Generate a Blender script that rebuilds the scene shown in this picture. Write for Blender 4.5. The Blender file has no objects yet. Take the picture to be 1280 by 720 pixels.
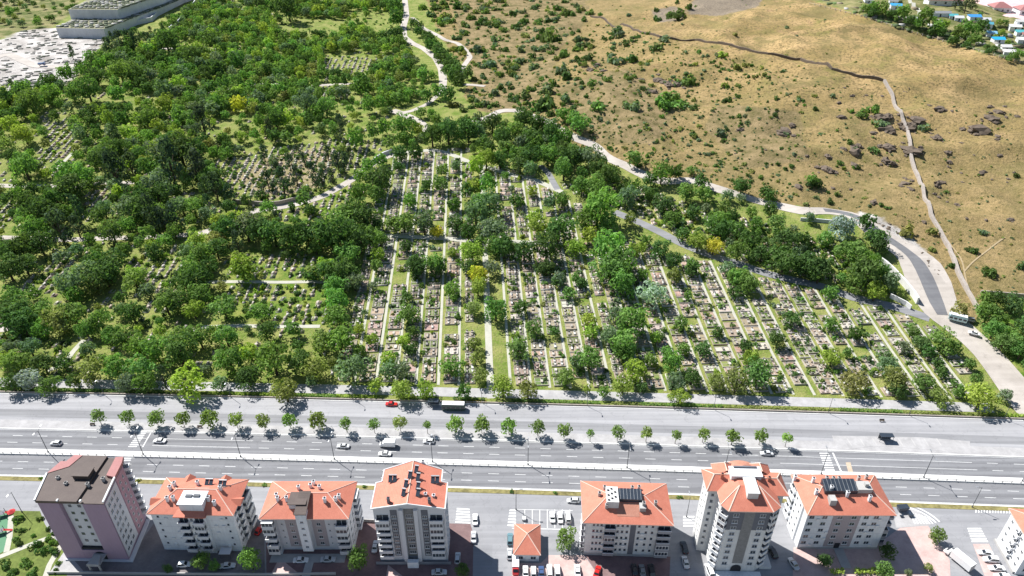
import bpy, math, random
import numpy as np
from math import sin, cos, tan, pi, radians, degrees, atan2, hypot, sqrt
from mathutils import Vector, Matrix

S = bpy.context.scene
COL = S.collection

# ------------------------------------------------------------------ camera, sky, sun, exposure
CAMH, FPX, PITCH = 185.0, 900.0, radians(33.0)
cam = bpy.data.cameras.new("camera")
cam.sensor_width = 36.0
cam.lens = FPX / 1280 * 36
cam.clip_start, cam.clip_end = 1.0, 6000.0
camo = bpy.data.objects.new("camera", cam)
camo.location = (0, 0, CAMH)
camo.rotation_euler = (pi / 2 - PITCH, 0, 0)
COL.objects.link(camo)
S.camera = camo

SUN_EL = radians(50.0)
SUN_DIR = Vector((-0.785 * cos(SUN_EL), 0.62 * cos(SUN_EL), sin(SUN_EL))).normalized()  # towards the sun
wd = bpy.data.worlds.new("World")
S.world = wd
wd.use_nodes = True
nt = wd.node_tree
sky = nt.nodes.new("ShaderNodeTexSky")
sky.sky_type = 'NISHITA'
sky.sun_disc = False
sky.sun_elevation = SUN_EL
sky.sun_rotation = atan2(SUN_DIR.x, SUN_DIR.y)
sky.altitude = 1000
sky.air_density = 1.25
sky.dust_density = 0.2
nt.links.new(sky.outputs[0], nt.nodes["Background"].inputs[0])
nt.nodes["Background"].inputs[1].default_value = 0.062
sun = bpy.data.lights.new("sun", 'SUN')
sun.energy = 5.0
sun.angle = radians(0.5)
sun.color = (1.0, 0.975, 0.935)
suno = bpy.data.objects.new("sun", sun)
suno.rotation_euler = (-SUN_DIR).to_track_quat('-Z', 'Y').to_euler()
suno.location = (-100, 100, 300)
COL.objects.link(suno)
S.view_settings.view_transform = 'Standard'
S.view_settings.look = 'None'
S.view_settings.exposure = 0.78
S.view_settings.gamma = 1.0
S.view_settings.use_curve_mapping = False
S.cycles.max_bounces = 5
S.cycles.diffuse_bounces = 3
S.cycles.transmission_bounces = 3

# ------------------------------------------------------------------ small helpers
RNG = np.random.RandomState(7)
random.seed(7)


def vnoise(x, y, s, seed=0):
    x = np.asarray(x, float) / s
    y = np.asarray(y, float) / s
    xi, yi = np.floor(x), np.floor(y)
    fx, fy = x - xi, y - yi
    fx = fx * fx * (3 - 2 * fx)
    fy = fy * fy * (3 - 2 * fy)

    def h(a, b):
        n = np.sin(a * 127.1 + b * 311.7 + seed * 74.7) * 43758.5453
        return n - np.floor(n)
    return (h(xi, yi) * (1 - fx) + h(xi + 1, yi) * fx) * (1 - fy) + (h(xi, yi + 1) * (1 - fx) + h(xi + 1, yi + 1) * fx) * fy


def sstep(a, b, x):
    t = np.clip((x - a) / (b - a), 0, 1)
    return t * t * (3 - 2 * t)


RB, RC = -0.0392, -3e-5          # bend of the boulevard: y = y0 + RB x + RC x^2


def road_y(y0, x):
    return y0 + RB * x + RC * x * x


def height(x, y):
    x = np.asarray(x, float)
    y = np.asarray(y, float)
    yl = y - road_y(203.5, x)
    s = np.maximum(0, yl - 10)
    base = np.where(s < 260, 0.055 * s, 0.055 * 260 + 0.02 * (s - 260))
    left = sstep(-120, -330, x) * sstep(330, 640, y) * 10
    bump = np.exp(-((x - 300) / 230.0) ** 2 - ((y - 560) / 200.0) ** 2)
    m = sstep(0.09, 0.3, bump)
    bump = np.maximum(0, bump - 0.02) * sstep(10, 80, yl)
    n = (vnoise(x, y, 60, 1) - .5) * 9 + (vnoise(x, y, 23, 2) - .5) * 4 + (vnoise(x, y, 9, 3) - .5) * 1.8 - np.abs(vnoise(x + .4 * y, y, 34, 6) - .5) * 12 + 3.0
    return base + left + 38 * bump + n * m


def rays(u, v):
    a = (np.asarray(u, float) - 640) / FPX
    b = (np.asarray(v, float) - 360) / FPX
    return a, cos(PITCH) - b * sin(PITCH), -sin(PITCH) - b * cos(PITCH)


def ground(u, v, off=0.0):
    """where the sight line through (u, v) meets the terrain raised by off"""
    a, b, c = [np.atleast_1d(q) for q in rays(u, v)]
    off = np.broadcast_to(np.asarray(off, float), a.shape)
    t = np.full(a.shape, 80.0)
    sl = -c + 0.45 * np.hypot(a, b)
    for i in range(60):
        gap = CAMH + c * t - height(a * t, b * t) - off
        if np.all(gap < 0.02): break
        t = t + np.maximum(gap, 0) / sl
    return np.stack([a * t, b * t, CAMH + c * t], -1)


def G(u, v, off=0.0):
    return ground([u], [v], off)[0]


def P(u, v, z=0.0):
    a, b, c = rays(u, v)
    t = (z - CAMH) / c
    return (float(a * t), float(b * t))


def project(x, y, z):
    dz = z - CAMH
    fw = y * cos(PITCH) - dz * sin(PITCH)
    dn = -y * sin(PITCH) - dz * cos(PITCH)
    return 640 + FPX * x / fw, 360 + FPX * dn / fw, fw


def inpoly(u, v, poly):
    u = np.asarray(u, float)
    v = np.asarray(v, float)
    r = np.zeros(u.shape, bool)
    n = len(poly)
    for i in range(n):
        x0, y0 = poly[i]
        x1, y1 = poly[(i + 1) % n]
        if y0 == y1:
            continue
        c = ((y0 > v) != (y1 > v)) & (u < (x1 - x0) * (v - y0) / (y1 - y0) + x0)
        r ^= c
    return r


def tag(o, label=None, cat=None, group=None, kind=None):
    if label: o['label'] = label
    if cat: o['category'] = cat
    if group: o['group'] = group
    if kind: o['kind'] = kind
    return o


def empty(name, loc, rz=0.0, label=None, cat=None, group=None):
    o = bpy.data.objects.new(name, None)
    o.location = loc
    o.rotation_euler = (0, 0, rz)
    o.empty_display_size = 0.5
    COL.objects.link(o)
    return tag(o, label, cat, group)


def link(name, me, parent=None, loc=(0, 0, 0), rz=0.0, scale=None):
    o = bpy.data.objects.new(name, me)
    o.location = loc
    o.rotation_euler = (0, 0, rz)
    if scale: o.scale = scale
    COL.objects.link(o)
    if parent: o.parent = parent
    return o


class MB:
    """collects faces; one mesh with one or more materials"""

    def __init__(self):
        self.v = []
        self.f = []
        self.m = []

    def face(self, pts, m=0):
        n = len(self.v)
        self.v += [tuple(p) for p in pts]
        self.f.append(tuple(range(n, n + len(pts))))
        self.m.append(m)

    def hull(self, verts, faces, m=0):
        n = len(self.v)
        self.v += [tuple(p) for p in verts]
        for f in faces:
            self.f.append(tuple(n + i for i in f))
            self.m.append(m)

    def box(self, x0, x1, y0, y1, z0, z1, m=0):
        self.hull([(x0, y0, z0), (x1, y0, z0), (x1, y1, z0), (x0, y1, z0), (x0, y0, z1), (x1, y0, z1), (x1, y1, z1), (x0, y1, z1)],
                  [(3, 2, 1, 0), (4, 5, 6, 7), (0, 1, 5, 4), (1, 2, 6, 5), (2, 3, 7, 6), (3, 0, 4, 7)], m)

    def prism(self, poly, z0, z1, m=0, mtop=None):
        n = len(poly)
        a = sum(poly[i][0] * poly[(i + 1) % n][1] - poly[(i + 1) % n][0] * poly[i][1] for i in range(n))
        if a < 0: poly = poly[::-1]
        b = len(self.v)
        self.v += [(p[0], p[1], z0) for p in poly] + [(p[0], p[1], z1) for p in poly]
        for i in range(n):
            j = (i + 1) % n
            self.f.append((b + i, b + j, b + n + j, b + n + i)); self.m.append(m)
        self.f.append(tuple(b + n + i for i in range(n))); self.m.append(m if mtop is None else mtop)
        self.f.append(tuple(b + i for i in range(n - 1, -1, -1))); self.m.append(m)

    def tube(self, p, q, r0, r1=None, n=6, m=0, cap=True):
        r1 = r0 if r1 is None else r1
        p, q = Vector(p), Vector(q)
        d = (q - p).normalized()
        a = d.orthogonal().normalized()
        c = d.cross(a)
        b = len(self.v)
        for k, (o, r) in enumerate(((p, r0), (q, r1))):
            for i in range(n):
                t = 2 * pi * i / n
                self.v.append(tuple(o + a * (r * cos(t)) + c * (r * sin(t))))
        for i in range(n):
            j = (i + 1) % n
            self.f.append((b + i, b + j, b + n + j, b + n + i)); self.m.append(m)
        if cap:
            self.f.append(tuple(b + n + i for i in range(n))); self.m.append(m)
            self.f.append(tuple(b + i for i in range(n - 1, -1, -1))); self.m.append(m)

    def mesh(self, name, mats):
        me = bpy.data.meshes.new(name)
        me.from_pydata(self.v, [], self.f)
        for x in (mats if isinstance(mats, (list, tuple)) else [mats]):
            me.materials.append(x)
        if any(self.m):
            me.polygons.foreach_set("material_index", self.m)
        me.update()
        return me

    def obj(self, name, mats, parent=None, loc=(0, 0, 0), rz=0.0):
        return link(name, self.mesh(name, mats), parent, loc, rz)


def copy_tree(o, parent=None):
    c = o.copy()
    COL.objects.link(c)
    if parent: c.parent = parent
    for ch in o.children:
        copy_tree(ch, c)
    return c


# ------------------------------------------------------------------ materials
def new_mat(name):
    m = bpy.data.materials.new(name)
    m.use_nodes = True
    t = m.node_tree
    return m, t, t.nodes["Principled BSDF"]


def N(t, typ, **kw):
    n = t.nodes.new(typ)
    for k, v in kw.items():
        setattr(n, k, v)
    return n


def mat(name, col, rough=0.8, var=0.12, scale=0.6, bump=0.0, metal=0.0, spec=0.3, fine=6.0, streak=0.0):
    """plain surface with two sizes of mottling"""
    m, t, b = new_mat(name)
    tc = N(t, "ShaderNodeTexCoord")
    n1 = N(t, "ShaderNodeTexNoise")
    n1.inputs["Scale"].default_value = scale
    n1.inputs["Detail"].default_value = 6
    n2 = N(t, "ShaderNodeTexNoise")
    n2.inputs["Scale"].default_value = fine
    n2.inputs["Detail"].default_value = 3
    src = tc.outputs["Object"]
    if streak:
        mp = N(t, "ShaderNodeMapping")
        mp.inputs["Scale"].default_value = (1, 1, streak)
        t.links.new(src, mp.inputs[0])
        src = mp.outputs[0]
    t.links.new(src, n1.inputs["Vector"])
    t.links.new(src, n2.inputs["Vector"])
    ad = N(t, "ShaderNodeMath", operation='ADD')
    t.links.new(n1.outputs["Fac"], ad.inputs[0])
    t.links.new(n2.outputs["Fac"], ad.inputs[1])
    mr = N(t, "ShaderNodeMapRange")
    mr.inputs["From Min"].default_value = 0.6
    mr.inputs["From Max"].default_value = 1.4
    mr.inputs["To Min"].default_value = 1 - var
    mr.inputs["To Max"].default_value = 1 + var
    t.links.new(ad.outputs[0], mr.inputs[0])
    vm = N(t, "ShaderNodeVectorMath", operation='SCALE')
    vm.inputs[0].default_value = col
    t.links.new(mr.outputs[0], vm.inputs["Scale"])
    t.links.new(vm.outputs[0], b.inputs["Base Color"])
    b.inputs["Roughness"].default_value = rough
    b.inputs["Metallic"].default_value = metal
    b.inputs["Specular IOR Level"].default_value = spec
    if bump:
        bp = N(t, "ShaderNodeBump")
        bp.inputs["Strength"].default_value = bump
        t.links.new(n2.outputs["Fac"], bp.inputs["Height"])
        t.links.new(bp.outputs[0], b.inputs["Normal"])
    return m


def ramp2(t, fac, c0, c1, p0=0.35, p1=0.65):
    r = N(t, "ShaderNodeValToRGB")
    r.color_ramp.elements[0].position = p0
    r.color_ramp.elements[0].color = (*c0, 1)
    r.color_ramp.elements[1].position = p1
    r.color_ramp.elements[1].color = (*c1, 1)
    t.links.new(fac, r.inputs[0])
    return r.outputs[0]


def noise(t, scale, detail=5, vec=None, rough=0.55, dist=0.0):
    n = N(t, "ShaderNodeTexNoise")
    n.inputs["Scale"].default_value = scale
    n.inputs["Detail"].default_value = detail
    n.inputs["Roughness"].default_value = rough
    n.inputs["Distortion"].default_value = dist
    if vec: t.links.new(vec, n.inputs["Vector"])
    return n.outputs["Fac"]


def mixc(t, fac, a, b, typ='MIX'):
    n = N(t, "ShaderNodeMix", data_type='RGBA', blend_type=typ)
    for i, x in ((0, fac), (6, a), (7, b)):
        if isinstance(x, (tuple, list)):
            n.inputs[i].default_value = (*x, 1)
        elif isinstance(x, (int, float)):
            n.inputs[i].default_value = x
        else:
            t.links.new(x, n.inputs[i])
    return n.outputs[2]


def terrain_mat():
    m, t, b = new_mat("terrain_ground")
    geo = N(t, "ShaderNodeNewGeometry")
    pos = geo.outputs["Position"]

    def attr(nm, sc):
        a = N(t, "ShaderNodeAttribute", attribute_name=nm)
        n = noise(t, sc, 6, pos)
        s = N(t, "ShaderNodeMath", operation='SUBTRACT'); s.inputs[1].default_value = 0.5
        t.links.new(n, s.inputs[0])
        ad = N(t, "ShaderNodeMath", operation='ADD')
        t.links.new(a.outputs["Fac"], ad.inputs[0]); t.links.new(s.outputs[0], ad.inputs[1])
        mr = N(t, "ShaderNodeMapRange", interpolation_type='SMOOTHSTEP')
        mr.inputs["From Min"].default_value = 0.3; mr.inputs["From Max"].default_value = 0.7
        t.links.new(ad.outputs[0], mr.inputs[0])
        return mr.outputs[0]
    grass = ramp2(t, noise(t, 0.16, 7, pos), (0.125, 0.195, 0.03), (0.26, 0.275, 0.085), 0.36, 0.62)
    grass = mixc(t, ramp2(t, noise(t, 1.3, 5, pos), (0, 0, 0), (1, 1, 1), 0.5, 0.78), grass, (0.27, 0.215, 0.12))
    dry = ramp2(t, noise(t, 0.028, 8, pos, 0.62, 0.6), (0.275, 0.20, 0.08), (0.45, 0.31, 0.15), 0.36, 0.62)
    dry = mixc(t, ramp2(t, noise(t, 0.05, 6, pos, 0.6, 0.3), (0, 0, 0), (1, 1, 1), 0.50, 0.68), dry, (0.205, 0.18, 0.06))
    dry = mixc(t, ramp2(t, noise(t, 0.11, 8, pos, 0.68, 0.4), (0, 0, 0), (1, 1, 1), 0.56, 0.72), dry, (0.345, 0.22, 0.125))
    dry = mixc(t, ramp2(t, noise(t, 0.55, 6, pos, 0.7), (0, 0, 0), (1, 1, 1), 0.48, 0.62), dry, (0.125, 0.10, 0.045))
    dry = mixc(t, ramp2(t, noise(t, 0.021, 7, pos, 0.65, 1.2), (0, 0, 0), (.75, .75, .75), 0.5, 0.62), dry, (0.175, 0.145, 0.06))
    pz = N(t, "ShaderNodeSeparateXYZ"); t.links.new(pos, pz.inputs[0])
    mr = N(t, "ShaderNodeMapRange"); mr.inputs["From Min"].default_value = 48; mr.inputs["From Max"].default_value = 22; mr.inputs["To Max"].default_value = 0.6
    t.links.new(pz.outputs[2], mr.inputs[0])
    dry = mixc(t, mr.outputs[0], dry, ramp2(t, noise(t, 0.22, 8, pos, 0.7), (0.135, 0.115, 0.045), (0.30, 0.225, 0.11), 0.36, 0.64))
    white = ramp2(t, noise(t, 0.07, 7, pos), (0.30, 0.275, 0.25), (0.53, 0.50, 0.47), 0.35, 0.6)
    scrub = ramp2(t, noise(t, 0.08, 7, pos), (0.10, 0.125, 0.035), (0.27, 0.24, 0.115), 0.38, 0.62)
    lawn = ramp2(t, noise(t, 0.22, 6, pos), (0.085, 0.17, 0.02), (0.26, 0.27, 0.075), 0.35, 0.65)
    c = mixc(t, attr("lawn", 0.3), grass, lawn)
    c = mixc(t, attr("scrub", 0.05), c, scrub)
    c = mixc(t, attr("dry", 0.12), c, dry)
    c = mixc(t, attr("white", 0.15), c, white)
    c = mixc(t, attr("sage", 0.035), c, ramp2(t, noise(t, 0.13, 8, pos, 0.7), (0.12, 0.105, 0.042), (0.29, 0.215, 0.115), 0.36, 0.62))
    c = mixc(t, attr("tan", 0.12), c, ramp2(t, noise(t, 0.5, 6, pos), (0.22, 0.20, 0.08), (0.35, 0.28, 0.19), 0.36, 0.62))
    c = mixc(t, attr("stony", 0.08), c, ramp2(t, noise(t, 0.6, 6, pos, .7), (0.15, 0.125, 0.10), (0.29, 0.235, 0.165), 0.36, 0.64))
    t.links.new(c, b.inputs["Base Color"])
    b.inputs["Roughness"].default_value = 0.95
    b.inputs["Specular IOR Level"].default_value = 0.1
    bp = N(t, "ShaderNodeBump")
    bp.inputs["Strength"].default_value = 0.9
    bp.inputs["Distance"].default_value = 0.9
    t.links.new(noise(t, 0.9, 7, pos, 0.65), bp.inputs["Height"])
    t.links.new(bp.outputs[0], b.inputs["Normal"])
    return m


def asphalt_mat(name, c0, c1, streaks=0.25, rot=0.0):
    """worn asphalt: mottling and wheel streaks along x"""
    m, t, b = new_mat(name)
    geo = N(t, "ShaderNodeNewGeometry")
    pos = geo.outputs["Position"]
    mp = N(t, "ShaderNodeMapping")
    mp.inputs["Rotation"].default_value = (0, 0, rot)
    mp.inputs["Scale"].default_value = (0.012, 0.55, 1)
    t.links.new(pos, mp.inputs[0])
    st = noise(t, 1.0, 4, mp.outputs[0])
    c = ramp2(t, noise(t, 0.09, 8, pos, 0.65), c0, c1, 0.3, 0.7)
    c = mixc(t, streaks, c, ramp2(t, st, tuple(x * 0.7 for x in c0), tuple(x * 1.15 for x in c1), 0.35, 0.65))
    c = mixc(t, ramp2(t, noise(t, 0.35, 6, pos, 0.7), (0, 0, 0), (.4, .4, .4), 0.58, 0.7), c, tuple(x * 0.72 for x in c0))
    vo = N(t, "ShaderNodeTexVoronoi", feature='DISTANCE_TO_EDGE')
    vo.inputs["Scale"].default_value = 0.11
    wv = N(t, "ShaderNodeVectorMath", operation='ADD')
    nz = N(t, "ShaderNodeTexNoise"); nz.inputs["Scale"].default_value = 0.35; nz.inputs["Detail"].default_value = 5
    t.links.new(pos, nz.inputs["Vector"])
    sc = N(t, "ShaderNodeVectorMath", operation='SCALE'); sc.inputs["Scale"].default_value = 5.0
    t.links.new(nz.outputs["Color"], sc.inputs[0])
    t.links.new(pos, wv.inputs[0]); t.links.new(sc.outputs[0], wv.inputs[1])
    t.links.new(wv.outputs[0], vo.inputs["Vector"])
    c = mixc(t, ramp2(t, vo.outputs["Distance"], (.3, .3, .3), (0, 0, 0), 0.003, 0.010), c, tuple(x * 0.55 for x in c0))
    pv = N(t, "ShaderNodeTexVoronoi", feature='F1', distance='CHEBYCHEV'); pv.inputs["Scale"].default_value = 0.045
    t.links.new(pos, pv.inputs["Vector"])
    c = mixc(t, ramp2(t, pv.outputs["Distance"], (.28, .28, .28), (0, 0, 0), 0.16, 0.17), c, tuple(x * 0.78 for x in c0))
    t.links.new(c, b.inputs["Base Color"])
    b.inputs["Roughness"].default_value = 0.85
    b.inputs["Specular IOR Level"].default_value = 0.25
    return m


def paver_mat(name, c0, c1, scale=0.5):
    m, t, b = new_mat(name)
    geo = N(t, "ShaderNodeNewGeometry")
    pos = geo.outputs["Position"]
    br = N(t, "ShaderNodeTexBrick")
    br.inputs["Color1"].default_value = (*c0, 1)
    br.inputs["Color2"].default_value = (*c1, 1)
    br.inputs["Mortar"].default_value = (*[x * 0.75 for x in c0], 1)
    br.inputs["Scale"].default_value = scale
    br.inputs["Mortar Size"].default_value = 0.012
    t.links.new(pos, br.inputs["Vector"])
    c = mixc(t, 0.45, br.outputs["Color"], ramp2(t, noise(t, 0.3, 7, pos, 0.65), tuple(x * 0.75 for x in c0), tuple(min(1, x * 1.2) for x in c1)))
    t.links.new(c, b.inputs["Base Color"])
    b.inputs["Roughness"].default_value = 0.9
    return m


def tile_mat(name, c0, c1):
    m, t, b = new_mat(name)
    tc = N(t, "ShaderNodeTexCoord")
    pos = tc.outputs["Object"]
    w = N(t, "ShaderNodeTexWave", wave_type='BANDS', bands_direction='Z', wave_profile='SAW')
    w.inputs["Scale"].default_value = 2.4
    w.inputs["Distortion"].default_value = 0.6
    t.links.new(pos, w.inputs["Vector"])
    c = ramp2(t, noise(t, 0.45, 7, pos, 0.65), c0, c1, 0.3, 0.7)
    c = mixc(t, ramp2(t, noise(t, 3.5, 3, pos), (0, 0, 0), (.5, .5, .5), 0.4, 0.7), c, tuple(x * 0.72 for x in c0))
    c = mixc(t, 0.22, c, ramp2(t, w.outputs["Fac"], tuple(x * 0.55 for x in c0), c1, 0.0, 0.4), 'MIX')
    t.links.new(c, b.inputs["Base Color"])
    b.inputs["Roughness"].default_value = 0.75
    bp = N(t, "ShaderNodeBump")
    bp.inputs["Strength"].default_value = 0.5
    bp.inputs["Distance"].default_value = 0.08
    t.links.new(w.outputs["Fac"], bp.inputs["Height"])
    t.links.new(bp.outputs[0], b.inputs["Normal"])
    return m


def leaf_mat(name, from_attr):
    m, t, b = new_mat(name)
    out = t.nodes["Material Output"]
    t.nodes.remove(b)
    if from_attr:
        ca = N(t, "ShaderNodeAttribute", attribute_name="col")
        base = ca.outputs["Color"]
    else:
        oi = N(t, "ShaderNodeObjectInfo")
        base = oi.outputs["Color"]
    ta = N(t, "ShaderNodeAttribute", attribute_name="tint")
    mr = N(t, "ShaderNodeMapRange")
    mr.inputs["To Min"].default_value = 0.5
    mr.inputs["To Max"].default_value = 1.55
    t.links.new(ta.outputs["Fac"], mr.inputs[0])
    vm = N(t, "ShaderNodeVectorMath", operation='SCALE')
    t.links.new(base, vm.inputs[0])
    t.links.new(mr.outputs[0], vm.inputs["Scale"])
    d = N(t, "ShaderNodeBsdfDiffuse")
    tr = N(t, "ShaderNodeBsdfTranslucent")
    t.links.new(vm.outputs[0], d.inputs[0])
    warm = mixc(t, 1.0, vm.outputs[0], (1.1, 1.25, 0.55), 'MULTIPLY')
    t.links.new(warm, tr.inputs[0])
    mx = N(t, "ShaderNodeMixShader")
    mx.inputs[0].default_value = 0.4
    t.links.new(d.outputs[0], mx.inputs[1])
    t.links.new(tr.outputs[0], mx.inputs[2])
    t.links.new(mx.outputs[0], out.inputs[0])
    return m


def objcol_mat(name, rough=0.35, var=0.0, coat=0.0, spec=0.5):
    m, t, b = new_mat(name)
    oi = N(t, "ShaderNodeObjectInfo")
    c = oi.outputs["Color"]
    if var:
        tc = N(t, "ShaderNodeTexCoord")
        c = mixc(t, 1.0, c, ramp2(t, noise(t, 3, 5, tc.outputs["Object"]), (1 - var,) * 3, (1, 1, 1), 0.35, 0.6), 'MULTIPLY')
    t.links.new(c, b.inputs["Base Color"])
    b.inputs["Roughness"].default_value = rough
    b.inputs["Specular IOR Level"].default_value = spec
    b.inputs["Coat Weight"].default_value = coat
    return m


M = {}
M['terrain'] = terrain_mat()
M['asphalt'] = asphalt_mat("road_asphalt", (0.165, 0.166, 0.176), (0.225, 0.226, 0.235), 0.55, -0.04)
M['service'] = asphalt_mat("pale_worn_concrete", (0.285, 0.283, 0.295), (0.355, 0.352, 0.362), 0.4, -0.04)
M['band'] = asphalt_mat("service_asphalt", (0.205, 0.205, 0.215), (0.26, 0.26, 0.268), 0.4, -0.04)
M['front'] = asphalt_mat("frontage_asphalt", (0.235, 0.236, 0.248), (0.30, 0.30, 0.31), 0.25, -0.04)
M['newasph'] = asphalt_mat("fresh_asphalt", (0.13, 0.13, 0.14), (0.19, 0.19, 0.195), 0.2, 1.0)
M['dust'] = asphalt_mat("dusty_road", (0.35, 0.312, 0.275), (0.50, 0.455, 0.41), 0.15, 1.0)
M['ttop'] = mat("terrace_earth", (0.24, 0.235, 0.15), 0.95, 0.4, 0.15, fine=0.8)
M['foot'] = mat("trodden_earth", (0.36, 0.28, 0.165), 0.95, 0.2)
M['pathc'] = mat("pale_path_concrete", (0.42, 0.41, 0.345), 0.9, 0.16, 0.3, fine=2)
M['kerb'] = mat("white_kerb_stone", (0.72, 0.71, 0.68), 0.85, 0.12, 0.2, fine=1.5)
M['paint'] = mat("road_paint", (0.62, 0.62, 0.61), 0.8, 0.2, 0.5, fine=2)
M['kerbworn'] = mat("faded_paint", (0.43, 0.42, 0.41), 0.85, 0.1)
M['paint_worn'] = mat("worn_yellow_paint", (0.45, 0.36, 0.27), 0.8, 0.2, 0.5, fine=2)
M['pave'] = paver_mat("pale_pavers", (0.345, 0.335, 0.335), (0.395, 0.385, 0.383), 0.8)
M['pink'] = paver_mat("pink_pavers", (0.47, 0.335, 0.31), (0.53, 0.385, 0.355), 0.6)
M['maroon'] = paver_mat("shade_painted_pavers", (0.17, 0.105, 0.105), (0.21, 0.135, 0.13), 0.6)  # pink pavers with the blocks' shade put into the colour
M['yard'] = paver_mat("shade_darkened_yard_pavers", (0.16, 0.143, 0.145), (0.20, 0.18, 0.178), 0.6)  # yard pavers darkened so their colour deepens the blocks' shade
M['plaza'] = paver_mat("rose_plaza_pavers", (0.60, 0.40, 0.40), (0.66, 0.46, 0.455), 0.3)
M['lawn'] = mat("park_lawn", (0.12, 0.155, 0.035), 0.95, 0.45, 0.22, fine=1.1)
M['verge'] = mat("dry_verge", (0.21, 0.185, 0.075), 0.95, 0.55, 0.25, fine=0.9)
M['court'] = mat("green_court", (0.09, 0.22, 0.12), 0.8, 0.1)
M['tile'] = tile_mat("salmon_roof_tile", (0.50, 0.155, 0.098), (0.62, 0.225, 0.15))
M['tile_old'] = tile_mat("dusty_roof_tile", (0.42, 0.17, 0.11), (0.52, 0.25, 0.18))
M['tile_pink'] = tile_mat("rose_roof_tile", (0.31, 0.125, 0.12), (0.38, 0.165, 0.155))
M['tile_brown'] = tile_mat("brown_roof_sheet", (0.075, 0.052, 0.046), (0.11, 0.082, 0.07))
M['ridge'] = mat("pale_ridge_cap", (0.66, 0.50, 0.42), 0.8, 0.1)
M['white'] = mat("white_render", (0.69, 0.70, 0.715), 0.85, 0.15, 0.25, fine=1.6, streak=0.25)
M['ivory'] = mat("ivory_render", (0.605, 0.60, 0.585), 0.85, 0.15, 0.25, fine=1.6, streak=0.25)
M['lilac'] = mat("lilac_render", (0.345, 0.25, 0.32), 0.85, 0.08, 0.25, fine=1.6, streak=0.25)
M['rose'] = mat("rose_render", (0.41, 0.25, 0.285), 0.85, 0.08, 0.25, fine=1.6, streak=0.25)
M['mauve'] = mat("mauve_render", (0.36, 0.315, 0.325), 0.85, 0.08, 0.25, streak=0.3)
M['palegrey'] = mat("pale_grey_render", (0.57, 0.57, 0.59), 0.85, 0.08, 0.25, streak=0.3)
M['grey'] = mat("grey_render", (0.27, 0.27, 0.29), 0.85, 0.1, 0.25, streak=0.3)
M['slate'] = mat("slate_cladding", (0.13, 0.135, 0.155), 0.7, 0.15, 0.5)
M['stone'] = mat("stone_cladding", (0.21, 0.205, 0.20), 0.8, 0.3, 1.2)
M['darkgap'] = mat("dark_interior", (0.03, 0.03, 0.035), 0.8, 0.2)
M['metal'] = mat("galvanised_metal", (0.45, 0.46, 0.47), 0.45, 0.1, metal=0.6)
M['pole'] = mat("pole_paint", (0.10, 0.105, 0.115), 0.5, 0.1)
M['cement'] = mat("grey_cement", (0.40, 0.39, 0.375), 0.9, 0.15, 0.5)
M['solar'] = mat("solar_collector", (0.035, 0.045, 0.06), 0.25, 0.15, spec=0.5)
M['glass'] = mat("window_glass", (0.045, 0.055, 0.07), 0.12, 0.25, 0.4, spec=0.6)
M['frame'] = mat("window_frame", (0.72, 0.72, 0.71), 0.5, 0.05)
M['carpaint'] = objcol_mat("car_paint", 0.3, 0.0, 0.6)
M['carglass'] = mat("car_glass", (0.02, 0.024, 0.03), 0.1, 0.1, spec=0.6)
M['rubber'] = mat("tyre_rubber", (0.02, 0.02, 0.02), 0.9, 0.1)
M['rim'] = mat("wheel_rim", (0.4, 0.4, 0.42), 0.35, 0.05, metal=0.7)
M['lamp'] = mat("headlight_lens", (0.75, 0.75, 0.74), 0.15, 0.05)
M['tail'] = mat("tail_light_lens", (0.35, 0.02, 0.02), 0.25, 0.05)
M['bark'] = mat("bark", (0.085, 0.065, 0.048), 0.95, 0.3, 1.5)
M['leaf'] = leaf_mat("leaves", False)
M['leafs'] = leaf_mat("leaves_by_attribute", True)
M['rock'] = mat("hill_rock", (0.135, 0.105, 0.08), 0.95, 0.35, 0.8, bump=0.5)
M['dwall'] = mat("field_stone_wall", (0.36, 0.315, 0.275), 0.95, 0.3, 1.0, bump=0.4)
M['conc'] = mat("retaining_concrete", (0.55, 0.56, 0.585), 0.9, 0.14, 0.2, fine=1.0, streak=0.4)
M['concw'] = mat("bright_concrete", (0.66, 0.65, 0.63), 0.9, 0.1, 0.3)
M['stonecol'] = objcol_mat("grave_stone", 0.7, 0.25)
M['blue_roof'] = objcol_mat("sheet_roof", 0.5, 0.2)
M['red'] = mat("red_canvas", (0.5, 0.05, 0.05), 0.8, 0.1)

# ------------------------------------------------------------------ terrain
HILLP = [(500, -90), (548, 40), (572, 75), (600, 85), (578, 118), (600, 140), (640, 136), (720, 182), (800, 216), (960, 254), (1060, 268), (1112, 298),
         (1155, 330), (1180, 392), (1218, 416), (1225, 372), (1900, 380), (1900, 250), (1280, 78), (1215, 62), (1150, 42), (1080, 20), (1010, -2), (900, -90)]
CUTP = [(1060, 262), (1092, 268), (1130, 288), (1162, 318), (1190, 385), (1174, 394), (1152, 335), (1108, 302)]
WHITEP = [(-260, 60), (0, 50), (30, 38), (78, 34), (136, 48), (112, 70), (92, 100), (60, 114), (0, 122), (-260, 140)]
ALLOT = [(1006, -4), (900, -96), (1500, -96), (1500, 140), (1280, 80), (1150, 44), (1080, 20)]
SCRUBP = [(-400, -90), (130, -90), (98, 10), (64, 36), (0, 48), (-400, 60)]
LAWNP = [[(285, 320), (430, 320), (430, 410), (280, 400)], [(335, 270), (385, 243), (440, 228), (445, 275), (340, 280)], [(1225, 372), (1700, 380), (1700, 620), (1280, 480)],
         [(1140, 10), (1220, 12), (1216, 24), (1160, 17)], [(1080, 325), (1110, 335), (1140, 375), (1110, 380)]]
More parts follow.
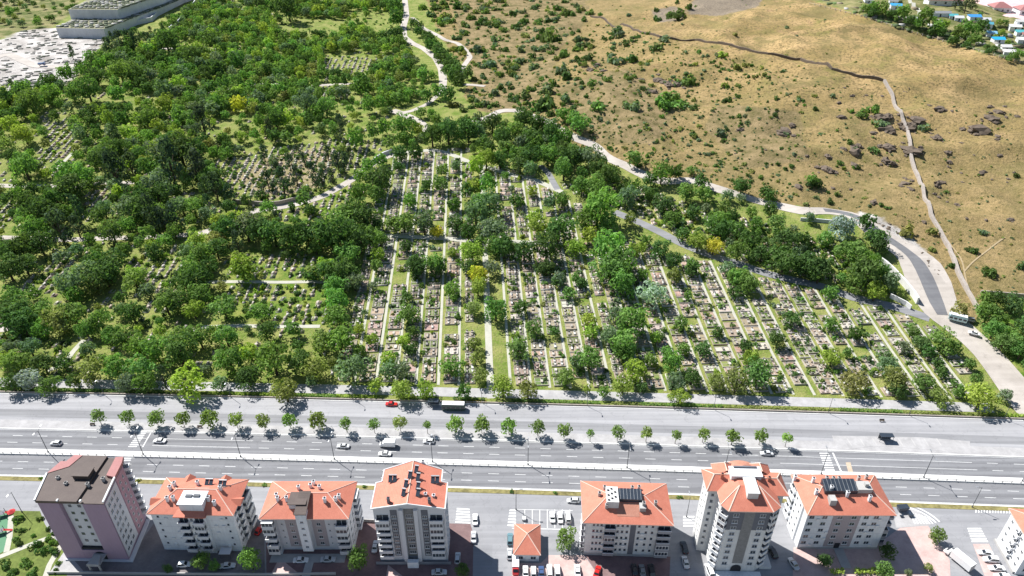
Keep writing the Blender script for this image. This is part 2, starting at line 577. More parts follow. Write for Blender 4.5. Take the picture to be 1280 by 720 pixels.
SAGEP = [[(540, -60), (730, -60), (735, 25), (700, 60), (690, 110), (650, 140), (600, 140), (585, 70)], [(690, 110), (780, 85), (850, 130), (820, 180), (740, 180)], [(900, 130), (1000, 140), (1010, 200), (930, 210), (880, 160)]]
TANP = [[(290, 225), (335, 195), (400, 185), (420, 200), (395, 235), (335, 250)]]
STONYP = [[(858, 18), (880, -30), (955, -30), (950, 8), (900, 20)], [(815, 12), (850, 8), (858, 25), (820, 28)]]
gx = np.arange(-1100, 1300.1, 4.0)
gy = np.concatenate([np.arange(20, 196, 8.0), np.arange(196, 700, 2.6), np.arange(700, 1100, 6.0), np.arange(1100, 2600, 40.0)])
XX, YY = np.meshgrid(gx, gy)
ZZ = height(XX, YY)
U_, V_, W_ = project(XX, YY, ZZ)


def soft(polys):
    s = np.zeros(XX.shape)
    for du, dv in ((0, 0), (5, 0), (-5, 0), (0, 3), (0, -3)):
        r = np.zeros(XX.shape, bool)
        for p in polys:
            r |= inpoly(U_ + du, V_ + dv, p)
        s += r / 5.0
    return s * (W_ > 0)


ny, nx = XX.shape
me = bpy.data.meshes.new("terrain")
idx = np.arange(nx * ny).reshape(ny, nx)
quads = np.stack([idx[:-1, :-1], idx[:-1, 1:], idx[1:, 1:], idx[1:, :-1]], -1).reshape(-1, 4)
me.vertices.add(nx * ny)
me.vertices.foreach_set("co", np.stack([XX, YY, ZZ], -1).reshape(-1).astype(np.float32))
me.loops.add(quads.size)
me.loops.foreach_set("vertex_index", quads.reshape(-1).astype(np.int32))
me.polygons.add(len(quads))
me.polygons.foreach_set("loop_start", (np.arange(len(quads)) * 4).astype(np.int32))
me.polygons.foreach_set("use_smooth", np.ones(len(quads), bool))
me.update()
for nm, polys in (("dry", [HILLP]), ("white", [WHITEP, CUTP]), ("scrub", [SCRUBP, ALLOT]), ("lawn", LAWNP), ("sage", SAGEP), ("tan", TANP), ("stony", STONYP)):
    a = me.attributes.new(nm, 'FLOAT', 'POINT')
    a.data.foreach_set("value", soft(polys).reshape(-1).astype(np.float32))
me.materials.append(M['terrain'])
tag(link("ground", me), "grassy cemetery ground rising into the dry golden hillside", "ground", kind="structure")


def struct(mb, name, m, label):
    o = mb.obj(name, m)
    return tag(o, label, name.replace('_', ' '), kind="structure")


def strip(mb, y0, y1, x0, x1, z, step=12.0, skirt=0.0, m=0):
    """a band that follows the bend of the boulevard, y0 nearer than y1"""
    n = max(1, int((x1 - x0) / step))
    xs = [x0 + (x1 - x0) * i / n for i in range(n + 1)]
    for a, b in zip(xs, xs[1:]):
        p = [(a, road_y(y0, a), z), (b, road_y(y0, b), z), (b, road_y(y1, b), z), (a, road_y(y1, a), z)]
        mb.face(p, m)
        if skirt:
            q = [(x, y, z - skirt) for x, y, _ in p]
            mb.face([q[0], q[1], p[1], p[0]], m)
            mb.face([q[2], q[3], p[3], p[2]], m)


def drape(pts, width, off, world=False, mb=None, step=3.0, m=0):
    """a ribbon along a line, lying on the terrain"""
    mb = mb or MB()
    if not world:
        q = ground([p[0] for p in pts], [p[1] for p in pts])[:, :2]
    else:
        q = np.array(pts, float)
    w = width if isinstance(width, (list, tuple)) else [width] * len(q)
    line, ws = [], []
    for i in range(len(q) - 1):
        L = np.hypot(*(q[i + 1] - q[i]))
        k = max(1, int(L / step))
        for j in range(k):
            f = j / k
            line.append(q[i] * (1 - f) + q[i + 1] * f)
            ws.append(w[i] * (1 - f) + w[i + 1] * f)
    line.append(q[-1]); ws.append(w[-1])
    line = np.array(line)
    if len(line) > 6 and not world:
        for _ in range(2):
            line[1:-1] = line[:-2] * .25 + line[1:-1] * .5 + line[2:] * .25
    d = np.gradient(line, axis=0)
    d /= np.maximum(1e-6, np.hypot(d[:, 0], d[:, 1]))[:, None]
    nrm = np.stack([-d[:, 1], d[:, 0]], -1)
    ws = np.array(ws)[:, None]
    ks = [-.5, -.17, .17, .5]
    rows = []
    for k in ks:
        p = line + nrm * ws * k
        z = height(p[:, 0], p[:, 1]) + off
        rows.append(np.column_stack([p, z]))
    for i in range(len(line) - 1):
        for a, b in zip(rows, rows[1:]):
            mb.face([b[i], a[i], a[i + 1], b[i + 1]], m)
    return mb, line


# boulevard -------------------------------------------------------------
X0, X1 = -620, 620
mb = MB(); strip(mb, 40, 161.0, X0, X1, 0.02); struct(mb, "frontage_road", M['front'], "pale worn asphalt frontage road and parking apron before the apartment blocks")
mb = MB(); strip(mb, 163.2, 172.6, X0, X1, 0.03); strip(mb, 175.0, 185.0, X0, X1, 0.03)
road = struct(mb, "road", M['asphalt'], "grey dual carriageway boulevard with three marked lanes each way")
mb = MB(); strip(mb, 172.6, 175.0, X0, X1, 0.42, skirt=0.4)
struct(mb, "median", M['kerb'], "raised white concrete median between the two carriageways")
mb = MB(); strip(mb, 189.6, 203.6, X0, X1, 0.025); struct(mb, "service_road", M['service'], "pale dusty service road along the cemetery side of the boulevard")
mb = MB(); strip(mb, 191.2, 195.2, X0, X1, 0.035); struct(mb, "service_lane", M['band'], "darker asphalt lane worn along the service road")
mb = MB(); strip(mb, 185.35, 189.5, X0, X1, 0.14, skirt=0.13); struct(mb, "pavement", M['pave'], "pale paved pavement with the row of street trees")
mb = MB(); strip(mb, 185.0, 185.35, X0, X1, 0.16, skirt=0.15); strip(mb, 162.75, 163.2, X0, X1, 0.15, skirt=0.14); strip(mb, 203.6, 204.0, X0, X1, 0.16, skirt=0.15)
struct(mb, "kerb", M['kerb'], "white kerb stones edging the boulevard carriageways")
mb = MB(); strip(mb, 161.0, 162.75, X0, X1, 0.10, skirt=0.08); struct(mb, "verge", M['verge'], "narrow dry grass verge between boulevard and frontage road")
# painted marks
mk = MB()
for y in (166.3, 169.45, 178.35, 181.7):
    x = X0
    while x < X1:
        solid = (y > 175 and (88 + (181 - y) < x < 150 or -122 < x < -100))
        if not solid:
            strip(mk, y - .09, y + .09, x, x + 3.6, 0.04, 4)
        x += 9.0
for y in (178.35, 181.7):
    strip(mk, y - .08, y + .08, 92, 158, 0.041); strip(mk, y - .08, y + .08, -127, -92, 0.041)
for y in (163.5, 172.3, 175.35, 184.65):
    strip(mk, y - .07, y + .07, X0, X1, 0.042)


def quad_stripes(mb, a, b, c, d, n, z, duty=0.5):
    """n stripes laid between edge a-b and edge d-c (pixel corners on flat ground)"""
    A, B, C, D = [np.array(P(*q)) for q in (a, b, c, d)]
    for i in range(n):
        f0, f1 = i / n, (i + duty) / n
        q = [A + (D - A) * f0, B + (C - B) * f0, B + (C - B) * f1, A + (D - A) * f1]
        mb.face([(p[0], p[1], z) for p in q][::-1], 0)


quad_stripes(mk, (175, 539), (184, 539), (170, 560), (159, 560), 9, 0.043)
quad_stripes(mk, (158, 566), (166, 566), (163, 577), (154, 577), 5, 0.043)
quad_stripes(mk, (1024, 566), (1036, 566), (1044, 590), (1032, 590), 8, 0.043)
quad_stripes(mk, (188, 541), (189.2, 541), (179, 559), (177.5, 559), 1, 0.044, 1)
quad_stripes(mk, (1040, 566), (1042, 566), (1053, 591), (1051, 591), 1, 0.044, 1)
o = mk.obj("lane_marking", M['paint'], road)
mk = MB()
quad_stripes(mk, (571, 635), (587, 636), (588, 656), (569, 655), 6, 0.05, .6)
quad_stripes(mk, (637, 637), (645, 637), (645, 660), (634, 659), 6, 0.05, .6)
quad_stripes(mk, (854, 645), (868, 645), (868, 660), (854, 660), 4, 0.05, .6)
quad_stripes(mk, (1209, 660), (1226, 660), (1236, 679), (1215, 679), 6, 0.05, .6)
quad_stripes(mk, (1219, 636), (1219, 641), (1268, 642), (1268, 637), 14, 0.05, .5)
for k in range(7):
    u = 655.5 + 9.4 * k
    quad_stripes(mk, (u, 637), (u + .9, 637), (u + .9, 660), (u, 660), 1, 0.051, 1)
quad_stripes(mk, (646, 636.5), (716, 638), (716, 638.6), (646, 637.1), 1, 0.052, 1)
quad_stripes(mk, (640, 660), (712, 661.5), (712, 662.4), (640, 660.9), 1, 0.052, 1)
for s in np.linspace(0, 1, 7):
    u = 1136 + 22 * s
    quad_stripes(mk, (u, 640 + 6 * s), (u + 2, 640 + 6 * s), (u + 9, 655), (u + 7, 655), 1, 0.053, 1)
for k in range(14):                                     # hatched curve of the junction island
    a0, a1 = pi / 2 - k * pi / 34, pi / 2 - (k + 1) * pi / 34
    cx, cy = P(1133, 662)
    for r in (9.2, 10.4):
        mk.face([(cx + (r + w) * cos(t) * 1.15, cy + (r + w) * sin(t) * 1.0, .054) for w, t in ((0, a0), (.5, a0), (.5, a1), (0, a1))], 0)
o = mk.obj("parking_marking", M['paint'])
tag(o, "white hatched parking islands and bay lines painted on the frontage asphalt", "painted marking", kind="structure")
mk = MB()
bay = [(1040, 545), (1046, 563), (1062, 562), (1087, 558.5), (1122, 559), (1166, 563), (1215, 569), (1212, 552), (1150, 547)]
mk.prism([P(*p) for p in bay], 0.03, 0.17)
struct(mk, "bus_bay", M['pave'], "pale paved bus bay apron beside the small shelter")
mk = MB()
for k in range(8):
    u = 1058 + k * 16
    quad_stripes(mk, (u, 548.5), (u + 1.2, 548.5), (u + 7, 557.5), (u + 5.8, 557.5), 1, 0.18, 1)
tag(mk.obj("bay_marking", M['kerbworn']), "faint white bay lines painted behind the small shelter", "painted marking", kind="structure")
mk = MB()
quad_stripes(mk, (1057, 578), (1063, 578), (1067, 593), (1061, 593), 1, 0.046, 1)
mk.obj("worn_patch", M['paint_worn'], road)


def sheet(name, poly, z, m, label, thick=0.0):
    mb = MB()
    q = [P(*p) for p in poly]
    if thick:
        mb.prism(q, z - thick, z)
    else:
        a = sum(q[i][0] * q[(i + 1) % len(q)][1] - q[(i + 1) % len(q)][0] * q[i][1] for i in range(len(q)))
        mb.face([(x, y, z) for x, y in (q if a > 0 else q[::-1])])
    return struct(mb, name, m, label)


# plots between the frontage road and the picture's foot
sheet("park_lawn", [(-120, 637), (50, 639), (56, 655), (86, 700), (78, 760), (-150, 760)], 0.05, M['lawn'], "green park lawn beside the pink tower block")
sheet("sports_court", [(-60, 641), (12, 642), (16, 652), (10, 686), (0, 692), (-60, 692)], 0.06, M['court'], "green surfaced play court at the park edge")
for i, pl in enumerate(([(-40, 712), (15, 690), (45, 678), (68, 670)], [(14, 645), (12, 672), (8, 690)], [(76, 682), (62, 706), (52, 735)])):
    mb, _ = drape([P(*p) for p in pl], 1.6, 0.075, True)
    struct(mb, "park_path", M['pathc'], ("pale park path slanting up to the pink tower", "pale path down the edge of the green court", "pale path beside the tower's corner terrace")[i])
sheet("tower_terrace", [(80, 690), (84, 690), (106, 716), (62, 716)], 0.07, M['pave'], "cream paved terrace at the corner of the pink tower")
sheet("yard_paving", [(86, 690), (160, 700), (192, 655), (330, 652), (332, 760), (60, 760), (62, 717)], 0.04, M['yard'], "grey paved yard, darkened for shade, before the box-penthouse block")
sheet("yard_paving", [(332, 652), (472, 652), (588, 655), (592, 668), (590, 760), (334, 760)], 0.042, M['maroon'], "pink paved yard with shade painted in maroon before the brown-penthouse block and gabled tower")
sheet("yard_paving", [(348, 700), (352, 699.5), (376, 719), (345, 735), (330, 735)], 0.06, M['pink'], "painted patch of sun on pink pavers before the brown-penthouse block")  # wedge of sunlight painted as a paler sheet over the dark yard
sheet("yard_paving", [(485, 706), (522, 735), (480, 735)], 0.06, M['pink'], "painted patch of sun on pink pavers before the gabled tower")  # second painted sun wedge: lit tone of the same pavers on top
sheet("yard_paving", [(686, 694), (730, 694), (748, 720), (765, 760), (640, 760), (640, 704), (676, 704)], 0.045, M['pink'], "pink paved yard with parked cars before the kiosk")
sheet("yard_paving", [(731, 694), (838, 696), (835, 760), (767, 760), (750, 722)], 0.043, M['maroon'], "pink paved yard with painted maroon shade before the solar-roof hip block")  # shaded copy of the pink pavers, shade held in the colour
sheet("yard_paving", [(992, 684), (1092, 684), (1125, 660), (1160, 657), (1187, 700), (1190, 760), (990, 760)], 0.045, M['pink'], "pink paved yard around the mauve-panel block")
sheet("yard_paving", [(1216, 680), (1236, 680), (1262, 735), (1240, 745)], 0.045, M['pink'], "pink parking strip beside the white block at the corner")
sheet("hatched_island", [(1128, 632), (1140, 634), (1155, 645), (1164, 657), (1120, 660), (1118, 650)], 0.048, M['pave'], "pale island at the junction with the dark containers")

# cemetery walks --------------------------------------------------------
PX0 = [-61.7, -53.1, -45.2, -37.4, -28.6, -20.6, -0.4, 7.4, 14.8, 22.8, 30.2, 38.5, 51.2, 59.3, 67.3, 75.4, 83.3, 91.5, 99.8, 108.0, 116.0, 126.8, 134.0, 141.1, 148.5, 157.5, 167.0, 175.5]


def path_x(x0, y):
    return x0 - 0.052 * (y - 212)


CROSS = [(474, 294), (500, 295.5), (560, 298), (582, 301), (640, 302), (665, 303.5), (700, 305)]
TOPW = [(476, 200), (486, 195), (498, 191), (520, 190), (538, 187), (552, 189), (572, 196), (582, 201), (600, 207), (622, 213), (648, 221), (664, 223), (684, 232), (702, 240)]
INNER = [(768, 265), (780, 270), (795, 276), (827, 291), (852, 305), (890, 320), (927, 331), (957, 342), (990, 350), (1025, 357), (1065, 372), (1120, 384), (1162, 398)]
FRONTW = [(x, road_y(210.2, x)) for x in np.arange(-480, 190, 12)]


def path_end(x0):
    lim = [(-62, 425), (-20, 425), (-10, 405), (30, 380), (45, 345), (60, 318), (80, 305), (100, 300), (118, 290), (135, 283), (150, 272), (168, 263), (180, 245)]
    return float(np.interp(x0, [l[0] for l in lim], [l[1] for l in lim]))


pm = MB()
for x0 in PX0:
    y1 = path_end(x0)
    y0 = float(road_y(214.2, x0))
    ys = np.arange(y0, y1, 4.0)
    drape([(path_x(x0, y), y) for y in ys], 1.12, 0.06, True, pm)
struct(pm, "cemetery_walk", M['pathc'], "straight white concrete walks between the columns of graves")
mb = MB(); ys = np.arange(207.5, 402, 4.0)
drape([(path_x(-8.3, y), y) for y in ys], 2.8, 0.045, True, mb)
struct(mb, "cemetery_walk", M['pathc'], "wider pale walk splitting the grave columns in two")
for nm, pts, w, off, mm, lab in (
        ("cemetery_lane", FRONTW, 5.2, 0.05, 'pave', "pale lane just inside the cemetery boundary"),):
    mb, _ = drape(pts, w, off, True)
    struct(mb, nm, M[mm], lab)
LANES = [
    ("cross_walk", CROSS, 3.4, 0.09, 'pathc', "pale cross walk through the middle of the grave columns"),
    ("cross_walk", TOPW, 3.6, 0.09, 'pathc', "white curving walk closing the far end of the grave columns"),
    ("cemetery_lane", INNER, 5.0, 0.10, 'band', "grey asphalt lane running down through the trees on the right"),
    ("cemetery_lane", [(675, 207), (685, 215), (690, 225), (697, 237)], 3.6, 0.10, 'band', "short grey lane joining the far walk"),
    ("cemetery_lane", [(318, 264), (330, 262), (358, 258), (385, 252), (405, 245), (424, 234), (440, 225), (455, 213), (466, 205), (478, 198), (492, 193)], 5.0, 0.11, 'dust', "pale curving lane below the tan grave terrace"),
    ("cross_walk", [(255, 353), (285, 352), (322, 352.5), (360, 353), (388, 352), (412, 353)], 2.2, 0.08, 'pathc', "white walk across the sunny grave lawn"),
    ("cross_walk", [(250, 409), (300, 407), (340, 408.5), (380, 408), (400, 408)], 2.2, 0.08, 'pathc', "pale walk at the foot of the sunny grave lawn"),
    ("cemetery_lane", [(-60, 231), (0, 232), (30, 233), (75, 233), (108, 233), (122, 228), (160, 229), (192, 225), (220, 222)], 4.2, 0.1, 'dust', "pale lane through the left wood above the near clearings"),
    ("cemetery_lane", [(-60, 297), (0, 297), (20, 298), (85, 300), (125, 298), (172, 297), (210, 295), (250, 293), (280, 280), (318, 265)], 4.2, 0.1, 'dust', "pale lane crossing the left wood at mid height"),
    ("cemetery_lane", [(-40, 380), (-10, 415), (8, 412), (20, 408)], 4.0, 0.1, 'dust', "pale lane end at the left rim of the wood"),
    ("cemetery_lane", [(240, 120), (300, 108), (330, 104), (350, 106), (376, 108), (410, 106), (450, 104), (480, 102)], 4.0, 0.1, 'dust', "pale lane across the far wood"),
    ("cemetery_lane", [(190, 62), (212, 61), (260, 62), (300, 61)], 5.0, 0.1, 'dust', "short pale lane near the concrete terraces"),
    ("cemetery_lane", [(284, -20), (290, 4), (300, 12), (320, 14), (340, 18)], 5.0, 0.1, 'dust', "pale lane leaving the far wood at the top"),
    ("cross_walk", [(60, 463), (78, 460), (90, 440), (105, 425)], 2.2, 0.08, 'pathc', "white walk slanting up from the boundary lane on the left"),
    ("cross_walk", [(70, 212), (82, 200), (95, 187)], 2.2, 0.08, 'pathc', "short white walk in the far left clearing"),
    ("dirt_road", [(503, -30), (506, 0), (508, 20), (504, 34), (505, 46), (515, 54), (530, 61), (545, 73), (552, 86), (554, 100), (553, 112)], 6.0, 0.16, 'dust', "pale dirt road running up beside the far wood"),
    ("dirt_road", [(553, 112), (546, 120), (535, 130), (512, 140), (500, 141)], 4.0, 0.16, 'dust', "pale dirt spur bending round the far wood"),
    ("dirt_road", [(490, 138), (502, 142), (517, 149), (530, 157), (536, 165)], 6.5, 0.17, 'dust', "pale dirt junction at the hill's foot"),
    ("dirt_road", [(515, 22), (530, 36), (545, 43), (556, 50), (572, 54), (583, 64), (588, 72), (580, 82), (575, 92)], 4.5, 0.2, 'dust', "rough pale track along the hill beside the dark tree strip"),
    ("dirt_road", [(575, 106), (590, 106), (606, 108)], 4.0, 0.2, 'dust', "short pale stub of track on the hill's foot"),
    ("dirt_road", [(590, 150), (606, 150), (625, 138), (645, 138), (660, 143), (687, 154), (712, 169), (728, 176), (744, 182), (757, 196), (766, 201), (782, 207), (800, 217), (815, 224), (838, 228), (853, 225),
                   (866, 225), (884, 232), (905, 239), (922, 243), (945, 251), (970, 256), (990, 262), (1012, 266), (1040, 264), (1062, 268), (1082, 280), (1100, 296), (1122, 308), (1140, 318), (1152, 332),
                   (1160, 350), (1166, 370), (1176, 390), (1192, 404), (1212, 420), (1235, 442), (1256, 468), (1280, 500), (1310, 530)], [6.0] * 24 + [7, 8, 9.5, 11, 13, 16, 19, 20, 19, 16, 13, 12, 12, 13, 14, 16], 0.16, 'dust',
     "broad pale dirt road round the foot of the dry hill"),
    ("asphalt_road", [(1030, 263), (1050, 264), (1068, 270), (1088, 283), (1106, 297), (1122, 306), (1138, 318), (1149, 330), (1157, 345), (1163, 360), (1170, 378), (1178, 394)], [3, 3.5, 4, 4, 4, 4, 4.5, 6, 6.5, 6.5, 6, 4.5], 0.24, 'newasph', "dark fresh asphalt strip curving down the dirt road"),
    ("dirt_road", [(-40, 95), (0, 70), (12, 68), (28, 76), (45, 83), (75, 84), (100, 82)], 7.0, 0.2, 'dust', "pale haul road through the white quarry ground"),
    ("foot_track", [(1205, 340), (1215, 328), (1233, 314), (1248, 302), (1256, 297)], 0.7, 0.2, 'foot', "thin pale footpath climbing the dry hill"),
    ("foot_track", [(1184, 300), (1190, 308), (1202, 324), (1206, 345), (1210, 360)], 0.7, 0.2, 'foot', "thin pale footpath following the stone wall downhill"),
    ("garden_lane", [(1128, -10), (1137, 0), (1147, 12), (1150, 19)], 3.5, 0.2, 'pathc', "white lane between the allotment gardens"),
    ("garden_lane", [(1262, 52), (1268, 62), (1276, 68)], 2.5, 0.2, 'pathc', "short white garden lane above the tree line"),
]
LINES = []          # world lines kept clear of trees: (points, half width)
for nm, pts, w, off, mm, lab in LANES:
    mb, line = drape(pts, w, off)
    LINES.append((line, (np.interp(np.linspace(0, 1, len(line)), np.linspace(0, 1, len(w)), w) if isinstance(w, list) else w) / 2 + 0.6))
    struct(mb, nm, M[mm], lab)
LINES.append((np.array(FRONTW), 2.6))
# ------------------------------------------------------------------ apartment blocks
CACHE = {}


def win_mesh(w, h, mull=1, fr='frame', sill=True):
    k = ('win', w, h, mull, fr, sill)
    if k not in CACHE:
        mb = MB()
        t = 0.055
        mb.box(-w / 2 + t, w / 2 - t, -0.035, 0.12, t, h - t, 1)
        mb.box(-w / 2, -w / 2 + t, -0.09, 0.1, 0, h); mb.box(w / 2 - t, w / 2, -0.09, 0.1, 0, h)
        mb.box(-w / 2 + t, w / 2 - t, -0.088, 0.1, 0, t); mb.box(-w / 2 + t, w / 2 - t, -0.088, 0.1, h - t, h)
        for i in range(mull):
            x = -w / 2 + w * (i + 1) / (mull + 1)
            mb.box(x - .03, x + .03, -0.08, 0.05, t, h - t)
        if sill: mb.box(-w / 2 - .12, w / 2 + .12, -0.2, 0.05, -0.12, -0.003)
        CACHE[k] = mb.mesh("window", [M[fr], M['glass']])
    return CACHE[k]


def balcony_mesh(w, d, par, glazed=False):
    k = ('bal', w, d, par, glazed)
    if k not in CACHE:
        mb = MB()
        mb.box(-w / 2, w / 2, -d, 0.05, -0.16, 0)
        mb.box(-w / 2, w / 2, -d, -d + .12, 0.003, 1.0); mb.box(-w / 2, -w / 2 + .12, -d + .123, 0.05, 0.003, 1.0); mb.box(w / 2 - .12, w / 2, -d + .123, 0.05, 0.003, 1.0)
        mb.box(-w / 2 - .05, w / 2 + .05, -d - .06, -d + .16, 1.003, 1.08, 2)
        if glazed:
            mb.box(-w / 2 + .06, w / 2 - .06, -d + .04, 0.02, 1.083, 2.45, 1)
            n = max(2, int(w / 0.9))
            for i in range(n + 1):
                x = -w / 2 + .08 + (w - .16) * i / n
                mb.box(x - .05, x + .05, -d - .02, -d + .1, 1.084, 2.45, 2)
            mb.box(-w / 2, w / 2, -d - .03, 0.03, 2.453, 2.6, 2)
        CACHE[k] = mb.mesh("balcony", [M[par], M['glass'], M['frame']])
        mb = MB()
        mb.box(-w / 2 + .25, w / 2 - .25, -0.03, 0.1, 0.05, 2.3, 0)
        mb.box(-.05, .05, -0.07, 0.05, 0.06, 2.28, 1); mb.box(-w / 2 + .2, w / 2 - .2, -0.08, 0.05, 2.303, 2.4, 1)
        CACHE[k + ('d',)] = mb.mesh("balcony_door", [M['glass'], M['frame']])
    return CACHE[k], CACHE[k + ('d',)]


def chimney_mesh(h, m):
    k = ('chim', h, m)
    if k not in CACHE:
        mb = MB()
        mb.box(-.38, .38, -.38, .38, -1.2, h, 0)
        mb.box(-.46, .46, -.46, .46, h + .003, h + .12, 0)
        mb.box(-.25, .25, -.25, .25, h + .123, h + .3, 1)
        CACHE[k] = mb.mesh("chimney", [M[m], M['darkgap']])
    return CACHE[k]


def heater_mesh(n):
    k = ('heat', n)
    if k not in CACHE:
        mb = MB()
        for i in range(n):
            x = (i - (n - 1) / 2) * 1.25
            mb.hull([(x - .55, -1.0, .3), (x + .55, -1.0, .3), (x + .55, .6, 1.25), (x - .55, .6, 1.25), (x - .55, -1.0, .2), (x + .55, -1.0, .2), (x + .55, .6, 1.15), (x - .55, .6, 1.15)],
                    [(0, 1, 2, 3), (7, 6, 5, 4), (0, 4, 5, 1), (1, 5, 6, 2), (2, 6, 7, 3), (3, 7, 4, 0)], 0)
            mb.tube((x - .5, .62, 0), (x - .5, .62, 1.3), .03, n=4, m=1); mb.tube((x + .5, .62, 0), (x + .5, .62, 1.3), .03, n=4, m=1)
            mb.tube((x - .5, -.95, 0), (x - .5, -.95, .3), .03, n=4, m=1); mb.tube((x + .5, -.95, 0), (x + .5, -.95, .3), .03, n=4, m=1)
        mb.tube((-.6 * n, .72, 1.45), (.6 * n, .72, 1.45), .25, n=8, m=1)
        CACHE[k] = mb.mesh("solar_heater", [M['solar'], M['metal']])
    return CACHE[k]


class Block:
    def __init__(self, name, O, F, label, cat="apartment block"):
        self.O = Vector((O[0], O[1], 0))
        self.ang = atan2(F[1] - O[1], F[0] - O[0])
        self.W = hypot(F[0] - O[0], F[1] - O[1])
        self.root = empty(name, (O[0], O[1], 0), self.ang, label, cat, "apartment blocks along the frontage road" if cat == "apartment block" else None)

    def at(self, u, v, z):
        x, y = P(u, v, z)
        dx, dy = x - self.O.x, y - self.O.y
        c, s = cos(self.ang), sin(self.ang)
        return (dx * c + dy * s, -dx * s + dy * c)

    def part(self, mb, name, mats, label=None):
        return tag(mb.obj(name, mats, self.root), label)

    def prism(self, name, poly, z0, z1, m, label=None):
        mb = MB(); mb.prism(poly, z0, z1)
        return self.part(mb, name, M[m], label)

    def box(self, name, x0, x1, y0, y1, z0, z1, m, label=None):
        mb = MB(); mb.box(x0, x1, y0, y1, z0, z1)
        return self.part(mb, name, M[m], label)

    def on(self, me, p0, p1, s, z, parent=None):
        """put a mesh on the wall that runs p0 -> p1 (its outside is on the right hand), s metres along"""
        d = Vector((p1[0] - p0[0], p1[1] - p0[1])).normalized()
        return link(me.name.split('.')[0], me, parent or self.root, (p0[0] + d.x * s, p0[1] + d.y * s, z), atan2(d.y, d.x))

    def wins(self, p0, p1, ss, zs, me):
        for z in zs:
            for s in ss:
                self.on(me, p0, p1, s, z)

    def balcs(self, p0, p1, s, zs, w, d, par, glazed=()):
        for i, z in enumerate(zs):
            a, b = balcony_mesh(w, d, par, i in glazed)
            o = self.on(a, p0, p1, s, z)
            link("balcony_door", b, o)

    def hip(self, x0, x1, y0, y1, z, h, m='tile', ins=None, th=0.28, caps=True, name='roof', cap='ridge'):
        mb = MB()
        D = (y1 - y0) / 2
        if ins is None: ins = D
        ym = (y0 + y1) / 2
        c = [(x0, y0, z), (x1, y0, z), (x1, y1, z), (x0, y1, z)]
        lo = [(p[0], p[1], z - th) for p in c]
        r0, r1 = (x0 + ins, ym, z + h), (x1 - ins, ym, z + h)
        if x1 - x0 - 2 * ins < 0.2:
            ap = ((x0 + x1) / 2, ym, z + h); r0 = r1 = ap
            for i in range(4): mb.face([c[i], c[(i + 1) % 4], ap])
        else:
            mb.face([c[0], c[1], r1, r0]); mb.face([c[1], c[2], r1]); mb.face([c[2], c[3], r0, r1]); mb.face([c[3], c[0], r0])
        for i in range(4): mb.face([lo[i], lo[(i + 1) % 4], c[(i + 1) % 4], c[i]], 1)
        mb.face(lo[::-1], 1)
        o = self.part(mb, name, [M[m], M['ridge']])
        if caps:
            mb = MB()
            for a, b in ((c[0], r0), (c[3], r0), (c[1], r1), (c[2], r1)): mb.tube(a, b, .13, n=5)
            if r0 != r1: mb.tube(r0, r1, .13, n=5)
            mb.obj("ridge_cap", M[cap], o)
        self.hipz = lambda x, y: z + h * max(0, min((x - x0) / ins, (x1 - x) / ins, (y - y0) / D, (y1 - y) / D, 1))
        return o

    def chim(self, pts, zz, roof, h=1.5, m='white', f=None):
        for u, v in pts:
            x, y = self.at(u, v, zz)
            z = f(x, y) if f else self.hipz(x, y)
            link("chimney", chimney_mesh(h, m), roof, (x, y, z))

    def heat(self, pts, zz, roof, n=1, f=None, rz=0.0):
        for u, v in pts:
            x, y = self.at(u, v, zz)
            z = f(x, y) if f else self.hipz(x, y)
            link("solar_heater", heater_mesh(n), roof, (x, y, z), rz)


# 1 pink tower ----------------------------------------------------------
b = Block("apartment_tower", (-132.9, 136.3), (-113.9, 135.7), "pink and white tower block with a flat dark brown roof beside the park")
H1 = 25.0
body = [(0, 0), (6.0, 0), (6.0, 1.1), (12.7, 1.1), (12.7, 0), (18.9, 0), (17.6, 9.0), (17.1, 14.3), (16.4, 16.4), (1.9, 16.8), (.8, 14.2), (-.7, 14.2), (-2.3, 10)]
b.prism("wall", body, 0, H1, 'lilac')
b.box("wall", 6.02, 12.68, 0.02, 1.08, 0, 4.4, 'lilac')
b.box("wall_panel", 6.15, 12.55, 0.98, 1.3, 5.3, H1 - .1, 'palegrey', "pale recessed panel with two columns of small windows")
b.box("soffit", 6.05, 12.65, 0.25, 1.05, 4.42, 5.2, 'darkgap')
mb = MB(); mb.prism([(18.95, .6), (18.99, .3), (17.75, 8.7), (17.5, 8.7), (18.6, .6)], 1.2, H1 - .6)
b.part(mb, "wall_panel", M['palegrey'], "pale side panel with large windows")
mb = MB(); mb.prism([(17.62, 9.1), (17.68, 9.1), (17.2, 14.1), (16.9, 14.1)], 0.6, H1 - .5)
b.part(mb, "wall_panel", M['rose'], "rose side wall with small windows")
w = win_mesh(.9, 1.0, 0, 'slate', sill=False)
for z in [7.2 + 3.0 * i for i in range(6)]:
    for s in (8.0, 10.7): link("window", w, b.root, (s, 0.98, z))
rs0, rs1 = (18.99, .3), (17.75, 8.7)
b.wins(rs0, rs1, (1.6, 3.6, 5.8), [2.6 + 2.75 * i for i in range(8)], win_mesh(1.3, 1.3, 1))
b.wins((17.69, 9.1), (17.2, 14.1), (1.3, 3.4), [2.6 + 2.75 * i for i in range(8)], win_mesh(.7, .9, 0))
b.balcs((17.1, 14.3), (16.4, 16.4), 1.1, [3.2 + 2.75 * i for i in range(8)], 2.0, 1.3, 'palegrey')
mb = MB()
mb.prism([(-.2, -.25), (11.6, -.25), (11.6, 16.9), (1.7, 17.1), (.6, 14.5), (-.9, 14.5), (-2.5, 10)], H1 + .003, H1 + .95)
mb.prism([(11.61, -.25), (19.1, -.25), (17.8, 9.1), (17.3, 14.3), (16.6, 16.7), (11.61, 16.85)], H1 + .004, H1 + .3)
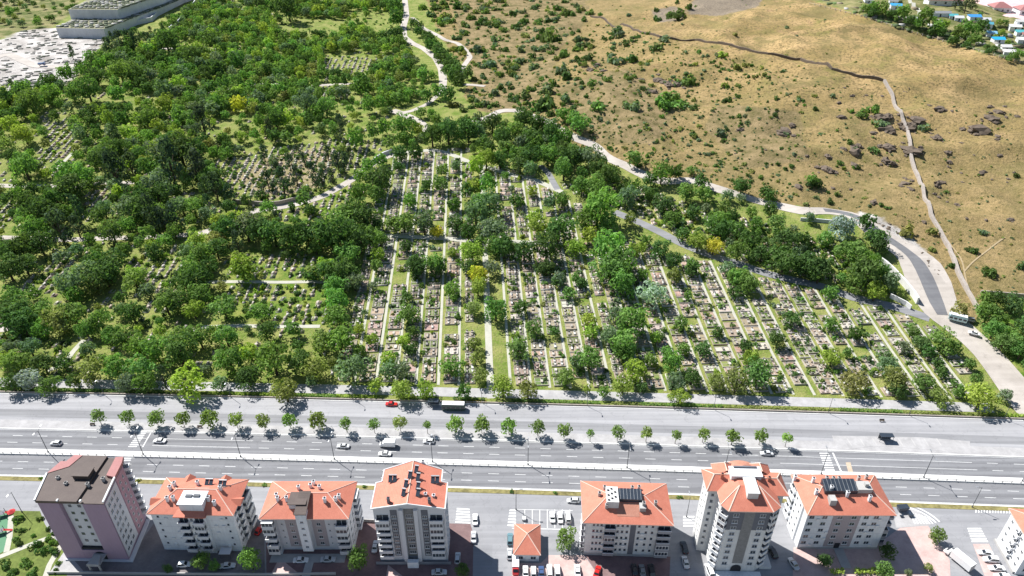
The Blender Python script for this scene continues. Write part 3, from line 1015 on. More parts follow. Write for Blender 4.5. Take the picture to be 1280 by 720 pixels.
rf = b.part(mb, "roof", M['tile_brown'])
x, y = b.at(105, 592, 26.5)
mb = MB(); mb.box(x - 2.4, x + 2.2, y - 1.6, y + 1.6, H1 + .9, H1 + 2.2); mb.box(x - 2.6, x + 2.4, y - 1.8, y + 1.8, H1 + 2.203, H1 + 2.4)
mb.obj("stair_housing", M['tile_brown'], rf)
for poly in ([(-2.45, 9.6), (2.6, 12.4), (4.2, 16.9), (1.6, 17.0), (.6, 14.4), (-1.0, 14.4)], [(17.95, 8.8), (15.2, 9.4), (14.4, 16.5), (16.6, 16.7), (17.35, 14.3)]):
    mb = MB(); mb.prism(poly, H1 + .2, H1 + 1.12)
    mb.obj("roof_panel", M['tile_pink'], rf)
for p, q in (((-.25, -.2), (-2.5, 9.7)), ((19.15, -.2), (17.9, 8.8)), ((6.1, -.3), (6.1, .4)), ((12.6, -.3), (12.6, .4))):
    mb = MB(); mb.tube((*p, H1 + 1.0), (*q, H1 + 1.0), .32, n=4)
    mb.obj("parapet", M['white'], rf)
b.chim([(72, 596.5), (82, 603.5), (109, 604.5), (128.5, 597.5), (101.5, 586)], 26.5, rf, 1.0, 'cement', lambda x, y: H1 + .6)
mb = MB()
mb.box(9.2, 13.0, -4.4, -.1, 2.9, 3.15); mb.box(9.4, 9.8, -4.2, -3.8, 0, 2.9); mb.box(12.4, 12.8, -4.2, -3.8, 0, 2.9); mb.prism([(9.3, -4.3), (12.9, -4.3), (11.9, -1), (10.2, -1)], 3.153, 3.7)
b.part(mb, "entrance_canopy", M['cement'])
mb = MB()
for i in range(10):
    t0, t1 = pi * i / 10, pi * (i + 1) / 10
    mb.hull([(11 + 1.7 * cos(t0), -.08, 2.2 + 1.7 * sin(t0)), (11 + 1.7 * cos(t1), -.08, 2.2 + 1.7 * sin(t1)), (11, -.08, 2.2)], [(0, 1, 2)])
mb.box(9.3, 12.7, -.081, -.02, 0, 2.2)
b.part(mb, "entrance", M['darkgap'])
b.box("plinth", -.1, 19.3, -.6, -.003, 0, .5, 'palegrey')
mb = MB(); mb.prism([(19.3, -.6), (20.3, -.6), (18.4, 14.8), (17.3, 14.8), (18.95, 0)], 0, .5)
b.part(mb, "plinth", M['palegrey'])

# 2 box-penthouse block -------------------------------------------------
b = Block("apartment_block", (-105.0, 139.6), (-81.0, 139.0), "white five storey block with salmon hip roof and a white box penthouse")
W2, D2, H2 = 24.0, 12.3, 16.6
b.prism("wall", [(0, 0), (8.0, 0), (8.0, -.9), (16.3, -.9), (16.3, 0), (W2, 0), (W2, D2), (0, D2)], 0, H2, 'white')
FL = [2.2 + 2.95 * i for i in range(5)]
sm = win_mesh(.75, .95, 0)
for z in FL: b.box('floor_band', 0.1, 7.9, -.03, -.002, z - .35, z - .25, 'palegrey'); b.box('floor_band', 16.4, W2 - .1, -.03, -.002, z - .35, z - .25, 'palegrey')
b.wins((0, 0), (W2, 0), (1.9, W2 - 2.0), [z + .6 for z in FL], sm)
for c in (9.9, 14.4): b.balcs((0, -.9), (W2, -.9), c, [z - .2 for z in FL], 3.0, 1.2, 'palegrey', (3,) if c > 12 else ())
b.wins((0, -.9), (W2, -.9), (12.15,), [z + .4 for z in FL], win_mesh(.8, 1.3, 1))
b.wins((W2, 0), (W2, D2), (1.8, 5.6), [z + .4 for z in FL], win_mesh(1.5, 1.4, 1))
b.balcs((W2, 0), (W2, D2), 3.7, [z - .2 for z in FL], 1.9, 1.0, 'ivory')
b.balcs((W2, 0), (W2, D2), 9.0, [z - .2 for z in FL], 4.2, 1.2, 'ivory', (1, 3))
b.wins((0, D2), (0, 0), (2, 5, 8.5), [z + .4 for z in FL], win_mesh(1.4, 1.3, 1))
b.wins((W2, D2), (0, D2), (3, 7, 12, 17, 21), [z + .4 for z in FL[:3]], win_mesh(1.4, 1.3, 1))
rf = b.hip(-.7, W2 + .7, -.75, D2 + .7, H2 + .35, 3.0)
hz = b.hipz
for (u, v) in ((236, 597.5), (281, 598.5), (194, 624), (297, 624.5)):
    x, y = b.at(u, v, 17.8)
    mb = MB()
    if y > 9:
        mb.hull([(x - 1.6, y + 1.3, 16.95), (x + 1.6, y + 1.3, 16.95), (x, y + 1.3, 18.2), (x - 1.6, y - 1.6, 16.95), (x + 1.6, y - 1.6, 16.95), (x, y - 1.8, 18.2)], [(0, 1, 2), (0, 2, 5, 3), (2, 1, 4, 5), (3, 5, 4)])
    else:
        s = -1 if x < 10 else 1
        mb.hull([(x + s * 1.3, y - 1.6, 16.95), (x + s * 1.3, y + 1.6, 16.95), (x + s * 1.3, y, 18.2), (x - s * 1.6, y - 1.6, 16.95), (x - s * 1.6, y + 1.6, 16.95), (x - s * 1.8, y, 18.2)], [(0, 1, 2), (0, 2, 5, 3), (2, 1, 4, 5), (3, 5, 4)])
    mb.obj("dormer", M['tile'], rf)
mb = MB(); mb.box(7.4, 16.9, -1.7, 2.0, H2 + .07, H2 + .36); mb.hull([(7.4, -1.7, H2 + .363), (16.9, -1.7, H2 + .363), (15.4, 3.4, H2 + 1.7), (8.9, 3.4, H2 + 1.7)], [(0, 1, 2, 3)])
mb.obj("porch_roof", M['tile'], rf)
x, y = b.at(240.5, 622, 20.6)
mb = MB(); mb.box(x - 3.4, x + 3.4, y - 2.2, y + 2.4, 16.5, 20.2); mb.box(x - 3.7, x + 3.7, y - 2.5, y + 2.7, 20.203, 20.5)
pent = b.part(mb, "penthouse", M['white'])
mb = MB(); mb.box(x - 2.2, x - .3, y + .1, y + 1.0, 20.503, 20.85); mb.box(x + .1, x + 1.9, y + .2, y + 1.1, 20.503, 20.9)
mb.obj("roof_vent", M['solar'], pent)
mb = MB(); mb.box(x - 1.2, x + 3.0, y + 2.72, y + 4.6, 17, 19.6)
mb.obj("tank_room", M['cement'], pent)
b.chim([(219.5, 609.5), (214, 613.5), (210, 626), (217.5, 625.5), (261.5, 626), (268.5, 630), (248, 607), (277, 615)], 18.5, rf, 1.6, 'white')
b.heat([(262, 605), (279, 607.5)], 18.5, rf, 2)

B2_, FL2_ = b, [2.2 + 2.95 * i for i in range(5)]
# 3 brown-penthouse block -----------------------------------------------
b = Block("apartment_block", (-72.3, 138.0), (-47.6, 138.0), "grey lilac block with salmon hip roof, stair tower and brown flat penthouse")
W3, D3, H3 = 24.7, 12.8, 16.2
b.prism("wall", [(0, 0), (3.4, 0), (3.4, 1.6), (21.2, 1.6), (21.2, 0), (W3, 0), (W3, D3), (0, D3)], 0, H3, 'palegrey')
for x0, x1, m in ((5.8, 9.4, 'mauve'), (13.6, 17.4, 'mauve')):
    b.box("wall_panel", x0, x1, 1.53, 1.9, 1.6, H3 - .5, m, "lilac grey stripe on the front wall")
b.box("stair_tower", 10.1, 13.2, -.7, 1.6, 2.2, H3 + 2.3, 'white')
st = win_mesh(.9, .8, 1)
b.wins((10.1, -.7), (13.2, -.7), (1.55,), [3.9 + 2.75 * i for i in range(5)], st)
FL = [1.9 + 2.85 * i for i in range(5)]
b.wins((0, 1.53), (W3, 1.53), (7.6, 15.5), [z + .7 for z in FL], win_mesh(1.2, 1.2, 1))
b.wins((0, 1.6), (W3, 1.6), (4.7, 18.5, 20.2), [z + .9 for z in FL], win_mesh(.5, .6, 0))
b.balcs((0, 0), (W3, 0), 1.75, [z - .1 for z in FL], 3.3, 1.5, 'palegrey', (0, 3, 4))
b.balcs((0, 0), (W3, 0), W3 - 1.8, [z - .1 for z in FL], 3.3, 1.5, 'palegrey', (2, 3))
b.wins((W3, 0), (W3, D3), (2.2, 5.4), [z + .6 for z in FL], win_mesh(1.3, 1.3, 1))
b.balcs((W3, 0), (W3, D3), 9.4, [z for z in FL], 4.0, 1.3, 'white', (1, 4))
b.balcs((0, D3), (0, 0), 4.2, [z for z in FL], 4.0, 1.3, 'white', (2,))
b.wins((W3, D3), (0, D3), (3, 8, 16, 21), [z + .6 for z in FL[:3]], win_mesh(1.4, 1.3, 1))
rf = b.hip(-.6, W3 + .6, -.6, D3 + .8, H3 + .3, 3.0)
x, y = b.at(373, 623, 20.0)
mb = MB(); mb.box(x - 2.6, x + 2.3, y - 1.8, y + 2.4, 16.6, 19.5)
pent = b.part(mb, "penthouse", M['palegrey'])
mb = MB(); mb.box(x - 2.85, x + 2.5, y - 2.05, y + 2.65, 19.503, 19.75); mb.obj("flat_roof", M['tile_brown'], pent)
mb = MB(); mb.hull([(9.95, -.9, H3 + 2.31), (13.4, -.9, H3 + 2.31), (13.4, y + 2.6, H3 + 3.7), (9.95, y + 2.6, H3 + 3.7), (9.95, -.9, H3 + 2.6), (13.4, -.9, H3 + 2.6), (13.4, y + 2.6, H3 + 4.0), (9.95, y + 2.6, H3 + 4.0)], [(3, 2, 1, 0), (4, 5, 6, 7), (0, 1, 5, 4), (1, 2, 6, 5), (2, 3, 7, 6), (3, 0, 4, 7)]); b.part(mb, "stair_roof", M['tile_brown'])
b.box("stair_tower", 10.3, 13.0, 1.7, y + 2.4, H3 - .2, H3 + 2.5, 'palegrey')
b.chim([(346, 621), (347.5, 626), (374, 613), (388.5, 609), (392, 603), (400, 612), (406.5, 627.5), (420, 626), (424, 622), (359, 626.5)], 18.3, rf, 1.5, 'white')
b.box("entrance_path", 11.0, 13.4, -11.5, -.75, 0.03, 0.18, 'cement')
b.box("walkway", 0.2, 22.5, -3.0, -.02, 0.02, 0.16, 'cement')

# 4 gabled tower --------------------------------------------------------
b = Block("apartment_tower", (-39.0, 135.3), (-19.0, 135.3), "tall grey and slate tower with a salmon gable roof carrying dark solar panels")
W4, H4 = 20.0, 23.6
body = [(0, 0), (7.3, 0), (7.3, -.8), (8.4, -.8), (8.4, .4), (11.4, .4), (11.4, -.8), (12.5, -.8), (12.5, 0), (W4, 0), (W4, 8.6), (18.2, 8.6), (18.2, 13.2), (14.4, 13.9), (5.6, 13.9), (1.8, 13.2), (1.8, 8.6), (0, 8.6)]
b.prism("wall", body, 0, H4, 'palegrey')
for x0, x1 in ((4.7, 6.6), (13.4, 15.3)):
    b.box("wall_panel", x0, x1, -.07, .3, 3.0, H4 - .6, 'slate', "dark slate stripe with paired windows")
b.box("stair_glazing", 8.5, 11.3, .3, .6, 2.2, H4 - .4, 'stone')
FL = [3.0 + 2.62 * i for i in range(8)][:7]
b.wins((0, -.07), (W4, -.07), (5.65, 14.35), [z + .8 for z in FL], win_mesh(1.2, 1.2, 1))
b.wins((0, .3), (W4, .3), (9.9,), [z + .7 for z in FL], win_mesh(1.9, 1.3, 2))
b.balcs((0, 0), (W4, 0), 2.4, FL, 3.8, 1.3, 'palegrey', (5,))
b.balcs((0, 0), (W4, 0), 17.6, FL, 3.8, 1.3, 'palegrey', (0, 3, 4, 5))
b.wins((W4, 0), (W4, 8.6), (2.0, 4.4, 6.8), [z + .6 for z in FL], win_mesh(1.2, 1.2, 1))
b.wins((0, 8.6), (0, 0), (2.0, 6.4), [z + .6 for z in FL], win_mesh(1.2, 1.2, 1))
b.box("plinth", -1.2, W4 + 1.0, -.95, -.82, 0, 1.2, 'grey')
b.box("entrance", 8.3, 11.5, -2.2, -.97, 0, 2.6, 'white')
mb = MB()
xm, hr = 10.0, 2.9
zf = lambda x: H4 + .3 + hr * (1 - abs(x - xm) / 10.6)
out = [(-.35, -.5), (xm, -1.2), (20.35, -.5), (20.35, 9.0), (18.6, 9.0), (18.6, 13.6), (14.6, 14.2), (xm, 15.0), (5.4, 14.2), (1.4, 13.6), (1.4, 9.0), (-.35, 9.0)]
L_ = [p for p in out if p[0] <= xm]; R_ = [p for p in out if p[0] >= xm]
for poly in (R_, [out[7], out[8], out[9], out[10], out[11], out[0], out[1]]):
    mb.face([(x, y, zf(x)) for x, y in poly])
    mb.face([(x, y, zf(x) - .3) for x, y in poly[::-1]], 1)
for i in range(len(out)):
    (x0, y0), (x1, y1) = out[i], out[(i + 1) % len(out)]
    mb.face([(x0, y0, zf(x0) - .3), (x1, y1, zf(x1) - .3), (x1, y1, zf(x1)), (x0, y0, zf(x0))], 1)
rf = b.part(mb, "roof", [M['tile'], M['frame']])
mb = MB()
for i in range(len(out)):
    (x0, y0), (x1, y1) = out[i], out[(i + 1) % len(out)]
    mb.tube((x0, y0, zf(x0) + .06), (x1, y1, zf(x1) + .06), .2, n=5)
mb.obj("verge_trim", M['frame'], rf)
mb = MB(); mb.tube((xm, -1.3, zf(xm) + .04), (xm, 14.9, zf(xm) + .04), .16, n=5)
mb.obj("ridge_cap", M['ridge'], rf)
b.prism("gable_wall", [(1.0, .3), (19, .3), (19, 8.4), (18, 8.4), (18, 13), (2, 13), (2, 8.4), (1, 8.4)], H4 - .1, H4 + .5, 'palegrey')
mb = MB()
mb.hull([(-.1, -.05, H4), (7.3, -.05, H4), (12.5, -.05, H4), (20.1, -.05, H4), (xm, -.1, H4 + hr), (-.1, .3, H4), (20.1, .3, H4), (xm, .3, H4 + hr)], [(0, 1, 2, 3, 4), (0, 4, 7, 5), (4, 3, 6, 7)])
b.part(mb, "gable_wall", M['palegrey'])
f4 = lambda x, y: zf(x)
b.heat([(491, 600), (544, 600)], 25.5, rf, 2, f4)
b.heat([(513, 598), (523, 599), (508, 608), (523, 610), (505, 619), (523, 618), (521, 590)], 26, rf, 1, f4, -.15)
b.chim([(486, 629), (537, 629)], 25, rf, 1.8, 'slate', f4)
b.chim([(532, 620), (542, 620), (529, 581)], 25, rf, .5, 'white', f4)

# 5 kiosk ---------------------------------------------------------------
b = Block("pavilion", (.9, 135.6), (8.0, 135.4), "small square pavilion with a pyramid salmon roof beside parked cars", "pavilion")
b.box("wall", 0, 7.1, 0, 10.1, 0, 3.3, 'white')
b.wins((0, 0), (7.1, 0), (1.6, 5.4), (1.0,), win_mesh(1.6, 1.3, 1))
b.box("door", 3.0, 4.1, -.06, .1, .02, 2.2, 'frame')
b.wins((7.1, 0), (7.1, 10.1), (2.5, 7.5), (1.0,), win_mesh(1.6, 1.3, 1))
b.hip(-.5, 7.6, -.5, 10.6, 3.6, 2.6, ins=4.0)

# 6 solar-roof hip block ------------------------------------------------
b = Block("apartment_block", (21.5, 137.9), (46.0, 136.9), "white block with slate stripe, plain salmon hip roof and one grey roof tank shed")
W6, D6, H6 = 24.5, 14.2, 14.8
b.prism("wall", [(0, 0), (W6, 0), (W6, D6), (0, D6)], 0, H6, 'ivory')
FL = [1.6 + 2.72 * i for i in range(5)]
for z in FL: b.box('floor_band', 0.1, W6 - .1, -.03, -.002, z - .3, z - .2, 'palegrey')
b.box("wall_panel", 12.9, 14.5, -.08, .3, .8, H6 - .3, 'slate', "dark slate vertical stripe")
for c in (2.3, 3.4, 4.5): b.wins((0, 0), (W6, 0), (c,), [z + .6 for z in FL], win_mesh(.75, 1.2, 0))
for c in (9.3, 10.6, 12.0, 15.4, 17.5, 19.3): b.wins((0, 0), (W6, 0), (c,), [z + .6 for z in FL], win_mesh(.8, 1.2, 0))
b.balcs((0, 0), (W6, 0), 7.0, [z - .1 for z in FL], 3.2, 1.3, 'grey', (2,))
b.balcs((0, 0), (W6, 0), 22.6, [z - .1 for z in FL], 3.8, 1.4, 'grey', (0, 1))
b.balcs((0, D6), (0, 0), D6 - 2.2, [z - .1 for z in FL], 3.6, 1.2, 'grey')
b.wins((0, D6), (0, 0), (2.0, 5.0, 8.0), [z + .6 for z in FL], win_mesh(1.3, 1.2, 1))
b.box("plinth", -.1, W6 + .1, -.12, -.003, 0, .9, 'cement')
rf = b.hip(-1.1, W6 + .6, -.7, D6 + .9, H6 + .3, 3.3)
x, y = b.at(766, 622, 18.6)
mb = MB(); mb.box(x - 1.9, x + 1.6, y - 2.4, y + 3.4, 15.5, 19.5); shed = b.part(mb, "tank_shed", M['ivory'])
mb = MB()
for i in range(8): mb.box(x - 1.6 + (i % 3) * 1.0, x - 1.05 + (i % 3) * 1.0, y - 1.9 + i * .6, y - 1.55 + i * .6, 19.503, 19.8)
mb.obj("roof_vent", M['darkgap'], shed)
mb = MB(); mb.hull([(x + 1.7, y - .6, 18.75), (x + 8.6, y - .6, 18.75), (x + 8.6, y + 2.9, 19.5), (x + 1.7, y + 2.9, 19.5), (x + 1.7, y - .6, 16.4), (x + 8.6, y - .6, 16.4), (x + 8.6, y + 2.9, 16.4), (x + 1.7, y + 2.9, 16.4)],
        [(0, 1, 2, 3), (0, 4, 5, 1), (1, 5, 6, 2), (2, 6, 7, 3), (3, 7, 4, 0)])
for i in range(7): mb.tube((x + 2.2 + i, y - .62, 18.82), (x + 2.2 + i, y + 2.9, 19.57), .05, n=4, m=1)
mb.obj("solar_array", [M['solar'], M['metal']], rf)
b.chim([(749, 620), (755.5, 612), (758, 634), (790, 612), (798.5, 611), (819, 631)], 17, rf, 1.3, 'cement')
b.chim([(804, 634)], 17, rf, 2.0, 'cement')
mb = MB(); x, y = b.at(803, 635, 17); mb.box(x - .9, x + .9, y - 1.0, y + 1.2, 15.8, 18.0); mb.obj("roof_vent", M['cement'], rf)
x, y = b.at(785, 638, 16.5)
mb = MB(); mb.hull([(x - 3.2, y - 1.8, b.hipz(x - 3.2, y - 1.8) + .05), (x + 3.2, y - 1.8, b.hipz(x + 3.2, y - 1.8) + .05), (x + 3.2, y + 1.8, b.hipz(x + 3.2, y + 1.8) + .05), (x - 3.2, y + 1.8, b.hipz(x - 3.2, y + 1.8) + .05)], [(0, 1, 2, 3)])
mb.obj("patched_tiles", M['tile_old'], rf)

B6_, FL6_ = b, FL
# 7 cross-roof tower ----------------------------------------------------
b = Block("apartment_tower", (57.6, 132.2), (74.0, 131.8), "tallest ivory tower with slate top storeys and a many-winged salmon roof")
H7 = 26.6
body = [(2.2, 0), (13.2, 0), (15.6, 1.7), (15.6, 5.7), (18.4, 5.7), (18.9, 13.0), (16.2, 13.2), (16.0, 15.4), (1.0, 15.8), (.8, 14.0), (-1.9, 14.0), (-2.2, 7.2), (.5, 6.8), (.5, 1.9)]
b.prism("wall", body, 0, H7, 'ivory')
band = [(2.15, -.06), (13.23, -.06), (15.67, 1.67), (15.67, 3.2), (15.0, 3.2), (13, .6), (2.4, .6), (1.2, 2.2), (.43, 2.2), (.43, 1.86)]
b.prism("wall_band", band, 18.6, H7 - .05, 'slate', "slate grey top three storeys")
b.box("wall_panel", 6.3, 9.2, -.14, .4, 4.0, H7 - .03, 'stone', "grey stone strip down the front")
FL = [2.6 + 2.62 * i for i in range(9)]
wm = win_mesh(1.5, 1.3, 1)
b.wins((2.2, -.06), (13.2, -.06), (1.9, 9.2), [z + .6 for z in FL], wm)
b.balcs((.5, 1.9), (2.2, 0), 1.25, FL, 2.3, 1.2, 'white', (6, 7))
b.balcs((13.2, 0), (15.6, 1.7), 1.5, FL, 2.5, .9, 'ivory', (6, 7, 8))
b.wins((.5, 6.8), (.5, 1.9), (2.4,), [z + .6 for z in FL], win_mesh(1.0, 1.3, 0))
b.wins((-2.2, 7.2), (.5, 6.8), (1.3,), [z + .6 for z in FL], win_mesh(.9, 1.2, 0))
b.wins((-1.9, 14.0), (-2.2, 7.2), (2.0, 4.8), [z + .6 for z in FL], win_mesh(.9, 1.2, 0))
b.wins((15.6, 5.7), (18.4, 5.7), (1.4,), [z + .6 for z in FL], win_mesh(.9, 1.2, 0))
mb = MB()
for i in range(10):
    t0, t1 = pi * i / 10, pi * (i + 1) / 10
    mb.hull([(7.8 + 1.5 * cos(t0), -.16, 1.7 + 1.5 * sin(t0)), (7.8 + 1.5 * cos(t1), -.16, 1.7 + 1.5 * sin(t1)), (7.8, -.16, 1.7)], [(0, 1, 2)])
mb.box(6.3, 9.3, -.161, .1, 0, 1.7)
b.part(mb, "entrance", M['darkgap'])
b.box("terrace", .4, 15.0, -3.0, -.2, .02, .45, 'white')
b.box("porch", 15.2, 18.6, 1.0, 5.4, .02, 1.1, 'ivory')
zr = H7 + .3
mb = MB()
ctr = (8.2, 8.2, zr + 3.2)
ring = [(1.6, -.6), (13.8, -.6), (16.3, 1.2), (16.3, 5.3), (16.3, 13.6), (1.0, 14.2), (-.1, 6.5), (-.1, 1.6)]
apex = [(5.6, 6.0, zr + 3.0), (11.0, 6.0, zr + 3.0)]
R3 = [(x, y, zr) for x, y in ring]
bk = [(5.6, 9.6, zr + 3.0), (11.0, 9.6, zr + 3.0)]
mb.face([R3[0], R3[1], apex[1], apex[0]]); mb.face([R3[1], R3[2], apex[1]]); mb.face([R3[2], R3[3], R3[4], bk[1], apex[1]]); mb.face([R3[4], R3[5], bk[0], bk[1]])
mb.face([R3[5], R3[6], R3[7], apex[0], bk[0]]); mb.face([R3[7], R3[0], apex[0]]); mb.face([apex[0], apex[1], bk[1], bk[0]])
n = len(R3)
for i in range(n):
    p, q = R3[i], R3[(i + 1) % n]
    mb.face([(p[0], p[1], zr - .3), (q[0], q[1], zr - .3), q, p], 1)
mb.face([(p[0], p[1], zr - .3) for p in R3[::-1]], 1)
rf = b.part(mb, "roof", [M['tile'], M['ridge']])
mb = MB()
for p, q in ((R3[0], apex[0]), (R3[1], apex[1]), (R3[2], apex[1]), (R3[7], apex[0]), (R3[4], bk[1]), (R3[5], bk[0])): mb.tube(p, q, .17, n=5)
mb.obj("ridge_cap", M['ridge'], rf)
for x0, x1, y0, y1, sd in ((-3.0, 5.0, 6.4, 14.7, -1), (12.0, 19.6, 5.1, 13.8, 1)):
    mb = MB()
    z = zr + .05
    ym = (y0 + y1) / 2
    xa, xb = (x0, x1) if sd < 0 else (x1, x0)
    r0, r1 = (xa - sd * 2.6, ym, z + 2.3), (xb, ym, z + 2.3)
    a, c_, d, e = (xa, y0, z), (xa, y1, z), (xb, y1, z), (xb, y0, z)
    mb.face([a, c_, r0]); mb.face([c_, d, r1, r0]); mb.face([e, a, r0, r1])
    for p, q in ((a, c_), (c_, d), (e, a)): mb.face([(p[0], p[1], z - .3), (q[0], q[1], z - .3), q, p], 1)
    mb.face([(p[0], p[1], z - .3) for p in (a, c_, d, e)], 1)
    w_ = b.part(mb, "roof_wing", [M['tile'], M['ridge']])
    mb = MB()
    for p, q in ((a, r0), (c_, r0), (r0, r1)): mb.tube(p, q, .17, n=5)
    mb.obj("ridge_cap", M['ridge'], w_)
mb = MB()                                               # back dome-like apse roof and back wings
for i in range(10):
    t0, t1 = pi * i / 10, pi * (i + 1) / 10
    mb.hull([(8.6 + 4.6 * cos(t0), 15.2 + 3.0 * sin(t0), zr + .1), (8.6 + 4.6 * cos(t1), 15.2 + 3.0 * sin(t1), zr + .1), (8.6, 13.8, zr + 2.6)], [(0, 1, 2)])
b.part(mb, "apse_roof", M['tile_old'])
for x0, x1 in ((.2, 7.0), (10.4, 16.8)):
    mb = MB(); y0, y1, z = 12, 16.6, zr + .08; xm2 = (x0 + x1) / 2
    mb.face([(x0, y1, z), (x0, y0, z), (xm2, y0, z + 2.2), (xm2, y1 - 1.5, z + 2.2)]); mb.face([(x1, y0, z), (x1, y1, z), (xm2, y1 - 1.5, z + 2.2), (xm2, y0, z + 2.2)]); mb.face([(x1, y1, z), (x0, y1, z), (xm2, y1 - 1.5, z + 2.2)])
    for p, q in (((x0, y1), (x0, y0)), ((x1, y1), (x0, y1)), ((x1, y0), (x1, y1))): mb.face([(*p, z - .3), (*q, z - .3), (*q, z), (*p, z)], 1)
    w_ = b.part(mb, "roof_wing", [M['tile'], M['ridge']])
    mb = MB()
    for p, q in (((x0, y1, z), (xm2, y1 - 1.5, z + 2.2)), ((x1, y1, z), (xm2, y1 - 1.5, z + 2.2)), ((xm2, y1 - 1.5, z + 2.2), (xm2, y0, z + 2.2))): mb.tube(p, q, .15, n=5)
    mb.obj("ridge_cap", M['ridge'], w_)
mb = MB(); mb.box(3.9, 12.3, 8.6, 12.0, zr, zr + 3.7); mb.box(3.7, 12.5, 8.4, 12.2, zr + 3.703, zr + 4.0); pent = b.part(mb, "penthouse", M['white'])
mb = MB(); mb.box(7.0, 10.0, 2.6, 8.3, zr + .2, zr + 3.6); mb.box(6.8, 10.2, 2.4, 8.19, zr + 3.603, zr + 3.9); mb.obj("lift_room", M['ivory'], pent)
mb = MB(); mb.box(5, 11.5, 11.5, 12.0, zr + 4.003, zr + 4.4); mb.obj("roof_vent", M['slate'], pent)
link("chimney", chimney_mesh(1.6, 'tile_old'), rf, (1.6, 9.8, zr + 1.8)); link("chimney", chimney_mesh(1.6, 'tile_old'), rf, (14.6, 9.0, zr + 1.6))

# 8 mauve-panel block ---------------------------------------------------
b = Block("apartment_block", (86.3, 140.1), (110.4, 140.0), "white block with mauve centre panel, salmon hip roof and a long solar array")
W8, D8, H8 = 24.1, 13.8, 15.6
b.prism("wall", [(0, 0), (W8, 0), (W8, D8), (0.6, D8), (0.6, 9), (-.4, 8.4), (-.4, 3), (0, 2.6)], 0, H8, 'white')
b.box("wall_panel", 7.6, 15.6, -.08, .3, .9, H8 - .3, 'mauve', "mauve grey centre panel")
FL = [1.4 + 2.85 * i for i in range(5)]
w8 = win_mesh(1.5, 1.3, 1)
for z in FL: b.box('floor_band', 0.1, W8 - .1, -.03, -.002, z - .3, z - .2, 'palegrey')
b.wins((0, -.08), (W8, -.08), (9.6, 13.7), [z + .7 for z in FL], w8)
b.wins((0, 0), (W8, 0), (1.4, 5.2, 17.3, 20.2), [z + .7 for z in FL], w8)
b.balcs((W8, 0), (W8, D8), 2.3, FL, 4.2, 1.6, 'grey', (0, 1))
b.wins((-.4, 8.4), (-.4, 3), (1.3, 3.9), [z + .6 for z in FL], win_mesh(.8, 1.2, 0))
b.balcs((.6, D8), (.6, 9), 2.4, FL, 3.4, 1.1, 'white', (2,))
b.box("plinth", -.1, W8 + .1, -.14, -.003, 0, .6, 'cement')
b.box("entrance_path", 11.0, 13.8, -7.0, -.2, .03, .3, 'cement')
b.box("entrance", 10.9, 12.5, -.15, .1, .31, 2.6, 'darkgap')
rf = b.hip(-.5, W8 + 1.3, -.8, D8 + .9, H8 + .3, 3.4, ins=6.2)
x, y = b.at(1052, 609, 19.5)
mb = MB(); mb.hull([(x - 5.4, y - 1.6, 19.7), (x + 4.2, y - 1.6, 19.7), (x + 4.2, y + 2.2, 20.8), (x - 5.4, y + 2.2, 20.8), (x - 5.4, y - 1.6, 17.6), (x + 4.2, y - 1.6, 17.6), (x + 4.2, y + 2.2, 17.6), (x - 5.4, y + 2.2, 17.6)],
        [(0, 1, 2, 3), (0, 4, 5, 1), (1, 5, 6, 2), (2, 6, 7, 3), (3, 7, 4, 0)])
for i in range(9): mb.tube((x - 5.2 + 1.15 * i, y - 1.62, 19.76), (x - 5.2 + 1.15 * i, y + 2.2, 20.86), .05, n=4, m=1)
mb.obj("solar_array", [M['solar'], M['metal']], rf)
mb = MB(); mb.box(x + 4.4, x + 8.6, y - 1.4, y + 2.0, 17.5, 20.0); mb.box(x + 6.6, x + 7.6, y - .4, y + .6, 20.003, 21.2); mb.box(x - 4.8, x - 2.9, y - 4.8, y - 2.6, 17, 19.2)
mb.obj("tank_shed", M['cement'], rf)
b.chim([(1033, 599), (1041, 600), (1048, 600), (1073, 598.5), (1083, 596)], 18, rf, 1.5, 'cement')
b.chim([(1015, 605), (1019, 619), (1037, 617), (1057.5, 622), (1086, 626), (994, 596)], 17.5, rf, 1.9, 'white')

mb = MB(); mb.box(-.45, .45, -.38, .02, 0, .62)
acm = mb.mesh("air_conditioner", M['frame'])
for blk, p0, p1_, ss, zs in ((b, (0, -.0), (W8, 0), (3.3, 7.0, 18.8, 21.4), FL), (B6_, (0, 0), (W6, 0), (5.2, 11.3, 16.5), FL6_), (B2_, (0, 0), (W2, 0), (4.2, 6.8, 18.4, 20.6), FL2_)):
    for i, s in enumerate(ss):
        for j, z in enumerate(zs):
            if (i * 3 + j * 5) % 4 < 2: blk.on(acm, p0, p1_, s, z + .15)

# 9 white block at the corner -------------------------------------------
o0 = P(1267, 640, 13.2); o1 = P(1247.5, 676, 0)
b = Block("apartment_block", (147.0, 131.0), (172.0, 128.5), "bright white block cut by the right edge beside the corner parking strip")
b.prism("wall", [(0, 0), (25, 0), (25, 12.4), (0.6, 12.4)], 0, 13.0, 'white')
b.wins((.6, 12.4), (0, 0), (2.0, 5.2, 8.2, 10.6), [1.8 + 2.7 * i for i in range(4)], win_mesh(1.0, 1.1, 1))
b.balcs((.6, 12.4), (0, 0), 6.7, [1.5 + 2.7 * i for i in range(4)], 1.6, .9, 'white')
b.wins((0, 0), (25, 0), (2, 5, 9, 13, 17), [1.8 + 2.7 * i for i in range(4)], win_mesh(1.3, 1.2, 1))
b.hip(-.5, 25.6, -.7, 13.1, 13.3, 3.0)
b.box("plinth", -.6, -.02, .3, 12, 0, .8, 'cement')
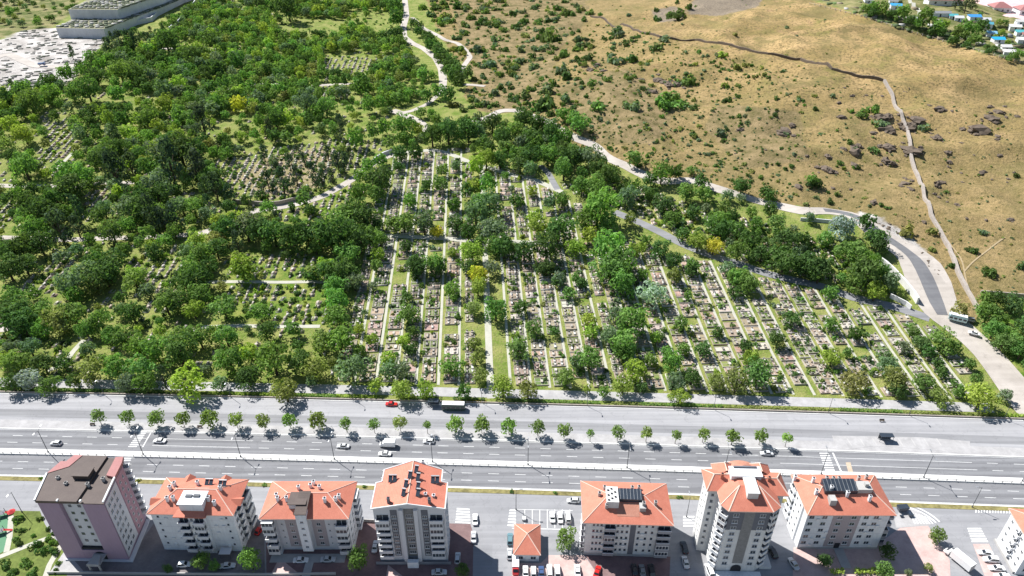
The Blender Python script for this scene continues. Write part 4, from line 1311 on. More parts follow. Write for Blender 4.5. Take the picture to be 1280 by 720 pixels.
# ------------------------------------------------------------------ vehicles
def loft(mb, sts, m=0):
    """sts: list of (x, half width, z low, z high, half width at top); closed hull along x"""
    R = []
    for x, w, z0, z1, wt in sts:
        zm = z0 + (z1 - z0) * .62
        R.append([(x, -w * .92, z0), (x, -w, z0 + (z1 - z0) * .25), (x, -w, zm), (x, -wt, z1), (x, wt, z1), (x, w, zm), (x, w, z0 + (z1 - z0) * .25), (x, w * .92, z0)])
    b = len(mb.v)
    for r in R: mb.v += r
    k = 8
    for i in range(len(R) - 1):
        for j in range(k):
            q = (j + 1) % k
            mb.f.append((b + i * k + j, b + (i + 1) * k + j, b + (i + 1) * k + q, b + i * k + q)[::-1]); mb.m.append(m)
    mb.f.append(tuple(b + j for j in range(k))); mb.m.append(m)
    mb.f.append(tuple(b + (len(R) - 1) * k + j for j in range(k))[::-1]); mb.m.append(m)


VEH = {}


def wheel_mesh():
    if 'wheel' not in VEH:
        mb = MB(); mb.tube((0, -.11, 0), (0, .11, 0), .32, n=14, m=0); mb.tube((0, -.12, 0), (0, .12, 0), .2, n=10, m=1)
        VEH['wheel'] = mb.mesh("wheel", [M['rubber'], M['rim']])
    return VEH['wheel']


def car_parts(kind):
    if kind in VEH: return VEH[kind]
    L, W, H = {'sedan': (4.5, 1.76, 1.45), 'hatch': (4.05, 1.72, 1.5), 'van': (4.7, 1.85, 1.85), 'suv': (4.5, 1.85, 1.68)}[kind]
    h, w = L / 2, W / 2
    mb = MB()
    zb = H * .57
    loft(mb, [(-h, w * .80, .34, zb * .86, w * .72), (-h + .18, w * .95, .24, zb * .98, w * .84), (-h * .5, w, .2, zb, w * .9), (h * .35, w, .2, zb * 1.0, w * .9), (h - .5, w * .97, .2, zb * .90, w * .82), (h - .1, w * .86, .26, zb * .74, w * .74), (h, w * .74, .34, zb * .64, w * .64)])
    r0, r1, f0, f1 = {'sedan': (-h + .95, -h * .40, h * .10, h * .46), 'hatch': (-h + .12, -h * .66, h * .12, h * .5), 'van': (-h + .06, -h * .9, h * .32, h * .62), 'suv': (-h + .12, -h * .74, h * .14, h * .48)}[kind]
    a, c = w * .88, w * .70
    zt = zb - .02
    mb.hull([(r0, -a, zt), (f1, -a, zt), (f1, a, zt), (r0, a, zt), (r1, -c, H), (f0, -c, H), (f0, c, H), (r1, c, H)], [(4, 5, 6, 7), (0, 1, 5, 4), (1, 2, 6, 5), (2, 3, 7, 6), (3, 0, 4, 7)])
    body = mb.mesh("body", M['carpaint'])

    def lerp(p, q, t): return tuple(p[i] + (q[i] - p[i]) * t for i in range(3))

    def panel(p0, p1, p2, p3, off, nm, i0=.06, i1=.94, j0=.1, j1=.92):
        q = []
        for s, t in ((i0, j0), (i1, j0), (i1, j1), (i0, j1)):
            lo, hi = lerp(p0, p1, s), lerp(p3, p2, s)
            q.append(tuple(x + o for x, o in zip(lerp(lo, hi, t), off)))
        m2 = MB(); m2.hull(q + [tuple(x - o * 1.6 for x, o in zip(p, off)) for p in q], [(0, 1, 2, 3), (0, 4, 5, 1), (1, 5, 6, 2), (2, 6, 7, 3), (3, 7, 4, 0)])
        return m2.mesh(nm, M['carglass'])
    ws = panel((f1, a, zt), (f1, -a, zt), (f0, -c, H), (f0, c, H), (.015, 0, .015), "windshield")
    rw = panel((r0, -a, zt), (r0, a, zt), (r1, c, H), (r1, -c, H), (-.015, 0, .015), "rear_window")
    s1 = panel((r0, -a, zt), (f1, -a, zt), (f0, -c, H), (r1, -c, H), (0, -.02, .006), "side_window", .1, .9)
    s2 = panel((f1, a, zt), (r0, a, zt), (r1, c, H), (f0, c, H), (0, .02, .006), "side_window", .1, .9)
    hl = MB(); hl.box(-.06, .05, -.2, .2, -.08, .08); hl = hl.mesh("headlight", M['lamp'])
    tl = MB(); tl.box(-.04, .06, -.18, .18, -.09, .09); tl = tl.mesh("tail_light", M['tail'])
    P_ = [("body", body, (0, 0, 0)), ("windshield", ws, (0, 0, 0)), ("rear_window", rw, (0, 0, 0)), ("side_window", s1, (0, 0, 0)), ("side_window", s2, (0, 0, 0))]
    for sy in (-1, 1):
        P_ += [("headlight", hl, (h - .13, sy * w * .6, zb * .62)), ("tail_light", tl, (-h + .03, sy * w * .62, zb * .72))]
        for sx in (-.60, .62): P_.append(("wheel", wheel_mesh(), (h * sx, sy * (w - .09), .32)))
    VEH[kind] = P_
    return P_


def place_vehicle(name, parts, u, v, ang, col, label, cat, group, z=None, colored=("body",)):
    x, y = P(u, v, .6)
    zz = 0.05 if z is None else z
    if z is not None:
        x, y, zz = G(u, v, .6); zz = float(height(x, y)) + .75
    r = empty(name, (x, y, zz), radians(ang), label, cat, group)
    for nm, me_, loc in parts:
        o = link(nm, me_, r, loc)
        if nm in colored: o.color = (*col, 1)
    return r


WH, SV, GY, DK, RD, BL, TL = (.78, .78, .77), (.52, .53, .54), (.22, .23, .24), (.03, .032, .036), (.5, .018, .015), (.05, .09, .2), (.12, .22, .25)
g1, g2, g3, g4 = "cars driving on the boulevard", "cars parked in the kiosk bays", "cars parked in the yards", "cars parked at the corner strip"
CARS = [
    ('hatch', 70, 554, 178, SV, "silver hatchback on the far carriageway above the pink tower", g1),
    ('sedan', 199.5, 551, 178, WH, "white saloon just past the stop line of the left zebra crossing", g1),
    ('sedan', 429, 557.5, 178, SV, "silver saloon driving ahead of the white box van", g1),
    ('sedan', 481, 567, 178, WH, "white saloon alongside the white box van on the boulevard", g1),
    ('hatch', 536, 551.5, 178, WH, "white hatchback in the kerb lane behind the box van", g1),
    ('sedan', 958.5, 566.5, 178, SV, "silver saloon in the shade of a street tree near the right zebra", g1),
    ('sedan', 489.5, 505, -2, RD, "bright red car standing on the service road by the hedge", "vehicles on the service road"),
    ('hatch', 716.5, 625.5, 178, WH, "white hatchback on the frontage road touching the solar-roof block's left corner", g2),
    ('sedan', 690.5, 646, 90, WH, "white saloon, leftmost of three parked in a row above the pavilion tree", g2),
    ('sedan', 700.2, 646.6, 90, WH, "white saloon parked between two others above the pavilion tree", g2),
    ('van', 710, 646.2, 90, WH, "white van-like car, rightmost of three parked above the pavilion tree", g2),
    ('suv', 637.6, 674, 90, TL, "dark teal car parked against the pavilion's left side", g2),
    ('hatch', 637, 692, 90, SV, "silver hatchback parked behind the teal car beside the pavilion", g2),
    ('sedan', 657, 715, 90, WH, "white saloon parked first from left in the row before the pavilion", g3),
    ('hatch', 667, 715, 90, WH, "white hatchback parked second from left in the row before the pavilion", g3),
    ('sedan', 676.8, 715.5, 90, BL, "dark blue saloon in the row before the pavilion", g3),
    ('van', 687, 714, 90, WH, "white van-like car right of the dark blue saloon", g3),
    ('suv', 696.8, 714, 90, WH, "white estate car at the right end of the pavilion row", g3),
    ('sedan', 722, 713.5, 88, WH, "white saloon parked alone on pink pavers left of the red car", g3),
    ('sedan', 746.5, 715, 70, RD, "red car parked on the edge of the pink pavers", g3),
    ('sedan', 803, 713.5, 90, GY, "grey car in shade before the solar-roof hip block, middle of three", g3),
    ('hatch', 793, 712, 90, DK, "black hatchback in shade left of the grey car", g3),
    ('suv', 814.5, 713, 90, DK, "black car in shade right of the grey car", g3),
    ('sedan', 857, 702.5, 92, SV, "silver saloon in the shaded lane between solar-roof block and ivory tower", g3),
    ('suv', 855.5, 684, 92, DK, "black car at the head of the shaded lane beside the ivory tower", g3),
    ('sedan', 594, 649, 92, WH, "white saloon at the hatched island right of the gabled tower", g3),
    ('sedan', 592, 671, 92, SV, "silver saloon half in shade right of the gabled tower", g3),
    ('hatch', 572, 697.5, 90, SV, "silver blue hatchback close against the gabled tower's right wall", g3),
    ('sedan', 549, 715, 2, SV, "silver saloon parked sideways before the gabled tower", g3),
    ('sedan', 469, 683, 90, SV, "silver saloon in the shaded gap left of the gabled tower", g3),
    ('hatch', 324.5, 662, 75, RD, "red hatchback in the gap between the two low salmon-roof blocks", g3),
    ('sedan', 376, 700, 2, WH, "white saloon before the stair-tower block, left of its path", g3),
    ('sedan', 410, 699, 2, SV, "silver saloon before the stair-tower block, right of its path", g3),
    ('hatch', 230, 705.5, 4, WH, "white hatchback in shade before the box-penthouse block", g3),
    ('sedan', 284.5, 707, 6, SV, "silver saloon under the trees before the box-penthouse block", g3),
    ('suv', 966, 690, 98, DK, "black car in the lane right of the ivory tower", g3),
    ('sedan', 992, 704.5, 104, SV, "silver blue saloon in the shaded lane left of the mauve-panel block", g3),
    ('van', 887, 713, 96, WH, "white van-like car at the foot of the ivory tower", g3),
    ('sedan', 1232, 691, 172, SV, "silver saloon nearest the hatched island on the pink corner strip", g4),
    ('suv', 1239, 699.5, 174, WH, "white estate car in the middle of the pink corner strip", g4),
    ('sedan', 1246, 710, 176, WH, "white saloon third along the pink corner strip", g4),
    ('sedan', 1253, 720, 176, WH, "white saloon cut by the foot of the picture at the corner strip", g4),
]
for kd, u, v, a, c, lab, g in CARS:
    place_vehicle("parked_car" if 'park' in g else "car", car_parts(kd), u, v, a, c, lab.replace("by the foot of the picture ", "off low down "), "car", g)
place_vehicle("car", car_parts('sedan'), 1217, 418, 150, WH, "white car on the dirt road where it meets the fresh asphalt", "car", None, z=1)
place_vehicle("car", car_parts('suv'), 1211, 401, 160, GY, "grey car behind the pale bus on the dirt road", "car", None, z=1)
# larger vehicles
mb = MB(); loft(mb, [(1.1, .95, .35, 2.0, .8), (1.6, .98, .3, 1.95, .8), (2.3, .95, .3, 1.25, .85), (2.75, .82, .35, .95, .75)]); cabm = mb.mesh("cab", M['carpaint'])
mb = MB(); mb.box(-2.8, 1.05, -1.05, 1.05, .55, 2.7); boxm = mb.mesh("cargo_box", M['carpaint'])
mb = MB(); mb.hull([(2.28, -.75, 1.32), (2.28, .75, 1.32), (1.68, .68, 1.93), (1.68, -.68, 1.93)], [(0, 1, 2, 3)]); wsm = mb.mesh("windshield", M['carglass'])
hlm = MB(); hlm.box(-.06, .05, -.18, .18, -.08, .08); hlm = hlm.mesh("headlight", M['lamp'])
VAN = [("cab", cabm, (0, 0, 0)), ("cargo_box", boxm, (0, 0, 0)), ("windshield", wsm, (.02, 0, .02)), ("headlight", hlm, (2.66, -.6, .75)), ("headlight", hlm, (2.66, .6, .75))] + [("wheel", wheel_mesh(), (x, y, .33)) for x in (-1.7, 1.9) for y in (-.85, .85)]
place_vehicle("box_van", VAN, 484.5, 556, 178, WH, "white box van driving on the far carriageway beside a white saloon", "van", None, colored=("cab", "cargo_box"))
mb = MB(); mb.box(-4.6, 1.6, -1.2, 1.2, .9, 3.3); bx = mb.mesh("cargo_box", M['carpaint'])
mb = MB(); mb.box(-4.61, -4.5, -1.15, 1.15, .95, 3.25); bd = mb.mesh("tail_door", M['cement'])
TRK = [("cab", cabm, (1.0, 0, .1)), ("windshield", wsm, (1.02, 0, .12)), ("cargo_box", bx, (0, 0, 0)), ("tail_door", bd, (-.03, 0, 0))] + [("wheel", wheel_mesh(), (x, y, .33)) for x in (-3.2, 2.6) for y in (-.95, .95)]
place_vehicle("box_truck", TRK, 1195.5, 699, 118, WH, "white box truck parked beside the sunlit pink yard at the junction", "truck", None, colored=("cab", "cargo_box"))
mb = MB(); mb.box(-3.2, 1.05, -1.0, 1.0, .5, 2.3, 0); b2 = mb.mesh("cargo_box", M['carpaint'])
place_vehicle("box_van", [("cab", cabm, (0, 0, 0)), ("cargo_box", b2, (0, 0, 0)), ("windshield", wsm, (.02, 0, .02))] + [("wheel", wheel_mesh(), (x, y, .33)) for x in (-1.9, 1.9) for y in (-.85, .85)], 644.5, 709, 270, WH, "white van with a red front beside the pavilion's front left corner", "van", None, colored=("cargo_box",)).children[0].color = (.45, .03, .03, 1)


def bus(u, v, ang, col, L, lab, z=None):
    h = L / 2
    mb = MB(); loft(mb, [(-h, 1.12, .45, 2.75, 1.0), (-h + .3, 1.2, .35, 2.95, 1.06), (h - .4, 1.2, .35, 2.95, 1.06), (h, 1.1, .45, 2.6, .98)]); bod = mb.mesh("body", M['carpaint'])
    mb = MB(); mb.box(-h + .25, h - .3, -1.04, 1.04, 2.96, 3.06); rfm = mb.mesh("roof", M["frame"])
    ps = [("body", bod, (0, 0, 0)), ("roof", rfm, (0, 0, 0))]
    n = int(L / 1.5)
    mb = MB(); mb.box(-.62, .62, -.03, .03, -.42, .42); wn = mb.mesh("side_window", M['carglass'])
    for i in range(n):
        for sy in (-1, 1): ps.append(("side_window", wn, (-h + .9 + (L - 1.8) * i / (n - 1), sy * 1.2, 1.55)))
    mb = MB(); mb.box(-.03, .03, -.95, .95, -.5, .5); wf = mb.mesh("windshield", M['carglass'])
    ps += [("windshield", wf, (h - .02, 0, 1.6)), ("rear_window", wf, (-h + .02, 0, 1.8))]
    mb = MB(); mb.box(-.7, .7, -.6, .6, 0, .22); ac = mb.mesh("roof_unit", M['frame'])
    ps.append(("roof_unit", ac, (-1, 0, 3.063)))
    ps += [("wheel", wheel_mesh(), (x, y, .33)) for x in (-h * .55, h * .6) for y in (-1.05, 1.05)]
    return place_vehicle("bus", ps, u, v, ang, col, lab, "bus", None, z)


bus(567, 510, -2, (.03, .07, .05), 8.8, "dark green bus with white roof standing by the hedge on the service road")
bus(1196, 401, 152, (.5, .66, .66), 7.0, "pale bus at the bend of the dirt road under the hill", 1)
mb = MB(); mb.box(-2.6, 1.0, -1.15, 1.15, .9, 2.0); tip = mb.mesh("tipper_body", M['carpaint'])
mb = MB(); mb.box(1.1, 2.6, -1.1, 1.1, .5, 2.4); cb = mb.mesh("cab", M['carpaint'])
place_vehicle("tipper_truck", [("tipper_body", tip, (0, 0, 0)), ("cab", cb, (0, 0, 0))] + [("wheel", wheel_mesh(), (x, y, .33)) for x in (-1.7, 1.8) for y in (-.9, .9)], 53, 82, 10, BL, "dark blue truck on the haul road through the white quarry", "truck", None, z=1, colored=("tipper_body", "cab"))
# three wheeler in the bays
x, y = P(655, 648)
r = empty("cargo_tricycle", (x, y, .05), 1.6, "white three wheeled cart parked alone in the pavilion bays", "tricycle")
mb = MB(); mb.box(-1.2, .1, -.55, .55, .45, 1.0); o = mb.obj("cargo_tray", M['frame'], r)
mb = MB(); mb.tube((.1, 0, .55), (1.1, 0, .75), .06); mb.tube((1.05, 0, .4), (.95, 0, 1.15), .05); mb.tube((.95, -.35, 1.1), (.95, .35, 1.1), .04); mb.box(.25, .7, -.16, .16, .75, .87); mb.obj("bike_frame", M['pole'], r)
for q in ((1.1, 0, .32), (-.8, -.5, .32), (-.8, .5, .32)): link("wheel", wheel_mesh(), r, q)

# ------------------------------------------------------------------ street furniture
mb = MB(); mb.tube((0, 0, 0), (0, 0, .5), .3, .22, 8); mb.tube((0, 0, .5), (0, 0, 10.2), .14, .085, 8)
polem = mb.mesh("pole", M['pole'])
mb = MB(); mb.tube((0, 0, 10.0), (0, -2.0, 10.5), .06, .05, 6); armn = mb.mesh("arm", M['pole'])
mb = MB(); mb.tube((0, 0, 10.0), (0, 2.0, 10.5), .06, .05, 6); armf = mb.mesh("arm", M['pole'])
mb = MB(); mb.box(-.17, .17, -.45, .45, -.06, .1); headm = mb.mesh("lamp_head", M['metal'])
ORD = ["first", "second", "third", "fourth", "fifth", "sixth", "seventh", "eighth", "ninth", "tenth", "eleventh", "twelfth", "thirteenth", "fourteenth", "fifteenth", "sixteenth",
       "seventeenth", "eighteenth", "nineteenth", "twentieth", "twenty-first", "twenty-second", "twenty-third", "twenty-fourth", "twenty-fifth", "twenty-sixth", "twenty-seventh", "twenty-eighth", "twenty-ninth", "thirtieth"]


def ordw(i):
    if i < 30: return ORD[i]
    s = str(i + 1)
    return s + ("th" if s[-2:] in ("11", "12", "13") else {"1": "st", "2": "nd", "3": "rd"}.get(s[-1], "th"))


for i, u in enumerate((61, 179, 300.5, 417.5, 540.5, 660, 784, 906, 1027, 1155, 1278)):
    x = P(u, 562 + u * .0305, .4)[0]
    r = empty("street_lamp", (x, float(road_y(173.8, x)), .42), radians(-2.3), f"double armed street lamp on the white median, {ordw(i)} from left", "street lamp", "street lamps along the median")
    link("pole", polem, r); link("arm", armn, r); link("arm", armf, r); link("lamp_head", headm, r, (0, -2.1, 10.5)); link("lamp_head", headm, r, (0, 2.1, 10.5))
for x0, x1, lab in ((-600, -138, "dark guard rail along the median left of the left zebra crossing"), (-131, 108, "long dark guard rail along the median between the two zebra crossings"), (118, 600, "dark guard rail along the median right of the right zebra crossing")):
    r = empty("guard_rail", (0, 0, .42), 0, lab, "guard rail", "guard rails on the median")
    mb = MB()
    x = x0
    while x < x1:
        mb.tube((x, float(road_y(172.75, x)), .35), (x + 6, float(road_y(172.75, x + 6)), .35), .07, n=4); mb.tube((x, float(road_y(172.75, x)), .7), (x + 6, float(road_y(172.75, x + 6)), .7), .05, n=4); x += 6
    mb.obj("rail", M['pole'], r)
    mb = MB(); x = x0
    while x < x1:
        y = float(road_y(172.75, x)); mb.box(x - .06, x + .06, y - .06, y + .06, 0, .75); x += 3
    tag(mb.obj("rail_post", M['pole'], r), kind="stuff")
for i, (u, v, lab) in enumerate(((27.5, 640, "single lamp post at the head of the park lawn"), (645, 637, "single lamp post at the hatched island before the pavilion"), (858, 646, "single lamp post left of the ivory tower"),
                                 (1215, 634, "single lamp post at the corner junction"))):
    x, y = P(u, v)
    r = empty("lamp_post", (x, y, .04), 1.57 * i, lab, "lamp post", "single lamp posts on the frontage side")
    link("pole", polem, r, scale=(.8, .8, .9)); link("arm", armn, r, scale=(.8, .8, .9)); link("lamp_head", headm, r, (0, -1.7, 9.45))
for i, u in enumerate((126, 285, 440, 602, 735, 895, 1040, 1142, 1262)):
    x = P(u, 495 + .03 * u)[0]
    r = empty("lamp_post", (x, float(road_y(204.3, x)), 0), 0, f"thin lamp post at the cemetery hedge, {ordw(i)} from left", "lamp post", "lamp posts along the cemetery hedge")
    link("pole", polem, r, scale=(.7, .7, .75)); link("arm", armn, r, scale=(.7, .7, .75)); link("lamp_head", headm, r, (0, -1.45, 7.9))


def bench(u, v, lab, dark=True):
    x, y = P(u, v)
    r = empty("park_bench", (x, y, .16), 0, lab, "bench", "benches on the service side")
    mb = MB(); mb.box(-.9, .9, -.25, .25, .42, .5); mb.obj("seat", M['bark'], r)
    mb = MB(); mb.box(-.9, .9, .22, .3, .55, .95); mb.obj("backrest", M['bark'], r)
    for s in (-.7, .7):
        mb = MB(); mb.box(s - .06, s + .06, -.22, .28, 0, .42); mb.obj("leg", M['pole'], r)


bench(250, 535, "dark bench between the fourth and fifth street trees")
bench(116, 532, "dark bench at the left end of the street trees")
bench(1102, 527, "dark bench by the hedge above the bus shelter")


def shelter(u, v, L, lab, name="bus_shelter", cat="bus shelter"):
    x, y = P(u, v)
    r = empty(name, (x, y, .17), radians(-2.3), lab, cat)
    mb = MB(); mb.box(-L / 2, L / 2, -1.0, 1.0, 2.5, 2.66); mb.obj("roof", M['solar'], r)
    mb = MB(); mb.box(-L / 2 + .1, L / 2 - .1, .82, .88, .2, 2.4); mb.obj("back_panel", M['glass'], r)
    for sx in (-1, 1):
        mb = MB(); mb.box(sx * (L / 2 - .1) - .05, sx * (L / 2 - .1) + .05, .75, .85, 0, 2.497); mb.obj("post", M['pole'], r)
        mb = MB(); mb.box(sx * (L / 2 - .1) - .05, sx * (L / 2 - .1) + .05, -.85, -.75, 0, 2.497); mb.obj("post", M['pole'], r)
    mb = MB(); mb.box(-L / 2 + .4, L / 2 - .4, .3, .7, .4, .48); mb.obj("seat", M['metal'], r)


shelter(1106, 551, 4.6, "dark roofed bus shelter standing on the pale bus bay")
shelter(542, 507.5, 4.0, "small shelter by the hedge just left of the white bus")


def container(u, v, s, m, lab):
    x, y = P(u, v)
    r = empty("waste_container", (x, y, .06), .1, lab, "waste container", "dark containers on the junction island")
    mb = MB(); mb.hull([(-s * .8, -s * .4, .2), (s * .8, -s * .4, .2), (s * .8, s * .4, .2), (-s * .8, s * .4, .2), (-s, -s * .5, s * .95), (s, -s * .5, s * .95), (s, s * .5, s * .95), (-s, s * .5, s * .95)], [(3, 2, 1, 0), (0, 1, 5, 4), (1, 2, 6, 5), (2, 3, 7, 6), (3, 0, 4, 7)]); mb.obj("bin_body", M[m], r)
    mb = MB(); mb.box(-s * 1.02, s * 1.02, -s * .52, s * .52, s * .953, s * 1.1); mb.obj("lid", M['solar'], r)


container(1127, 638, 1.7, 'slate', "large dark container at the junction island corner")
container(1138, 645.5, .8, 'slate', "small dark bin on the hatched junction island")
container(1126.5, 646, .55, 'slate', "smallest dark bin below the large junction container")
x, y = P(284, 695)
r = empty("market_umbrella", (x, y, .04), 0, "pale square canopy above the silver saloon by the box-penthouse block", "canopy")
mb = MB(); mb.box(-1.7, 1.7, -1.2, 1.2, 2.3, 2.42); mb.obj("canopy", M['palegrey'], r)
for sx in (-1.5, 1.5):
    for sy in (-1, 1):
        mb = MB(); mb.tube((sx, sy, 0), (sx, sy, 2.3), .05); mb.obj("post", M['pole'], r)
x, y = P(17, 645)
r = empty("sun_umbrella", (x, y, .05), 0, "red parasol at the edge of the green play court", "parasol")
mb = MB(); mb.tube((0, 0, 2.0), (0, 0, 2.7), 1.25, .05, 8); mb.obj("canopy", M['red'], r)
mb = MB(); mb.tube((0, 0, 0), (0, 0, 2.4), .05); mb.obj("pole", M['pole'], r)
for i, (u, v, lab) in enumerate(((3, 645, "dark climbing frame at the top of the green play court"), (1, 667, "red slide on the green play court"))):
    x, y = P(u, v)
    r = empty("play_frame", (x, y, .06), .4, lab, "play equipment")
    for sx in (-1, 1):
        for sy in (-.8, .8):
            mb = MB(); mb.tube((sx, sy, 0), (sx, sy, 2.4), .08); mb.obj("post", M['pole'], r)
    mb = MB(); mb.box(-1.1, 1.1, -.9, .9, 1.2, 1.3); mb.obj("deck", M['slate'], r)
    mb = MB(); mb.hull([(1.1, -.4, 1.3), (1.1, .4, 1.3), (3.2, .4, .15), (3.2, -.4, .15)], [(0, 1, 2, 3)]); mb.obj("slide", M['red'], r)


# ------------------------------------------------------------------ walls and terraces
def wall_line(name, pts, h, th, m, lab, world=False, top=None, cat="wall", step=3.0, jag=0.0):
    q = ground([p[0] for p in pts], [p[1] for p in pts])[:, :2] if not world else np.array(pts, float)
    mb = MB()
    line = []
    for i in range(len(q) - 1):
        k = max(1, int(np.hypot(*(q[i + 1] - q[i])) / step))
        line += [q[i] + (q[i + 1] - q[i]) * j / k for j in range(k)]
    line.append(q[-1])
    line = np.array(line)
    d = np.gradient(line, axis=0); d /= np.maximum(1e-6, np.hypot(d[:, 0], d[:, 1]))[:, None]
    n = np.stack([-d[:, 1], d[:, 0]], -1) * th / 2
    z = height(line[:, 0], line[:, 1])
    zt = z + h + (RNG.rand(len(z)) - .5) * jag if top is None else np.full(len(z), top)
    b = len(mb.v)
    for i in range(len(line)):
        for s, zz in ((-1, z[i] - .6), (1, z[i] - .6), (1, zt[i]), (-1, zt[i])):
            mb.v.append((line[i][0] + n[i][0] * s, line[i][1] + n[i][1] * s, zz))
    for i in range(len(line) - 1):
        for j in range(4):
            k = (j + 1) % 4
            mb.f.append((b + i * 4 + j, b + i * 4 + k, b + i * 4 + 4 + k, b + i * 4 + 4 + j)); mb.m.append(0)
    mb.f.append((b + 3, b + 2, b + 1, b)); mb.m.append(0)
    e = b + 4 * (len(line) - 1)
    mb.f.append((e, e + 1, e + 2, e + 3)); mb.m.append(0)
    return tag(mb.obj(name, M[m]), lab, cat)


wall_line("stone_wall", [(738, 21), (756, 25), (780, 32), (800, 41), (825, 47), (845, 50), (868, 51), (890, 54), (930, 62), (960, 68), (1000, 75), (1040, 87), (1070, 96), (1104, 101)], 1.5, 1.1, 'rock', "long dark field stone wall crossing the dry hilltop", jag=.7)
wall_line("stone_wall", [(1105, 102), (1115, 120), (1126, 145), (1134, 165), (1137, 178), (1138, 195), (1148, 225), (1155, 250), (1163, 270), (1172, 285), (1185, 310), (1196, 340), (1206, 360), (1222, 388)], 1.6, 1.5, 'dwall', "pale field stone wall running straight down the dry hillside", jag=.6)
wall_line("garden_wall", [(1225, 367), (1250, 369), (1282, 372), (1330, 377)], 1.8, .5, 'dwall', "low stone wall above the green corner garden")
wall_line("retaining_wall", [(1096, 327), (1106, 334), (1116, 343), (1128, 356), (1141, 372), (1146, 380)], 3.4, .8, 'concw', "bright white concrete retaining wall below the asphalt curve")
wall_line("retaining_wall", [(1112, 372), (1122, 377), (1132, 382), (1138, 387)], 2.2, .5, 'concw', "short pale wall at the lower lane under the asphalt curve")
wall_line("retaining_wall", [(1000, 276), (1018, 277), (1040, 279)], 1.8, .5, 'conc', "short grey wall under the dirt road beside the silver tree")
wall_line("retaining_wall", [(292, 254), (318, 256), (332, 257.5), (350, 256), (370, 251), (388, 245)], 2.4, .6, 'dwall', "tan retaining wall under the tan grave terrace")
wall_line("retaining_wall", [(464, 206), (472, 199), (480, 194.5), (490, 191)], 2.4, .8, 'conc', "curved grey wall beside the lane at the far end of the walks")
BW = [(x, float(road_y(204.35, x))) for x in np.arange(-560, 215, 8)]
wall_line("boundary_wall", BW, .75, .35, 'dwall', "long low boundary wall between service road and cemetery hedge", True, cat="wall", step=8)
wall_line("yard_wall", [P(*p) for p in ((60, 717), (108, 717), (160, 718), (330, 719), (420, 718))], .9, .3, 'cement', "low grey wall at the foot of the two low blocks' yards", True)
wall_line("yard_wall", [P(*p) for p in ((455, 652), (466, 652.5), (474, 653))], 1.2, .3, 'cement', "short grey wall closing the gap left of the gabled tower", True)

# terraced burial ground at the far left
A1 = ground([74, 76, 133, 160, 198, 230], [47, 47, 48, 36.5, 20, 4])[:, :2]
zt1 = float(height(*A1[1])) + 8.0
back = [(A1[-1][0] + 60, A1[-1][1] + 220), (A1[0][0] - 40, A1[-1][1] + 220)]
mb = MB(); mb.prism([tuple(p) for p in A1] + back, -5, zt1, 0, 1)
tag(mb.obj("burial_terrace", [M['conc'], M['ttop']]), "lower concrete walled burial terrace beside the white quarry", "terrace", "concrete burial terraces")
A2 = [P(*p, zt1) for p in ((89, 24), (150, 24.5), (172, 17), (205, 6), (240, -10))]
back = [(A2[-1][0] + 60, A2[-1][1] + 160), (A2[0][0] - 20, A2[-1][1] + 160)]
zt2 = zt1 + 8.5
mb = MB(); mb.prism(A2 + back, zt1 - 4, zt2, 0, 1)
tag(mb.obj("burial_terrace", [M['conc'], M['ttop']]), "upper concrete walled burial terrace behind the lower one", "terrace", "concrete burial terraces")
wall_line("retaining_wall", [(213, 41), (224, 32), (235, 20), (244, 8), (252, -4)], 5, .8, 'conc', "long grey wall slanting up right of the burial terraces")
wall_line("retaining_wall", [(172, 31), (190, 27), (202, 16), (214, 6), (224, -4)], 4, .8, 'conc', "grey wall slanting up between the burial terraces and the slope")
wall_line("retaining_wall", [(118, 84), (140, 80), (158, 73), (178, 66)], 2.5, .6, 'dwall', "brown wall below the grey pines near the quarry")
